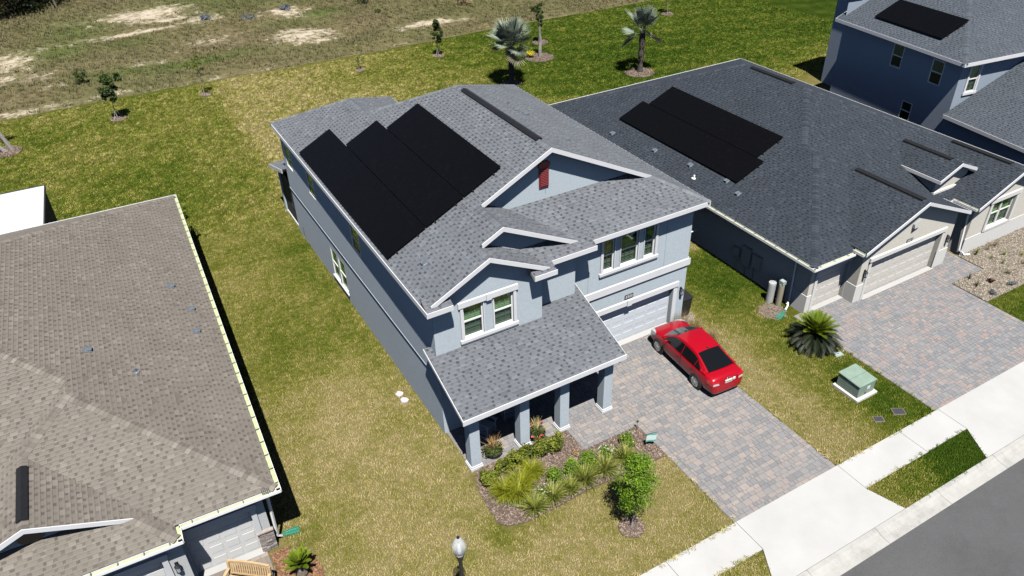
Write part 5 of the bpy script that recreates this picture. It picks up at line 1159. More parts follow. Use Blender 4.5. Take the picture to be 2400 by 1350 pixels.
BEDS = [BED, ring(10.82, 12.22, .43, s=1), ring(23.0, 15.75, .75, s=2), ring(23.15, 18.35, .5, j=.2, s=3)] + [ring(x, y, r) for (x, y, r) in ((37.3, 46.3, 1.15), (32.75, 53.75, 1.2), (26.0, 58.85, .5), (.98, 59.05, .55), (-6.1, 57.0, .95), (7.3, 60.5, .45), (19.15, 59.1, .4), (34.9, 57.2, .7), (49.4, 57.8, .6), (27.74, 49.7, .8), (19.62, 20.0, .36), (22.06, 13.0, .62))]
BEDS.append([(.46, 17.3), (.95, 17.2), (1.30, 16.95), (1.62, 16.45), (1.75, 15.9), (1.6, 15.1), (1.2, 14.6), (.46, 14.4)])
bb = [(min(p[0] for p in b_), max(p[0] for p in b_), min(p[1] for p in b_), max(p[1] for p in b_), b_) for b_ in BEDS]
def free(x, y):
    for (a, b_, c, d, poly) in bb:
        if a < x < b_ and c < y < d and inside(poly, x, y): return False
    return True
tf = tuft_object('grass_tuft', 'grass_blade', 11, .055, .075, .011, 1, .9)
tfb = tuft_object('grass_tuft_wide', 'grass_blade', 14, .055, .15, .018, 2, .9)
tfe = tuft_object('grass_runner', 'grass_blade', 7, .06, .05, .012, 3, 1.8)
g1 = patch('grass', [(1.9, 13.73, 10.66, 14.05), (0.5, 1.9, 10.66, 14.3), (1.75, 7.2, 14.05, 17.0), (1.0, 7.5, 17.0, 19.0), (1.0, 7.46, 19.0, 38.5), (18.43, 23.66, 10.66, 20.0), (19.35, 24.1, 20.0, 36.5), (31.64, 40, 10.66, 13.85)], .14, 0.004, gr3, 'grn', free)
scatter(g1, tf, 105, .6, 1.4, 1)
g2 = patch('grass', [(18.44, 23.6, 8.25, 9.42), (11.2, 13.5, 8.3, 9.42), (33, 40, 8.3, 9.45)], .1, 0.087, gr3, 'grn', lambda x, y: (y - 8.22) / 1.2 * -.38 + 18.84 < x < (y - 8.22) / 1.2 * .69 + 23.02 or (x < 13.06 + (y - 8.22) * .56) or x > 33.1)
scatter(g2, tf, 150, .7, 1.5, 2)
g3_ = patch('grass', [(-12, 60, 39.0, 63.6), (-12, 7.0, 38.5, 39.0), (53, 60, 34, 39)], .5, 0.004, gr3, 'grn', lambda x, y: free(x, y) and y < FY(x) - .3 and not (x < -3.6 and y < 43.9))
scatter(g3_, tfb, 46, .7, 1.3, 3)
# runners creeping over the edges of walk and paving
g4 = patch('grass', [(7.0, 13.73, 10.52, 10.66), (18.43, 23.66, 10.54, 10.68), (18.5, 23.6, 9.38, 9.5), (11.3, 13.5, 9.38, 9.5), (13.70, 13.78, 10.7, 14.0), (18.38, 18.46, 10.7, 18), (23.62, 23.72, 10.7, 15), (19.0, 23, 8.16, 8.24)], .07, 0.088, gr3, 'grn')
scatter(g4, tfe, 55, .5, 1.5, 4)
def fld_z(x, y):
    f0 = FY(x); return 0.012 + 0.22 * smoothstep(0, 3, y - f0) * (0.5 + noise.noise(Vector((x * 0.22, y * 0.22, 1.0)))) - .02
tff = tuft_object('field_tuft', 'field_blade', 14, .17, .17, .02, 5, .8)
g5 = patch('dry_grass', [(-12, 62, 62.6, 108)], .5, fld_z, field_att, 'fld', lambda x, y: y > FY(x) + .1, lambda x, y: max(0.0, 1 - 1.6 * field_att(x, y)[0]) * (.45 + .9 * max(0, .5 + noise.noise(Vector((x * .35, y * .35, 7))))))
scatter(g5, tff, 11, .5, 1.7, 5, 'dn')
# ------------------------------------------------------------------ plants
def leaves(mb, pts, size, rg, out_from=None, asp=.55, bias=.6):
    for (p, tone) in pts:
        n = Vector((rg.gauss(0, 1), rg.gauss(0, 1), rg.gauss(0, 1) + bias))
        if out_from is not None: n += (p - out_from).normalized() * 1.2
        n.normalize(); u = n.cross(Vector((rg.gauss(0, 1), rg.gauss(0, 1), rg.gauss(0, 1)))).normalized(); v = n.cross(u); s = size * rg.uniform(.65, 1.3)
        i = len(mb.v); q = [p - u * s * .5, p + v * s * asp * .5, p + u * s * .5, p - v * s * asp * .5]; q[2] = q[2] - n * s * .12
        mb.v.extend([tuple(k) for k in q]); mb.f.append((i, i + 1, i + 2, i + 3)); mb.m.append(0); mb.att.extend([(tone,) * 3] * 4)
def blob_points(c, rad, n, rg, clumps=12, shell=.55, cl=.33, tone=None):
    c = Vector(c); cc = []
    for k in range(clumps):
        d = Vector((rg.gauss(0, 1), rg.gauss(0, 1), rg.gauss(0, 1))).normalized(); r_ = rg.uniform(shell, .95); cc.append((Vector((d.x * rad[0] * r_, d.y * rad[1] * r_, d.z * rad[2] * r_)), rg.uniform(.15, .85)))
    out = []
    for k in range(n):
        q, tn = rg.choice(cc); d = Vector((rg.gauss(0, 1), rg.gauss(0, 1), rg.gauss(0, 1))).normalized() * (rg.random() ** .4) * cl
        p = c + q * .82 + Vector((d.x * rad[0], d.y * rad[1], d.z * rad[2]))
        out.append((p, min(1, max(0, tn + rg.gauss(0, .18)))))
    return out
def blades(mb, c, n, length, width, rg, lean=(.3, 1.1), seg=4, droop=.5, tone=(.1, .9), tip=.1, stripe=False, rad=.05):
    c = Vector(c)
    for k in range(n):
        a = rg.random() * 6.283; e = rg.uniform(*lean); L = length * rg.uniform(.65, 1.15); w = width * rg.uniform(.7, 1.2); d = Vector((math.cos(a), math.sin(a), 0)); s = Vector((-d.y, d.x, 0)); p = c + d * rad * rg.random(); tn = rg.uniform(*tone); prev = None; dr = droop * rg.uniform(.6, 1.3)
        for j in range(seg + 1):
            t = j / seg; ww = w * (1 - t) ** .6 * (.55 + .45 * min(1, t * 4)) if j < seg else w * tip; an = e + dr * t * t; q0 = p - s * ww / 2; q1 = p + s * ww / 2; i = len(mb.v)
            mb.v.extend([tuple(q0), tuple(q1)]); mb.att.extend([(tn,) * 3] * 2)
            if prev is not None: mb.f.append((prev, prev + 1, i + 1, i)); mb.m.append(0)
            prev = i; p = p + (d * math.sin(an) + Vector((0, 0, 1)) * math.cos(an)) * (L / seg)
def shrub(name, label, cat, x, y, rad, h, mat, n, size, seed, group, z0=.03, stems=5, flowers=None):
    rg = random.Random(seed); t = thing(name, label, cat, (x, y, z0), 0, group); c = Vector((x, y, z0 + h * .55))
    mb = MB(); leaves(mb, blob_points(c, (rad[0], rad[1], h * .52), n, rg, 16, .5, .42), size, rg, c - Vector((0, 0, h * .3))); build('foliage', mb, mat, t, att='lf')
    mb = MB()
    for k in range(stems):
        a = rg.random() * 6.28; mb.tube([(x, y, z0 - .02), (x + rad[0] * .3 * math.cos(a), y + rad[1] * .3 * math.sin(a), z0 + h * .35), (x + rad[0] * .6 * math.cos(a), y + rad[1] * .6 * math.sin(a), z0 + h * .75)], [.018, .012, .006], 5)
    build('stem', mb, 'bark', t, kind='stuff')
    if flowers:
        m2, nf, fs = flowers; mb = MB(); pts = []
        for k in range(nf):
            d = Vector((rg.gauss(0, 1), rg.gauss(0, 1), abs(rg.gauss(0, 1)) + .3)).normalized(); p = c + Vector((d.x * rad[0], d.y * rad[1], d.z * h * .55))
            for q in range(5): pts.append((p + Vector((rg.gauss(0, fs * .3), rg.gauss(0, fs * .3), rg.gauss(0, fs * .2))), rg.random()))
        leaves(mb, pts, fs, rg, None, .9); build('flower', mb, m2, t, att='lf', kind='stuff')
    return t
GH = 'dark green hedge shrubs along the porch'
HX = [(7.72, 16.15, .33, .66, 'leftmost hedge shrub in the front bed, beside the corner porch column'), (8.35, 16.32, .33, .64, 'hedge shrub second from the corner column in the front bed row'), (8.85, 16.38, .35, .68, 'hedge shrub in front of the first potted cordyline'), (9.38, 16.42, .35, .68, 'hedge shrub in front of the second porch column'),
      (9.9, 16.4, .37, .72, 'hedge shrub in front of the potted plant with pink flowers'), (10.45, 16.35, .4, .8, 'rightmost and tallest hedge shrub in the front bed row, near third porch column')]
for i, (x, y, r_, h, lb) in enumerate(HX): shrub('hedge_shrub', lb, 'shrub', x, y, (r_, r_ * .95), h, 'leaf_hedge', 950, .085, 50 + i, GH)
GB = 'round green bushes in the front bed'
for i, (x, y, r_, h, lb) in enumerate([(9.72, 15.12, .34, .55, 'round bright green bush nearest the golden grass clumps'), (10.42, 15.05, .38, .62, 'round bright green bush behind the second striped flax from the right side'), (11.08, 15.1, .39, .6, 'round bright green bush in the middle of the mulch bed right of the hedge'), (12.78, 15.15, .37, .58, 'round bright green bush near the driveway end of the mulch bed')]):
    shrub('round_bush', lb, 'shrub', x, y, (r_, r_), h, 'leaf_bush', 800, .07, 70 + i, GB, flowers=('petal_white', 8, .035) if i == 3 else None)
shrub('flowering_bush', 'pale bush dotted with white flowers behind the striped flax plants', 'shrub', 11.88, 15.1, (.3, .28), .5, 'leaf_bush', 420, .07, 79, None, flowers=('petal_white', 20, .04))
shrub('flowering_bush', 'thin low bush with white flowers between golden grass and striped flax', 'shrub', 9.05, 14.75, (.28, .3), .4, 'leaf_bush', 200, .06, 80, None, flowers=('petal_white', 14, .035))
shrub('sparse_seedling', 'small sparse reddish seedling on bare mulch behind the round bushes', 'plant', 11.0, 15.75, (.16, .16), .22, 'leaf_cordyline', 60, .07, 81, None, stems=3)
def clump(name, label, cat, x, y, n, L, w, mat, seed, group, lean=(.15, 1.2), droop=.7, z0=.03, rad=.08, extra=None, seg=5):
    rg = random.Random(seed); t = thing(name, label, cat, (x, y, z0), 0, group); mb = MB(); blades(mb, (x, y, z0), n, L, w, rg, lean, seg, droop, (0, 1), rad=rad); build('blades', mb, mat, t, att='lf')
    if extra:
        mb = MB(); blades(mb, (x, y, z0), int(n * .4), L * .75, w, rg, (.5, 1.5), seg, droop, (0, .6), rad=rad); build('old_blades', mb, extra, t, att='lf')
    return t
GF = 'striped flax plants along the front bed edge'
for i, (x, y, L, lb) in enumerate([(8.5, 14.42, .85, 'striped flax plant at the rounded left corner of the mulch bed edge'), (9.28, 14.52, .85, 'second striped flax plant from the left along the lawn edge of the bed'), (9.98, 14.52, .68, 'smallest striped flax plant, third along the lawn edge of the bed'), (10.62, 14.58, .98, 'large striped flax plant in front of the round bushes, left of the young tree crown'), (11.46, 14.62, .98, 'large striped flax plant touching the left of the young tree crown'), (12.35, 14.68, .85, 'striped flax plant half hidden behind the young tree crown')]):
    clump('flax_plant', lb, 'plant', x, y, 190, L * .76, .025, 'leaf_flax', 90 + i, GF, (.05, 1.15), .95, extra='leaf_hedge', rad=.1)
GG = 'golden fountain grass clumps in the front bed'
for i, (x, y, L, lb) in enumerate([(7.95, 15.45, .95, 'leftmost golden fountain grass clump in the front bed'), (8.3, 15.15, 1.0, 'nearest golden fountain grass clump, overhanging the mulch'), (8.62, 15.5, 1.0, 'golden fountain grass clump in the middle, behind the nearest one'), (9.2, 15.75, .85, 'rightmost golden fountain grass clump, against the hedge shrubs')]):
    clump('fountain_grass', lb, 'grass clump', x, y, 420, L * .74, .018, 'leaf_gold', 100 + i, GG, (.02, .8), 2.0, rad=.15, extra='leaf_bush')
GD = 'dry feathery grass clumps beside the car'
for i, (x, y, lb) in enumerate([(19.25, 19.05, 'dry feathery grass clump beside the red car, nearer the house wall'), (19.4, 18.15, 'dry feathery grass clump beside the red car, farther from the house wall'), (19.0, 19.6, 'dry feathery grass clump right at the house corner by the garage')]):
    clump('feather_grass', lb, 'grass clump', x, y, 260, .72, .008, 'leaf_dry', 110 + i, GD, (.02, .75), .8, rad=.16)
def branchy(mb, base, top, r0, rg, n=9, spread=.6, low=.35):
    base, top = Vector(base), Vector(top); ax = top - base; pts = [base + ax * t + Vector((rg.gauss(0, .03), rg.gauss(0, .03), 0)) * (t > 0) for t in (0, .2, .4, .6, .8, 1)]
    mb.tube(pts, [r0, r0 * .85, r0 * .7, r0 * .5, r0 * .3, r0 * .12], 7)
    for k in range(n):
        t = rg.uniform(low, .95); p = base + ax * t; a = rg.random() * 6.28; L = spread * (1.1 - t) * rg.uniform(.6, 1.2); q = p + Vector((math.cos(a) * L, math.sin(a) * L, L * .7)); mb.tube([p, (p + q) / 2 + Vector((0, 0, L * .06)), q], [r0 * .35, r0 * .22, r0 * .08], 5)
def young_tree(name, label, x, y, h, cb, rx, mat, n, size, seed, group=None, top=None, trunk_r=.035, bark='grey_bark', stakes=False, clumps=26, lean=(0, 0), shape=1.0):
    rg = random.Random(seed); t = thing(name, label, 'tree', (x, y, 0), 0, group); mb = MB(); branchy(mb, (x, y, -.02), (x + lean[0], y + lean[1], h * .93), trunk_r, rg, 12, rx * 1.1, cb / h); build('trunk', mb, bark, t)
    mb = MB(); pts = []
    for k in range(clumps):
        tt = rg.random() ** .85; zc = cb + (h - cb) * (.06 + .9 * tt); rr = rx * (math.sin(math.pi * (.14 + .80 * tt)) ** .7) * shape; a = rg.random() * 6.28; q = rr * rg.uniform(.25, .85); cx, cy = x + lean[0] * zc / h + q * math.cos(a), y + lean[1] * zc / h + q * math.sin(a)
        s = rx * rg.uniform(.22, .42); tn = rg.uniform(.15, .8)
        for _ in range(n // clumps):
            d = Vector((rg.gauss(0, 1), rg.gauss(0, 1), rg.gauss(0, .8))).normalized() * s * rg.random() ** .45; pts.append((Vector((cx, cy, zc)) + d, min(1, max(0, tn + rg.gauss(0, .2)))))
    leaves(mb, pts, size, rg, Vector((x, y, cb + (h - cb) * .45)), .6); build('crown', mb, mat, t, att='lf')
    if stakes:
        mb = MB()
        for a in (.4, 3.6): mb.tube([(x + .3 * math.cos(a), y + .3 * math.sin(a), 0), (x + .04 * math.cos(a), y + .04 * math.sin(a), .75)], .014, 5)
        build('stake', mb, 'tank_white', t, kind='stuff')
    return t
young_tree('young_oak', 'bright green young oak tree in the front lawn with its own mulch ring', 10.82, 12.22, 3.05, .9, .74, 'leaf_oak', 9500, .06, 120, None, clumps=95, trunk_r=.04, lean=(.12, .1))
YT = 'young trees on the back lawn'
young_tree('young_oak', 'dark dense young tree with mulch ring near the field edge, upper left', .97, 59.1, 3.15, 1.25, .72, 'leaf_dark', 2600, .17, 121, YT, clumps=30, stakes=True, shape=.95)
young_tree('young_oak', 'thin yellowish young tree with a shadow beside its mulch ring', 7.26, 60.5, 3.35, 1.0, .42, 'leaf_hedge', 420, .12, 122, YT, clumps=22)
young_tree('young_oak', 'sparse yellow-green sapling behind the rear corner of the blue house', 19.09, 59.15, 2.4, .5, .32, 'leaf_gold', 170, .1, 123, YT, clumps=18)
young_tree('young_oak', 'small upright dark green tree left of the silver palm', 25.95, 58.85, 2.95, 1.0, .52, 'leaf_dark', 1900, .14, 124, YT, clumps=30, stakes=True)
young_tree('young_oak', 'small dark tree with slim trunk behind the silver palm', 34.6, 56.9, 3.5, 1.6, .5, 'leaf_dark', 900, .16, 125, YT, clumps=20)
young_tree('young_oak', 'slim tree at the top edge, right of the second silver palm', 49.4, 57.8, 3.2, 1.5, .6, 'leaf_dark', 900, .16, 126, YT, clumps=20)
young_tree('young_oak', 'thick grey-trunked tree rising from the big mulch ring behind the palm', 32.95, 54.0, 3.4, 2.4, .3, 'leaf_dark', 260, .14, 127, YT, clumps=12, trunk_r=.16)
young_tree('leaning_tree', 'grey leaning trunk at the left edge, upright one of the pair', -5.75, 57.2, 4.6, 3.2, .6, 'leaf_gold', 500, .16, 128, None, clumps=14, trunk_r=.15, lean=(-1.1, .4))
young_tree('leaning_tree', 'grey trunk leaning far left at the left edge of the lawn', -6.15, 57.1, 3.6, 2.4, .6, 'leaf_dark', 500, .16, 129, None, clumps=14, trunk_r=.14, lean=(-2.0, .2))
# field shrubs and the dark thicket at the far corner
FS_ = 'wild shrubs in the sandy field'
for i, (x, y, r_, h, mt, lb) in enumerate([(-.5, 68.3, .6, 1.4, 'leaf_dark', 'thin green wild shrub standing in the field above the dark young tree'), (2.0, 67.2, .35, .8, 'leaf_dark', 'small dark wild shrub on sand at the field edge'), (26.4, 78.3, 1.1, 1.0, 'leaf_dark', 'dark low wild shrub at the top edge above the sapling'), (34.9, 71.8, 1.0, .9, 'leaf_dry', 'brown low wild shrub at the top edge above the small upright tree'), (11.6, 81.2, .8, .6, 'leaf_blue', 'blue-grey wild shrub on white sand'), (15.2, 79.2, .9, .45, 'leaf_blue', 'bluish wild shrub in dry grass between sand patches'), (19.2, 80.6, .7, .5, 'leaf_blue', 'small blue-grey wild shrub on the narrow sand strip'),
                                          (26.5, 73.8, .35, .5, 'leaf_dark', 'small green wild shrub in the dry grass left of the palms'), (39.5, 65.6, .5, .6, 'leaf_dark', 'small dark shrub at the field edge between the two palms')]):
    shrub('wild_shrub', lb, 'shrub', x, y, (r_, r_), h, mt, 420, .16, 140 + i, FS_, z0=.05)
rg = random.Random(77); t = thing('thicket_tree', 'large dark tree thicket in the far upper left corner', 'tree', (-6, 99, 0)); mb = MB()
for k in range(9):
    x, y = -12 + 13 * rg.random(), 95 + 9 * rg.random(); branchy(mb, (x, y, 0), (x + rg.gauss(0, .4), y, 4), .12, rg, 8, 1.6)
build('trunk', mb, 'bark', t, kind='stuff'); mb = MB(); pts = []
for k in range(150):
    x = -14 + 15 * rg.random(); y = 93.2 + .55 * max(0, x + 6) + 10 * rg.random() ** 1.5; c = Vector((x, y, rg.uniform(.3, 4.2))); tn = rg.uniform(0, .6)
    for _ in range(90): pts.append((c + Vector((rg.gauss(0, .75), rg.gauss(0, .75), rg.gauss(0, .5))), tn + rg.gauss(0, .12)))
leaves(mb, pts, .34, rg); build('crown', mb, 'leaf_thicket', t, att='lf')
# ------------------------------------------------------------------ silver fan palms
def fan_palm(label, x, y, h, seed, nf, spread):
    rg = random.Random(seed); t = thing('fan_palm', label, 'palm tree', (x, y, 0), 0, 'silver fan palms on the back lawn'); mb = MB()
    prof = [(.24, -.05), (.2, .3), (.17, .7), (.2, 1.0), (.22, 1.5), (.2, 2.0), (.24, 2.5), (.2, h)]; mb.lathe(prof, (x, y, 0), 10); build('trunk', mb, 'palm_trunk', t)
    mb = MB()
    for k in range(46):   # leaf boots
        a = rg.random() * 6.28; zz = rg.uniform(.9, h); r_ = .19; p = Vector((x + r_ * math.cos(a), y + r_ * math.sin(a), zz)); d = Vector((math.cos(a), math.sin(a), 1.3)).normalized(); s = Vector((-math.sin(a), math.cos(a), 0)) * .05; i = len(mb.v)
        mb.face([p - s, p + s, p + d * .26 + s * .4, p + d * .26 - s * .4], [(rg.random(),) * 3] * 4)
    build('leaf_boots', mb, 'leaf_dry', t, att='lf', kind='stuff')
    for k in range(nf):
        a = 6.283 * k / nf + rg.uniform(-.3, .3); el = spread[k % len(spread)] + rg.uniform(-.12, .12); d = Vector((math.cos(a) * math.cos(el), math.sin(a) * math.cos(el), math.sin(el))); base = Vector((x, y, h - .05)); pet = rg.uniform(.8, 1.1); tip = base + d * pet; mb = MB()
        st = MB(); st.tube([base, base + d * pet * .5, tip], [.04, .03, .02], 5)
        side = Vector((-math.sin(a), math.cos(a), 0)); nrm = side.cross(d); nrm = nrm if nrm.z > 0 else -nrm; ns = 30; bt = rg.uniform(.3, .7)
        for j in range(ns):
            th = (-1 + 2 * j / (ns - 1)) * 2.15; L = rg.uniform(1.1, 1.3) * (1.0 - .18 * abs(th) / 2.15); fold = .34 * abs(math.sin(th)); dd = (d * math.cos(th) + side * math.sin(th) + nrm * fold).normalized(); w = side * math.cos(th) - d * math.sin(th); w.normalize(); i = len(mb.v); ww = .05; tn = min(1, max(0, bt + rg.gauss(0, .16)))
            m1 = tip + dd * L * .55; m2 = tip + dd * L - Vector((0, 0, .10 * rg.random()))
            mb.v.extend([tuple(tip), tuple(m1 - w * ww + nrm * .02), tuple(m2), tuple(m1 + w * ww - nrm * .01)]); mb.f.append((i, i + 1, i + 2, i + 3)); mb.m.append(0); mb.att.extend([(tn,) * 3, (tn,) * 3, (min(1, tn + .25),) * 3, (tn,) * 3])
        o = build('frond', mb, 'leaf_drygrey' if el < -.25 else 'leaf_silver', t, att='lf'); build('petiole', st, 'leaf_petiole', o)
    return t

fan_palm('silver fan palm with full wide crown just behind the blue house roof', 27.74, 49.6, 3.1, 5, 23, (1.25, .95, .5, 1.1, .1, .75, -.55, .45, -.2, .3))
fan_palm('silver fan palm with narrow upright crown in a mulch ring behind the charcoal roof', 37.4, 46.4, 3.15, 9, 12, (1.35, 1.1, .75, 1.2, -.6, .9, .2))
shrub('yellow_flower_shrub', 'bright yellow flowering shrub on the mulch ring behind the palm', 'shrub', 32.05, 54.25, (.45, .4), .5, 'petal_yellow', 420, .12, 160, None, z0=.04)
# ------------------------------------------------------------------ sago palms
def sago(label, x, y, n, L, seed, new=0, z0=.05, group='sago palms beside the paving'):
    rg = random.Random(seed); t = thing('sago_palm', label, 'palm', (x, y, z0), 0, group); mb = MB(); mb.lathe([(.16, -.05), (.19, .12), (.15, .32), (.06, .4)], (x, y, z0), 9); build('stem', mb, 'bark', t); c = Vector((x, y, z0 + .42))
    for k in range(n):
        young = k < new; a = (k * 2.39996 + rg.uniform(-.2, .2)); tt = (k + .5) / n; el = (1.45 - .75 * (k / max(1, new))) if young else (1.0 - 1.15 * tt + rg.uniform(-.1, .1))
        d = Vector((math.cos(a), math.sin(a), 0)); s = Vector((-d.y, d.x, 0)); LL = L * (.88 if young else rg.uniform(.85, 1.08)); p = c.copy(); pts = []; e = el; m = 14
        for j in range(m + 1):
            pts.append(p.copy()); p = p + (d * math.cos(e) + Vector((0, 0, 1)) * math.sin(e)) * (LL / m); e -= (.035 if young else .075)
        mb = MB(); tn = rg.uniform(.2, .9)
        for j in range(1, m + 1):
            q = pts[j]; dr = (pts[j] - pts[j - 1]).normalized(); up_ = s.cross(dr); up_ = up_ if up_.z > 0 else -up_
            for h_ in (0.0, .5):
                qq = q - dr * (LL / m) * h_; f_ = (j - h_) / m; ll = L * .19 * math.sin(math.pi * min(1, .12 + f_ * .86)) ** .6 + .02
                for sg in (-1, 1):
                    dirv = (s * sg * .8 + dr * .55 + up_ * .3).normalized(); wv = dr * .022; i = len(mb.v); mb.v.extend([tuple(qq - wv), tuple(qq + wv), tuple(qq + dirv * ll)]); mb.f.append((i, i + 1, i + 2)); mb.m.append(0); mb.att.extend([(min(1, max(0, tn + rg.gauss(0, .15))),) * 3] * 3)
        o = build('frond', mb, 'leaf_sago_new' if young else 'leaf_sago', t, att='lf'); st = MB(); st.tube(pts[::3] + [pts[-1]], [.009] * 4 + [.005] * (len(pts[::3]) - 3), 4); build('rachis', st, 'rachis_new' if young else 'rachis_dark', o)
    return t
sago('large dark sago palm with bright green new fronds beside the rose paver driveway', 22.95, 15.85, 110, 1.15, 3, 42)
sago('small green sago palm in the mulch bed by the wooden bench', 1.14, 15.95, 26, .62, 4, 26)
# ------------------------------------------------------------------ red sedan
def sedan():
    yaw = R(-3.2); t = thing('sedan_car', 'red four-door sedan parked nose-in by the garage on the paver driveway', 'car', (17.80, 17.48, .03), yaw); M = TM[t] @ Matrix.Scale(.955, 4)
    V = lambda x, y, z_: M @ Vector((x, y, z_))
    ST = [(-2.275, .58, .30, .56, .58), (-2.265, .69, .25, .66, .70), (-2.23, .75, .22, .78, .90), (-2.15, .785, .25, .87, 1.0), (-2.0, .815, .22, .915, 1.035), (-1.72, .84, .2, .945, 1.05), (-1.3, .85, .19, .955, 1.055), (-.8, .852, .18, .95, 1.045), (-.3, .852, .18, .945, 1.035), (.2, .852, .18, .94, 1.02), (.7, .852, .18, .93, 1.0), (1.05, .85, .19, .915, .985), (1.35, .845, .2, .875, .945), (1.65, .83, .21, .825, .89), (1.88, .795, .23, .765, .82), (2.02, .73, .26, .69, .735), (2.08, .64, .31, .62, .65), (2.105, .5, .38, .54, .56)]
    mb = MB(); rows = []
    for (y, w, zb, zs, zt) in ST:
        half = [(w * .80, zb), (w * .95, zb + (zs - zb) * .12), (w * .995, zb + (zs - zb) * .40), (w, zb + (zs - zb) * .62), (w * .985, zb + (zs - zb) * .86), (w * .955, zs), (w * .84, zs + (zt - zs) * .55), (w * .5, zt - .012), (0, zt)]
        rows.append([(x, y, z_) for x, z_ in half] + [(-x, y, z_) for x, z_ in half[-2::-1]])
    n = len(rows[0]); base = len(mb.v)
    for r_ in rows: mb.v.extend([tuple(V(*p)) for p in r_])
    for i in range(len(rows) - 1):
        for j in range(n - 1): a = base + i * n + j; mb.f.append((a, a + 1, a + n + 1, a + n)); mb.m.append(0)
    mb.f.append(tuple(base + j for j in range(n))); mb.f.append(tuple(base + (len(rows) - 1) * n + j for j in range(n))); mb.m += [0, 0]
    for i in range(len(rows) - 1): a = base + i * n; mb.f.append((a, a + n, a + 2 * n - 1, a + n - 1)); mb.m.append(0)
    body = build('body', mb, 'car_paint', t, smooth=True)
    for pg in body.data.polygons:
        if len(pg.vertices) > 4: pg.use_smooth = False
    sd = body.modifiers.new('round', 'SUBSURF'); sd.levels = 2; sd.render_levels = 2
    rail = [(.745, 1.10, .975), (.665, .78, 1.19), (.60, .42, 1.385), (.58, .0, 1.437), (.575, -.45, 1.425), (.57, -.88, 1.36), (.625, -1.3, 1.21), (.70, -1.74, 1.05)]
    belt = [(.80, 1.12, .955), (.812, .78, .945), (.818, .42, .945), (.818, 0, .95), (.818, -.45, .955), (.815, -.88, .965), (.81, -1.3, .98), (.795, -1.78, 1.0)]
    def cr(P, m=4):
        out = []
        for i in range(len(P) - 1):
            p0, p1, p2, p3 = [Vector(P[max(0, min(len(P) - 1, k))]) for k in (i - 1, i, i + 1, i + 2)]
            for j in range(m):
                u = j / m; out.append(tuple(.5 * (2 * p1 + (p2 - p0) * u + (2 * p0 - 5 * p1 + 4 * p2 - p3) * u * u + (3 * p1 - p0 - 3 * p2 + p3) * u ** 3)))
        return out + [tuple(P[-1])]
    rail, belt = cr(rail), cr(belt)
    cab = MB(); crown = [.035] * len(rail); QI = 4
    def top(i, u):   # u -1..1
        x, y, z_ = rail[i]; return (x * u, y + ((.10 * (1 - i / 8.0) if i < 8 else 0) - (.07 * (i - 20) / 8.0 if i > 20 else 0)) * (1 - u * u), z_ + crown[i] * (1 - u * u))
    def strip(mbx, i0, i1, u0, u1, lift=0.0, nu=8):
        g = []
        for i in range(i0, i1 + 1):
            g.append([Vector(top(i, u0 + (u1 - u0) * k / nu)) + Vector((0, 0, lift)) for k in range(nu + 1)])
        b0 = len(mbx.v)
        for r_ in g: mbx.v.extend([tuple(V(*p)) for p in r_])
        for i in range(len(g) - 1):
            for k in range(nu): a = b0 + i * (nu + 1) + k; mbx.f.append((a, a + 1, a + nu + 2, a + nu + 1)); mbx.m.append(0)
    strip(cab, 8, 20, -1, 1)
    for (i0, i1) in ((0, 8), (20, 28)): strip(cab, i0, i1, -1, -.90, 0, 2); strip(cab, i0, i1, .90, 1, 0, 2)
    for sg in (1, -1):
        for i in range(len(rail) - 1):
            q = [rail[i], rail[i + 1], belt[i + 1], belt[i]]; cab.face([V(p[0] * sg, p[1], p[2]) for p in q])
    build('cabin', cab, 'car_paint', t, smooth=True)
    g = MB(); strip(g, 0, 8, -.895, .895, .004); build('windshield', g, 'windshield', t, smooth=True)
    g = MB(); strip(g, 20, 28, -.885, .885, .004); build('rear_window', g, 'car_glass', t, smooth=True)
    lerp = lambda a, b, k: Vector(a) * (1 - k) + Vector(b) * k
    def side_pt(y, k):
        for i in range(len(rail) - 1):
            if rail[i][1] >= y >= rail[i + 1][1]:
                f = (rail[i][1] - y) / (rail[i][1] - rail[i + 1][1]); a = lerp(rail[i], rail[i + 1], f); b_ = lerp(belt[i], belt[i + 1], f); return lerp(b_, a, k)
    for sg, nm in ((1, 'r'), (-1, 'l')):
        for ys in ([.90, .78, .60, .42, .2, 0, -.21], [-.24, -.45, -.66, -.88, -1.08], [-1.10, -1.2, -1.3, -1.42]):
            g = MB()
            for a, b_ in zip(ys[:-1], ys[1:]):
                kk = lambda y_: .84 * min(1.0, max(.12, (1.0 - y_) / .26)) * min(1.0, max(.1, (y_ + 1.62) / .5)); ka, kb = kk(a), kk(b_)
                q = [side_pt(a, .07), side_pt(b_, .07), side_pt(b_, kb), side_pt(a, ka)]; g.face([V((p.x + .02) * sg, p.y, p.z + .012) for p in q])
            build('side_window', g, 'car_glass', t)
        for (y0, y1) in ((.95, -.235), (-.245, -1.2)):   # doors: seams
            g = MB()
            for y in (y0, y1):
                g.face([V(.858 * sg, y - .006, .3), V(.858 * sg, y + .006, .3), V(.858 * sg, y + .006, .72), V(.858 * sg, y - .006, .72)]); g.face([V(.858 * sg, y - .006, .72), V(.858 * sg, y + .006, .72), V(.825 * sg, y + .006, .95), V(.825 * sg, y - .006, .95)])
            build('door_seam', g, 'dark_rubber', t)
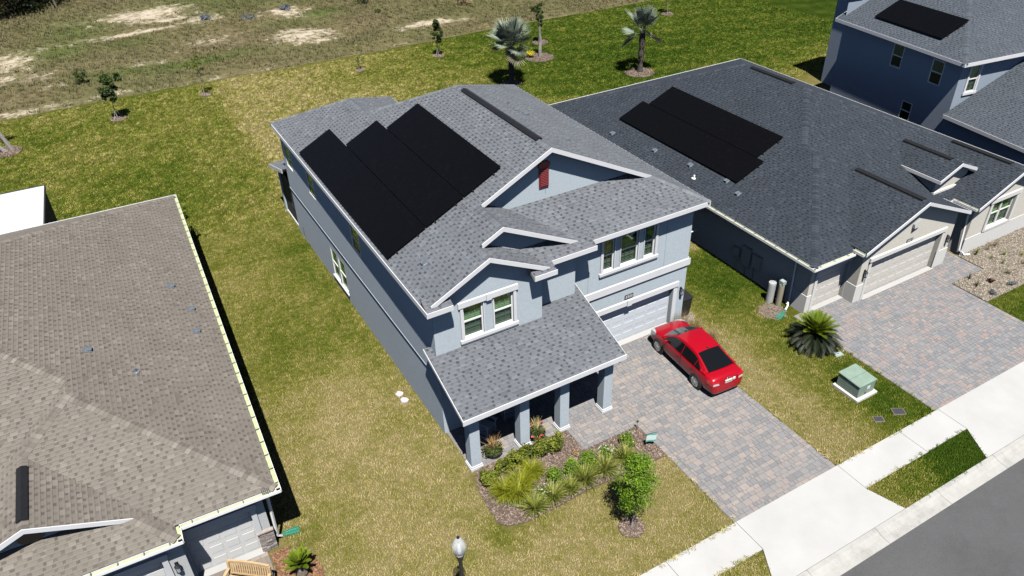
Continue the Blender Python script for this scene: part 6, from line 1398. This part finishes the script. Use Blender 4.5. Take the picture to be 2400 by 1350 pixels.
        for y in (-.12, -1.02):
            g = MB(); c0 = .845; g.hexa([V(c0 * sg, y - .1, .80), V(c0 * sg, y + .1, .80), V((c0 + .022) * sg, y + .09, .80), V((c0 + .022) * sg, y - .09, .80)], [V(c0 * sg, y - .1, .835), V(c0 * sg, y + .1, .835), V((c0 + .022) * sg, y + .09, .835), V((c0 + .022) * sg, y - .09, .835)]); build('door_handle', g, 'car_paint', t)
        g = MB(); g.hexa([V(.80 * sg, .70, .93), V(.80 * sg, .80, .93), V(1.0 * sg, .78, .93), V(.98 * sg, .66, .93)], [V(.82 * sg, .69, 1.03), V(.82 * sg, .77, 1.02), V(.99 * sg, .75, 1.05), V(.97 * sg, .66, 1.06)]); build('mirror', g, 'car_paint', t)
        # lights
        g = MB(); g.hexa([V(.52 * sg, 2.10, .58), V(.815 * sg, 1.90, .58), V(.845 * sg, 1.55, .74), V(.60 * sg, 1.8, .66)], [V(.53 * sg, 2.055, .725), V(.79 * sg, 1.90, .785), V(.83 * sg, 1.50, .885), V(.68 * sg, 1.78, .83)]); build('headlight', g, 'clear_lens', t)
        g = MB(); g.hexa([V(.46 * sg, -2.285, .70), V(.765 * sg, -2.235, .68), V(.845 * sg, -1.95, .74), V(.6 * sg, -2.1, .72)], [V(.46 * sg, -2.262, .86), V(.765 * sg, -2.205, .875), V(.835 * sg, -1.93, .90), V(.6 * sg, -2.1, .88)]); o = build('tail_light', g, 'tail_lens', t)
        g = MB(); g.hexa([V(.48 * sg, -2.292, .72), V(.74 * sg, -2.248, .715), V(.74 * sg, -2.21, .715), V(.48 * sg, -2.25, .72)], [V(.50 * sg, -2.28, .785), V(.72 * sg, -2.238, .79), V(.72 * sg, -2.19, .79), V(.50 * sg, -2.24, .785)]); build('reverse_lamp', g, 'clear_lens', o)
        for yy in (1.285, -1.285):
            Mr = M @ Matrix.Translation((.0, yy, .305)) @ Matrix.Rotation(math.pi / 2 * sg, 4, 'Y'); ox = M @ Vector((0, yy, .305))
            g = MB(); ring_ = lambda r_, d, nn=24: [M @ Vector((d * sg, yy + r_ * math.cos(k * 6.2832 / nn), .305 + r_ * math.sin(k * 6.2832 / nn))) for k in range(nn)]
            arch_shade = MB(); A_ = ring_(.355, .70); B_ = ring_(.355, .857); arch_shade.hexa(A_, B_); build('wheel_arch_shade', arch_shade, 'dark_rubber', t)  # dark disc over the body side paints in the shaded wheel arch opening
            def lathe_x(prof, mbx, nn=24):
                rs = [ring_(r_, d, nn) for r_, d in prof]; b0 = len(mbx.v)
                for r_ in rs: mbx.v.extend([tuple(p) for p in r_])
                for i in range(len(rs) - 1):
                    for k in range(nn): l = (k + 1) % nn; mbx.f.append((b0 + i * nn + k, b0 + i * nn + l, b0 + (i + 1) * nn + l, b0 + (i + 1) * nn + k)); mbx.m.append(0)
            lathe_x([(.2, .66), (.295, .67), (.305, .69), (.305, .845), (.292, .866), (.215, .870), (.205, .85)], g); w = build('wheel', g, 'dark_rubber', t, smooth=True)
            g = MB(); lathe_x([(.215, .868), (.205, .875), (.19, .862)], g)
            for k in range(8):
                a = k * math.pi / 4 + .2
                for da in (-.14, .14):
                    c_, s_ = math.cos(a + da), math.sin(a + da); p_ = lambda r_, o_, dd: M @ Vector((dd * sg, yy + r_ * c_ - o_ * s_, .305 + r_ * s_ + o_ * c_)); wd = .016
                    g.hexa([p_(.04, -wd, .862), p_(.195, -wd, .855), p_(.195, wd, .855), p_(.04, wd, .862)], [p_(.04, -wd, .877), p_(.195, -wd * .9, .872), p_(.195, wd * .9, .872), p_(.04, wd, .877)])
            lathe_x([(.06, .86), (.055, .882), (.001, .884)], g, 24); build('rim', g, 'alloy', w)
    g = MB(); g.box(-.17, .17, -2.29, -2.245, .70, .83, M); pl_ = build('licence_plate', g, 'plate_white', t)
    g = MB(); g.box(-.03, .04, -2.294, -2.2905, .735, .80, M); build('plate_emblem', g, 'orange_mark', pl_); g = MB()
    for k, x in enumerate((-.14, -.105, -.07, .055, .09, .125)): g.box(x, x + .022, -2.294, -2.2905, .735, .79, M)
    build('plate_digits', g, 'plate_green', pl_)
    g = MB(); g.box(.21, .33, -2.28, -2.244, .74, .84, M); build('dealer_sticker', g, 'plate_white', t)
    g = MB(); ringp = [Vector((.065 * math.cos(k * .5236), -2.238, .915 + .035 * math.sin(k * .5236))) for k in range(12)]; g.tube([M @ p for p in ringp] + [M @ ringp[0]], .008, 5)
    g.hexa([M @ Vector((-.03, -2.245, .895)), M @ Vector((-.018, -2.245, .895)), M @ Vector((-.012, -2.235, .895)), M @ Vector((-.024, -2.235, .895))], [M @ Vector((-.018, -2.243, .937)), M @ Vector((-.006, -2.243, .937)), M @ Vector((-.002, -2.235, .937)), M @ Vector((-.014, -2.235, .937))])
    g.hexa([M @ Vector((.006, -2.245, .895)), M @ Vector((.018, -2.245, .895)), M @ Vector((.022, -2.235, .895)), M @ Vector((.01, -2.235, .895))], [M @ Vector((.018, -2.243, .937)), M @ Vector((.03, -2.243, .937)), M @ Vector((.034, -2.235, .937)), M @ Vector((.022, -2.235, .937))])
    build('emblem', g, 'chrome', t)
    g = MB(); g.hexa([V(-.03, -.86, 1.40), V(.03, -.86, 1.40), V(.03, -.72, 1.42), V(-.03, -.72, 1.42)], [V(-.008, -.87, 1.46), V(.008, -.87, 1.46), V(.008, -.80, 1.455), V(-.008, -.80, 1.455)]); build('antenna_fin', g, 'dark_rubber', t)
    g = MB(); g.box(-.55, .55, 2.06, 2.102, .34, .46, M); build('grille', g, 'dark_rubber', t)
    for x0, x1 in ((-.62, -.03), (.05, .6)):
        g = MB(); g.tube([V(x0, 1.16 - abs(x0) * .12, 1.0), V(x1, 1.10 - abs(x1) * .10, 1.05)], .009, 5); build('wiper', g, 'dark_rubber', t)
    g = MB(); g.box(-.64, .64, -2.12, 1.95, .15, .21, M); build('underbody', g, 'dark_rubber', t)
sedan()
# ------------------------------------------------------------------ garden furniture
def rocking_chair(label, x, y, rz):
    t = thing('rocking_chair', label, 'rocking chair', (x, y, .03), rz, 'rocking chairs in the porch shade'); M = TM[t]; V = lambda *p: M @ Vector(p)
    for sx in (-.27, .27):
        g = MB(); pts = [V(sx, -.42 + .88 * k / 8, .02 + .32 * (k / 8 - .45) ** 2) for k in range(9)]; g.tube(pts, .022, 6); build('rocker', g, 'chair_paint', t)
        g = MB(); g.tube([V(sx, -.28, .06), V(sx, -.26, .62)], .022, 6); build('leg', g, 'chair_paint', t)
        g = MB(); g.tube([V(sx, .22, .06), V(sx * .96, .42, 1.12)], .022, 6); build('leg', g, 'chair_paint', t)
        g = MB(); g.box(sx - .045, sx + .045, -.34, .28, .62, .65, M); build('armrest', g, 'chair_paint', t)
        for zz in (.2, .3):
            g = MB(); g.tube([V(sx, -.27, zz), V(sx, .25, zz + .02)], .013, 5); build('stretcher', g, 'chair_paint', t)
    for k in range(8):
        g = MB(); y0 = -.30 + k * .068; g.box(-.27, .27, y0, y0 + .058, .40 - k * .008, .42 - k * .008, M); build('seat_slat', g, 'chair_paint', t)
    for k in range(7):
        g = MB(); xx = -.22 + k * .073; g.hexa([V(xx - .022, .235, .42), V(xx + .022, .235, .42), V(xx + .022, .25, .42), V(xx - .022, .25, .42)], [V(xx - .022, .405, 1.06), V(xx + .022, .405, 1.06), V(xx + .022, .42, 1.06), V(xx - .022, .42, 1.06)]); build('back_slat', g, 'chair_paint', t)
    g = MB(); g.hexa([V(-.29, .40, 1.05), V(.29, .40, 1.05), V(.29, .43, 1.05), V(-.29, .43, 1.05)], [V(-.26, .42, 1.16), V(.26, .42, 1.16), V(.26, .45, 1.16), V(-.26, .45, 1.16)]); build('top_rail', g, 'chair_paint', t)
    for zz in (.18, .28):
        g = MB(); g.tube([V(-.27, -.27, zz), V(.27, -.27, zz)], .013, 5); build('stretcher', g, 'chair_paint', t)
rocking_chair('painted rocking chair under the porch beside the first potted plant', 8.78, 18.35, R(28))
rocking_chair('painted rocking chair half hidden behind the second porch column', 9.98, 18.72, R(-8))
def planter(label, x, y, seed, flowers):
    rg = random.Random(seed); t = thing('potted_plant', label, 'potted plant', (x, y, .032), 0, 'potted plants between the porch columns'); c = (x, y, .032)
    g = MB(); g.lathe([(.19, 0), (.24, .06), (.30, .22), (.315, .235), (.315, .262), (.29, .262), (.27, .21)], c, 20); build('pot', g, 'pot_dark', t, smooth=False)
    g = MB(); leaves(g, blob_points((x, y, .36), (.40, .38, .17), 620, rg, 18, .5, .4), .10, rg, Vector((x, y, .2))); build('foliage', g, 'leaf_dark', t, att='lf')
    g = MB(); blades(g, (x, y, .30), 70, .62, .022, rg, (.05, 1.0), 4, .45, (0, 1), rad=.05); build('spiky_leaves', g, 'leaf_cordyline' if not flowers else 'leaf_straw', t, att='lf')
    if flowers:
        for k in range(7):
            a = rg.random() * 6.28; p = Vector((x + .36 * math.cos(a), y - .05 + .34 * math.sin(a), .36 + .14 * rg.random())); g = MB(); leaves(g, [(p + Vector((rg.gauss(0, .022), rg.gauss(0, .022), rg.gauss(0, .014))), rg.random()) for _ in range(9)], .07, rg, None, .9); build('flower', g, 'petal_pink', t, att='lf')
planter('dark pot with orange cordyline and leafy plants between first and second porch columns', 8.52, 17.22, 5, False)
planter('dark pot with straw-coloured spikes and pink flowers between second and third columns', 10.28, 17.18, 6, True)
def bench(label, x, y, rz):
    t = thing('garden_bench', label, 'bench', (x, y, .03), rz); M = TM[t]; V = lambda *p: M @ Vector(p); W_ = .66
    for sx in (-W_, W_):
        g = MB(); g.box(sx - .035, sx + .035, -.28, -.21, 0, .62, M); build('leg', g, 'teak', t); g = MB(); g.hexa([V(sx - .035, .20, 0), V(sx + .035, .20, 0), V(sx + .035, .27, 0), V(sx - .035, .27, 0)], [V(sx - .035, .30, .90), V(sx + .035, .30, .90), V(sx + .035, .36, .90), V(sx - .035, .36, .90)]); build('leg', g, 'teak', t)
        g = MB(); g.box(sx - .045, sx + .045, -.31, .27, .621, .655, M); build('armrest', g, 'teak', t); g = MB(); g.box(sx - .02, sx + .02, -.21, .22, .33, .40, M); build('side_rail', g, 'teak', t)
    for k in range(6):
        g = MB(); y0 = -.29 + k * .084; g.box(-W_ + .036, W_ - .036, y0, y0 + .068, .405, .428, M); build('seat_slat', g, 'teak', t)
    for k in range(17):
        xx = -.58 + k * .0725; zt = .86 + .05 * math.cos(xx / .66 * 1.4) ; g = MB(); g.hexa([V(xx - .024, .245, .50), V(xx + .024, .245, .50), V(xx + .024, .262, .50), V(xx - .024, .262, .50)], [V(xx - .024, .325, zt), V(xx + .024, .325, zt), V(xx + .024, .342, zt), V(xx - .024, .342, zt)]); build('back_slat', g, 'teak', t)
    g = MB(); g.box(-W_ + .036, W_ - .036, .235, .285, .44, .50, M); build('lower_rail', g, 'teak', t)
    g = MB(); pts0 = []; n = 12
    for k in range(n):
        a, b_ = -W_ + 2 * W_ * k / n, -W_ + 2 * W_ * (k + 1) / n; za, zb = .86 + .06 * math.cos(a / W_ * 1.4), .86 + .06 * math.cos(b_ / W_ * 1.4)
        g.hexa([V(a, .31, za), V(b_, .31, zb), V(b_, .365, zb), V(a, .365, za)], [V(a, .315, za + .075), V(b_, .315, zb + .075), V(b_, .37, zb + .075), V(a, .37, za + .075)])
    build('top_rail', g, 'teak', t)
bench('slatted teak garden bench in front of the grey garage, cut by the bottom edge', -.42, 16.18, R(-39))
# ------------------------------------------------------------------ street lamp, transformer, tanks and small things
t = thing('street_lamp', 'black post lamp with clear acorn globe at the bottom edge of the lawn', 'street lamp', (4.71, 11.88, 0)); c = (4.71, 11.88, 0)
g = MB(); g.lathe([(.16, -.02), (.16, .25), (.09, .42), (.062, .5), (.055, 3.02), (.075, 3.05)], c, 14); build('post', g, 'black_metal', t)
g = MB(); g.lathe([(.075, 3.04), (.09, 3.16), (.12, 3.24), (.14, 3.33), (.115, 3.34)], c, 14); build('fitter', g, 'black_metal', t)
g = MB(); g.lathe([(.125, 3.33), (.185, 3.46), (.205, 3.60), (.19, 3.72), (.12, 3.86), (.06, 3.95), (.03, 3.97)], c, 20); build('globe', g, 'lamp_acrylic', t, smooth=True)
g = MB(); g.lathe([(.04, 3.95), (.045, 3.985), (.03, 4.02), (.008, 4.05)], c, 10); build('finial', g, 'black_metal', t)
g = MB(); g.lathe([(.05, 3.36), (.06, 3.45), (.045, 3.62), (.02, 3.68)], c, 10); build('lamp_bulb', g, 'white_vinyl', t)
t = thing('transformer_box', 'green metal electrical transformer box on a concrete pad in the lawn', 'utility box', (22.1, 13.0, 0))
g = MB(); g.box(21.55, 22.66, 12.42, 13.6, -.05, .11); build('pad', g, 'pad_concrete', t)
g = MB(); g.hexa([(21.66, 12.55, .111), (22.56, 12.55, .111), (22.56, 13.52, .111), (21.66, 13.52, .111)], [(21.66, 12.55, .66), (22.56, 12.55, .66), (22.56, 13.52, .70), (21.66, 13.52, .70)]); build('cabinet', g, 'transformer_green', t)
for y0, y1, z0, z1 in ((12.52, 13.02, .665, .685), (13.03, 13.55, .687, .706)):
    g = MB(); g.hexa([(21.63, y0, z0), (22.59, y0, z0), (22.59, y1, z1), (21.63, y1, z1)], [(21.65, y0 + .01, z0 + .03), (22.57, y0 + .01, z0 + .03), (22.57, y1 - .01, z1 + .03), (21.65, y1 - .01, z1 + .03)]); build('lid', g, 'transformer_green', t)
g = MB(); g.box(22.12, 22.28, 12.54, 12.549, .36, .50); build('warning_label', g, 'plate_white', t); g = MB(); g.box(22.05, 22.12, 12.51, 12.549, .20, .28); build('padlock', g, 'galvanised', t)
for lb, x, y, r_, h, mt, capm in (('white round water softener tank on the side of the charcoal bungalow', 23.6, 18.98, .175, 1.0, 'tank_white', 'cover_black'), ('tan cylindrical filter tank with grey control head beside the white tank', 23.7, 18.55, .13, 1.12, 'tank_tan', 'cover_grey')):
    t = thing('water_tank', lb, 'water tank', (x, y, 0), 0, 'water treatment tanks by the wall'); g = MB(); g.lathe([(r_, .02), (r_, h - .05), (r_ * .94, h)], (x, y, 0), 18); build('tank', g, mt, t, smooth=False)
    g = MB(); g.lathe([(r_ * .97, h + .001), (r_ * .95, h + .03), (r_ * .2, h + .05)], (x, y, 0), 18)
    if mt == 'tank_tan': g.box(x - .1, x + .1, y - .13, y + .1, h + .05, h + .22)
    build('cap', g, mt if mt == 'tank_white' else capm, t)
    g = MB(); g.tube([(x + .05, y, h), (x + .3, y + .05, h + .05), (x + .36, y + .05, .1)], .02, 6); build('hose', g, 'cover_black', t)
t = thing('spigot', 'thin white pipe spigot standing beside the tan tank', 'pipe', (23.75, 18.12, 0)); g = MB(); g.tube([(23.75, 18.12, 0), (23.75, 18.12, .42)], .018, 6); g.tube([(23.68, 18.12, .36), (23.84, 18.12, .36)], .016, 6); build('pipe', g, 'white_vinyl', t)
def spout_ext(label, p, q, w):
    t = thing('downspout_extension', label, 'drain', (*p, 0)); p, q = Vector((*p, 0)), Vector((*q, 0)); d = (q - p).normalized(); s = Vector((-d.y, d.x, 0)); g = MB(); Z = Vector((0, 0, 1))
    g.hexa([p - s * w + Z * .03, q - s * w * 1.5 + Z * .012, q + s * w * 1.5 + Z * .012, p + s * w + Z * .03], [p - s * w + Z * .05, q - s * w * 1.5 + Z * .03, q + s * w * 1.5 + Z * .03, p + s * w + Z * .05]); build('tray', g, 'green_plastic', t)
    for k in (-1, 0, 1):
        g = MB(); a, b_ = p + s * w * k * .95, q + s * w * 1.5 * k * .95; g.hexa([a - s * .008 + Z * .05, b_ - s * .008 + Z * .03, b_ + s * .008 + Z * .03, a + s * .008 + Z * .05], [a - s * .006 + Z * .09, b_ - s * .006 + Z * .06, b_ + s * .006 + Z * .06, a + s * .006 + Z * .09]); build('rib', g, 'green_plastic', t)
spout_ext('green plastic downspout tray below the charcoal bungalow corner', (23.5, 17.98), (22.95, 17.82), .09)
spout_ext('green plastic downspout tray beside the stone pier of the grey bungalow', (1.03, 17.72), (1.55, 17.66), .09)
t = thing('trash_bin', 'black wheeled trash bin beside the blue house, behind the car', 'trash bin', (19.62, 20.25, 0)); g = MB(); g.hexa([(19.42, 20.05, .05), (19.84, 20.05, .05), (19.84, 20.5, .05), (19.42, 20.5, .05)], [(19.36, 19.98, 1.0), (19.9, 19.98, 1.0), (19.9, 20.56, 1.0), (19.36, 20.56, 1.0)]); build('bin', g, 'trash_black', t)
g = MB(); g.hexa([(19.34, 19.95, 1.001), (19.92, 19.95, 1.001), (19.92, 20.6, 1.001), (19.34, 20.6, 1.001)], [(19.38, 20.0, 1.08), (19.88, 20.0, 1.08), (19.88, 20.58, 1.12), (19.38, 20.58, 1.12)]); build('lid', g, 'trash_black', t)
for x in (19.40, 19.86):
    g = MB(); g.tube([(x - .03, 20.52, .1), (x + .03, 20.52, .1)], .1, 12); build('wheel', g, 'dark_rubber', t)
for x, y, lb in ((6.86, 21.92, 'pinkish flat stone in the side lawn, upper one of the pair'), (6.90, 21.5, 'pinkish flat stone in the side lawn, lower one of the pair')):
    rg = random.Random(int(y * 10)); g = MB(); pts = [(x + .17 * rg.uniform(.75, 1.1) * math.cos(k * .5236), y + .17 * rg.uniform(.75, 1.1) * math.sin(k * .5236)) for k in range(12)]; poly_prism(g, pts, -.02, .075); tag(build('stepping_stone', g, 'pink_stone'), lb, 'stone', 'flat stones in the side lawn')
for (x, y, sx, sy_, mt, lb, rzz) in ((22.48, 11.32, .2, .14, 'cover_black', 'black utility cover set in grass near the sidewalk, right one', -.5), (21.52, 11.43, .16, .11, 'cover_black', 'black utility cover set in grass near the sidewalk, left one', -.5), (23.24, 14.8, .15, .12, 'cover_grey', 'grey square cleanout cover in the grass below the sago palm', -.2)):
    t = thing('utility_cover', lb, 'utility cover', (x, y, 0), rzz); g = MB(); g.box(-sx, sx, -sy_, sy_, -.05, .062, TM[t]); build('lid', g, mt, t); g = MB(); g.box(-sx - .03, sx + .03, -sy_ - .03, sy_ + .03, -.05, .05, TM[t]); build('collar', g, 'gravel_soil' if mt == 'cover_black' else 'cover_grey', t)
    if mt == 'cover_grey': g = MB(); g.lathe([(.03, .0), (.03, .066)], TM[t].translation, 10); build('plug', g, 'cover_black', t)
t = thing('garden_flag', 'small white and teal garden flag on a wire stake at the mulch bed end', 'flag', (13.42, 14.62, .03)); g = MB(); g.tube([(13.30, 14.72, .0), (13.30, 14.72, .72), (13.68, 14.6, .74)], .008, 6); build('stake', g, 'black_metal', t)
g = MB(); n = 8
for k in range(n):
    f0, f1 = k / n, (k + 1) / n; P_ = lambda f_, z_: Vector((13.32 + .36 * f_, 14.715 - .115 * f_ + .02 * math.sin(f_ * 6) + .05 * (0.72 - z_), z_)); g.face([P_(f0, .30), P_(f1, .30), P_(f1, .72), P_(f0, .72)])
fl_ = build('banner', g, 'flag_white', t); g = MB(); f0 = lambda f_, z_: Vector((13.32 + .36 * f_, 14.708 - .115 * f_ + .02 * math.sin(f_ * 6) + .05 * (0.72 - z_), z_))
for k in range(n):
    g.face([f0(k / n, .30), f0((k + 1) / n, .30), f0((k + 1) / n, .38), f0(k / n, .38)]); g.face([f0(k / n, .64), f0((k + 1) / n, .64), f0((k + 1) / n, .72), f0(k / n, .72)])
build('banner_stripes', g, 'flag_teal', fl_)
t = thing('path_light', 'thin stake light at the inner corner of the walkway and mulch bed', 'garden light', (13.62, 15.62, .03)); g = MB(); g.tube([(13.62, 15.62, 0), (13.62, 15.62, .4)], .008, 6); build('stake', g, 'galvanised', t); g = MB(); g.lathe([(.04, .40), (.045, .44), (.02, .47)], (13.62, 15.62, 0), 8); build('lamp_head', g, 'black_metal', t)
# ------------------------------------------------------------------ plants in the gravel
GP = 'small plants in the gravel bed'
for i, (x, y, kd, lb) in enumerate([(34.95, 16.62, 'gold', 'small yellow-flowered plant by the downspout in the gravel bed'), (35.6, 16.5, 'dry', 'tall thin brown stalk plant against the light bungalow wall'), (34.72, 16.55, 'dark', 'spiky dark plant right beside the downspout foot'), (36.25, 16.55, 'dry', 'brown wispy plant under the front window, right of the stalk plant'), (35.85, 15.85, 'bush', 'low green rosette in the middle of the gravel bed, upper one'), (35.1, 15.95, 'flax', 'pale green tuft in the gravel below the stalk plant'), (35.1, 15.4, 'flax', 'pale green tuft in the gravel, left of the green spiky plant'), (36.5, 15.35, 'gold', 'yellow-green cactus-like plant near the right picture edge'),
                                    (34.45, 14.75, 'dark', 'upright green spiky agave in the gravel bed'), (32.6, 15.4, 'dark', 'tiny dark tuft in the gravel by the walkway corner'), (32.3, 14.88, 'dark', 'small dark plant with a teal marker in the gravel'), (33.2, 14.75, 'red', 'dark red low plant in the gravel bed'), (33.75, 14.1, 'dome', 'dark grey-green dome plant near the gravel edge, right one'), (32.4, 14.12, 'dome', 'dark grey-green dome plant near the gravel edge, left one'), (35.9, 14.85, 'gold', 'yellow-green upright succulent at the right picture edge')]):
    if kd == 'dome': shrub('dome_plant', lb, 'plant', x, y, (.22, .2), .22, 'leaf_blue', 260, .05, 200 + i, GP, z0=.04, stems=3)
    elif kd == 'red': shrub('red_plant', lb, 'plant', x, y, (.2, .18), .2, 'leaf_red', 120, .09, 200 + i, GP, z0=.04, stems=3)
    else: clump('gravel_plant', lb, 'plant', x, y, 26 if kd != 'dark' else 16, {'dry': .55, 'gold': .34, 'dark': .34, 'bush': .22, 'flax': .26}[kd], .03 if kd in ('dark', 'bush') else .016, {'gold': 'leaf_gold', 'dry': 'leaf_dry', 'dark': 'leaf_dark', 'bush': 'leaf_bush', 'flax': 'leaf_flax'}[kd], 200 + i, GP, (.05, .7), .3, z0=.04, rad=.05, seg=3)
shrub('small_shrub', 'small yellow-green shrub peeking past the back corner of the brown roof', 'shrub', 2.05, 41.2, (.4, .4), .8, 'leaf_gold', 300, .12, 240, None, z0=0)
shrub('small_shrub', 'small green shrub beside the brown-roofed house rear wall', 'shrub', 2.35, 38.9, (.35, .35), .7, 'leaf_hedge', 300, .1, 241, None, z0=0)
# sky is the world; nothing else
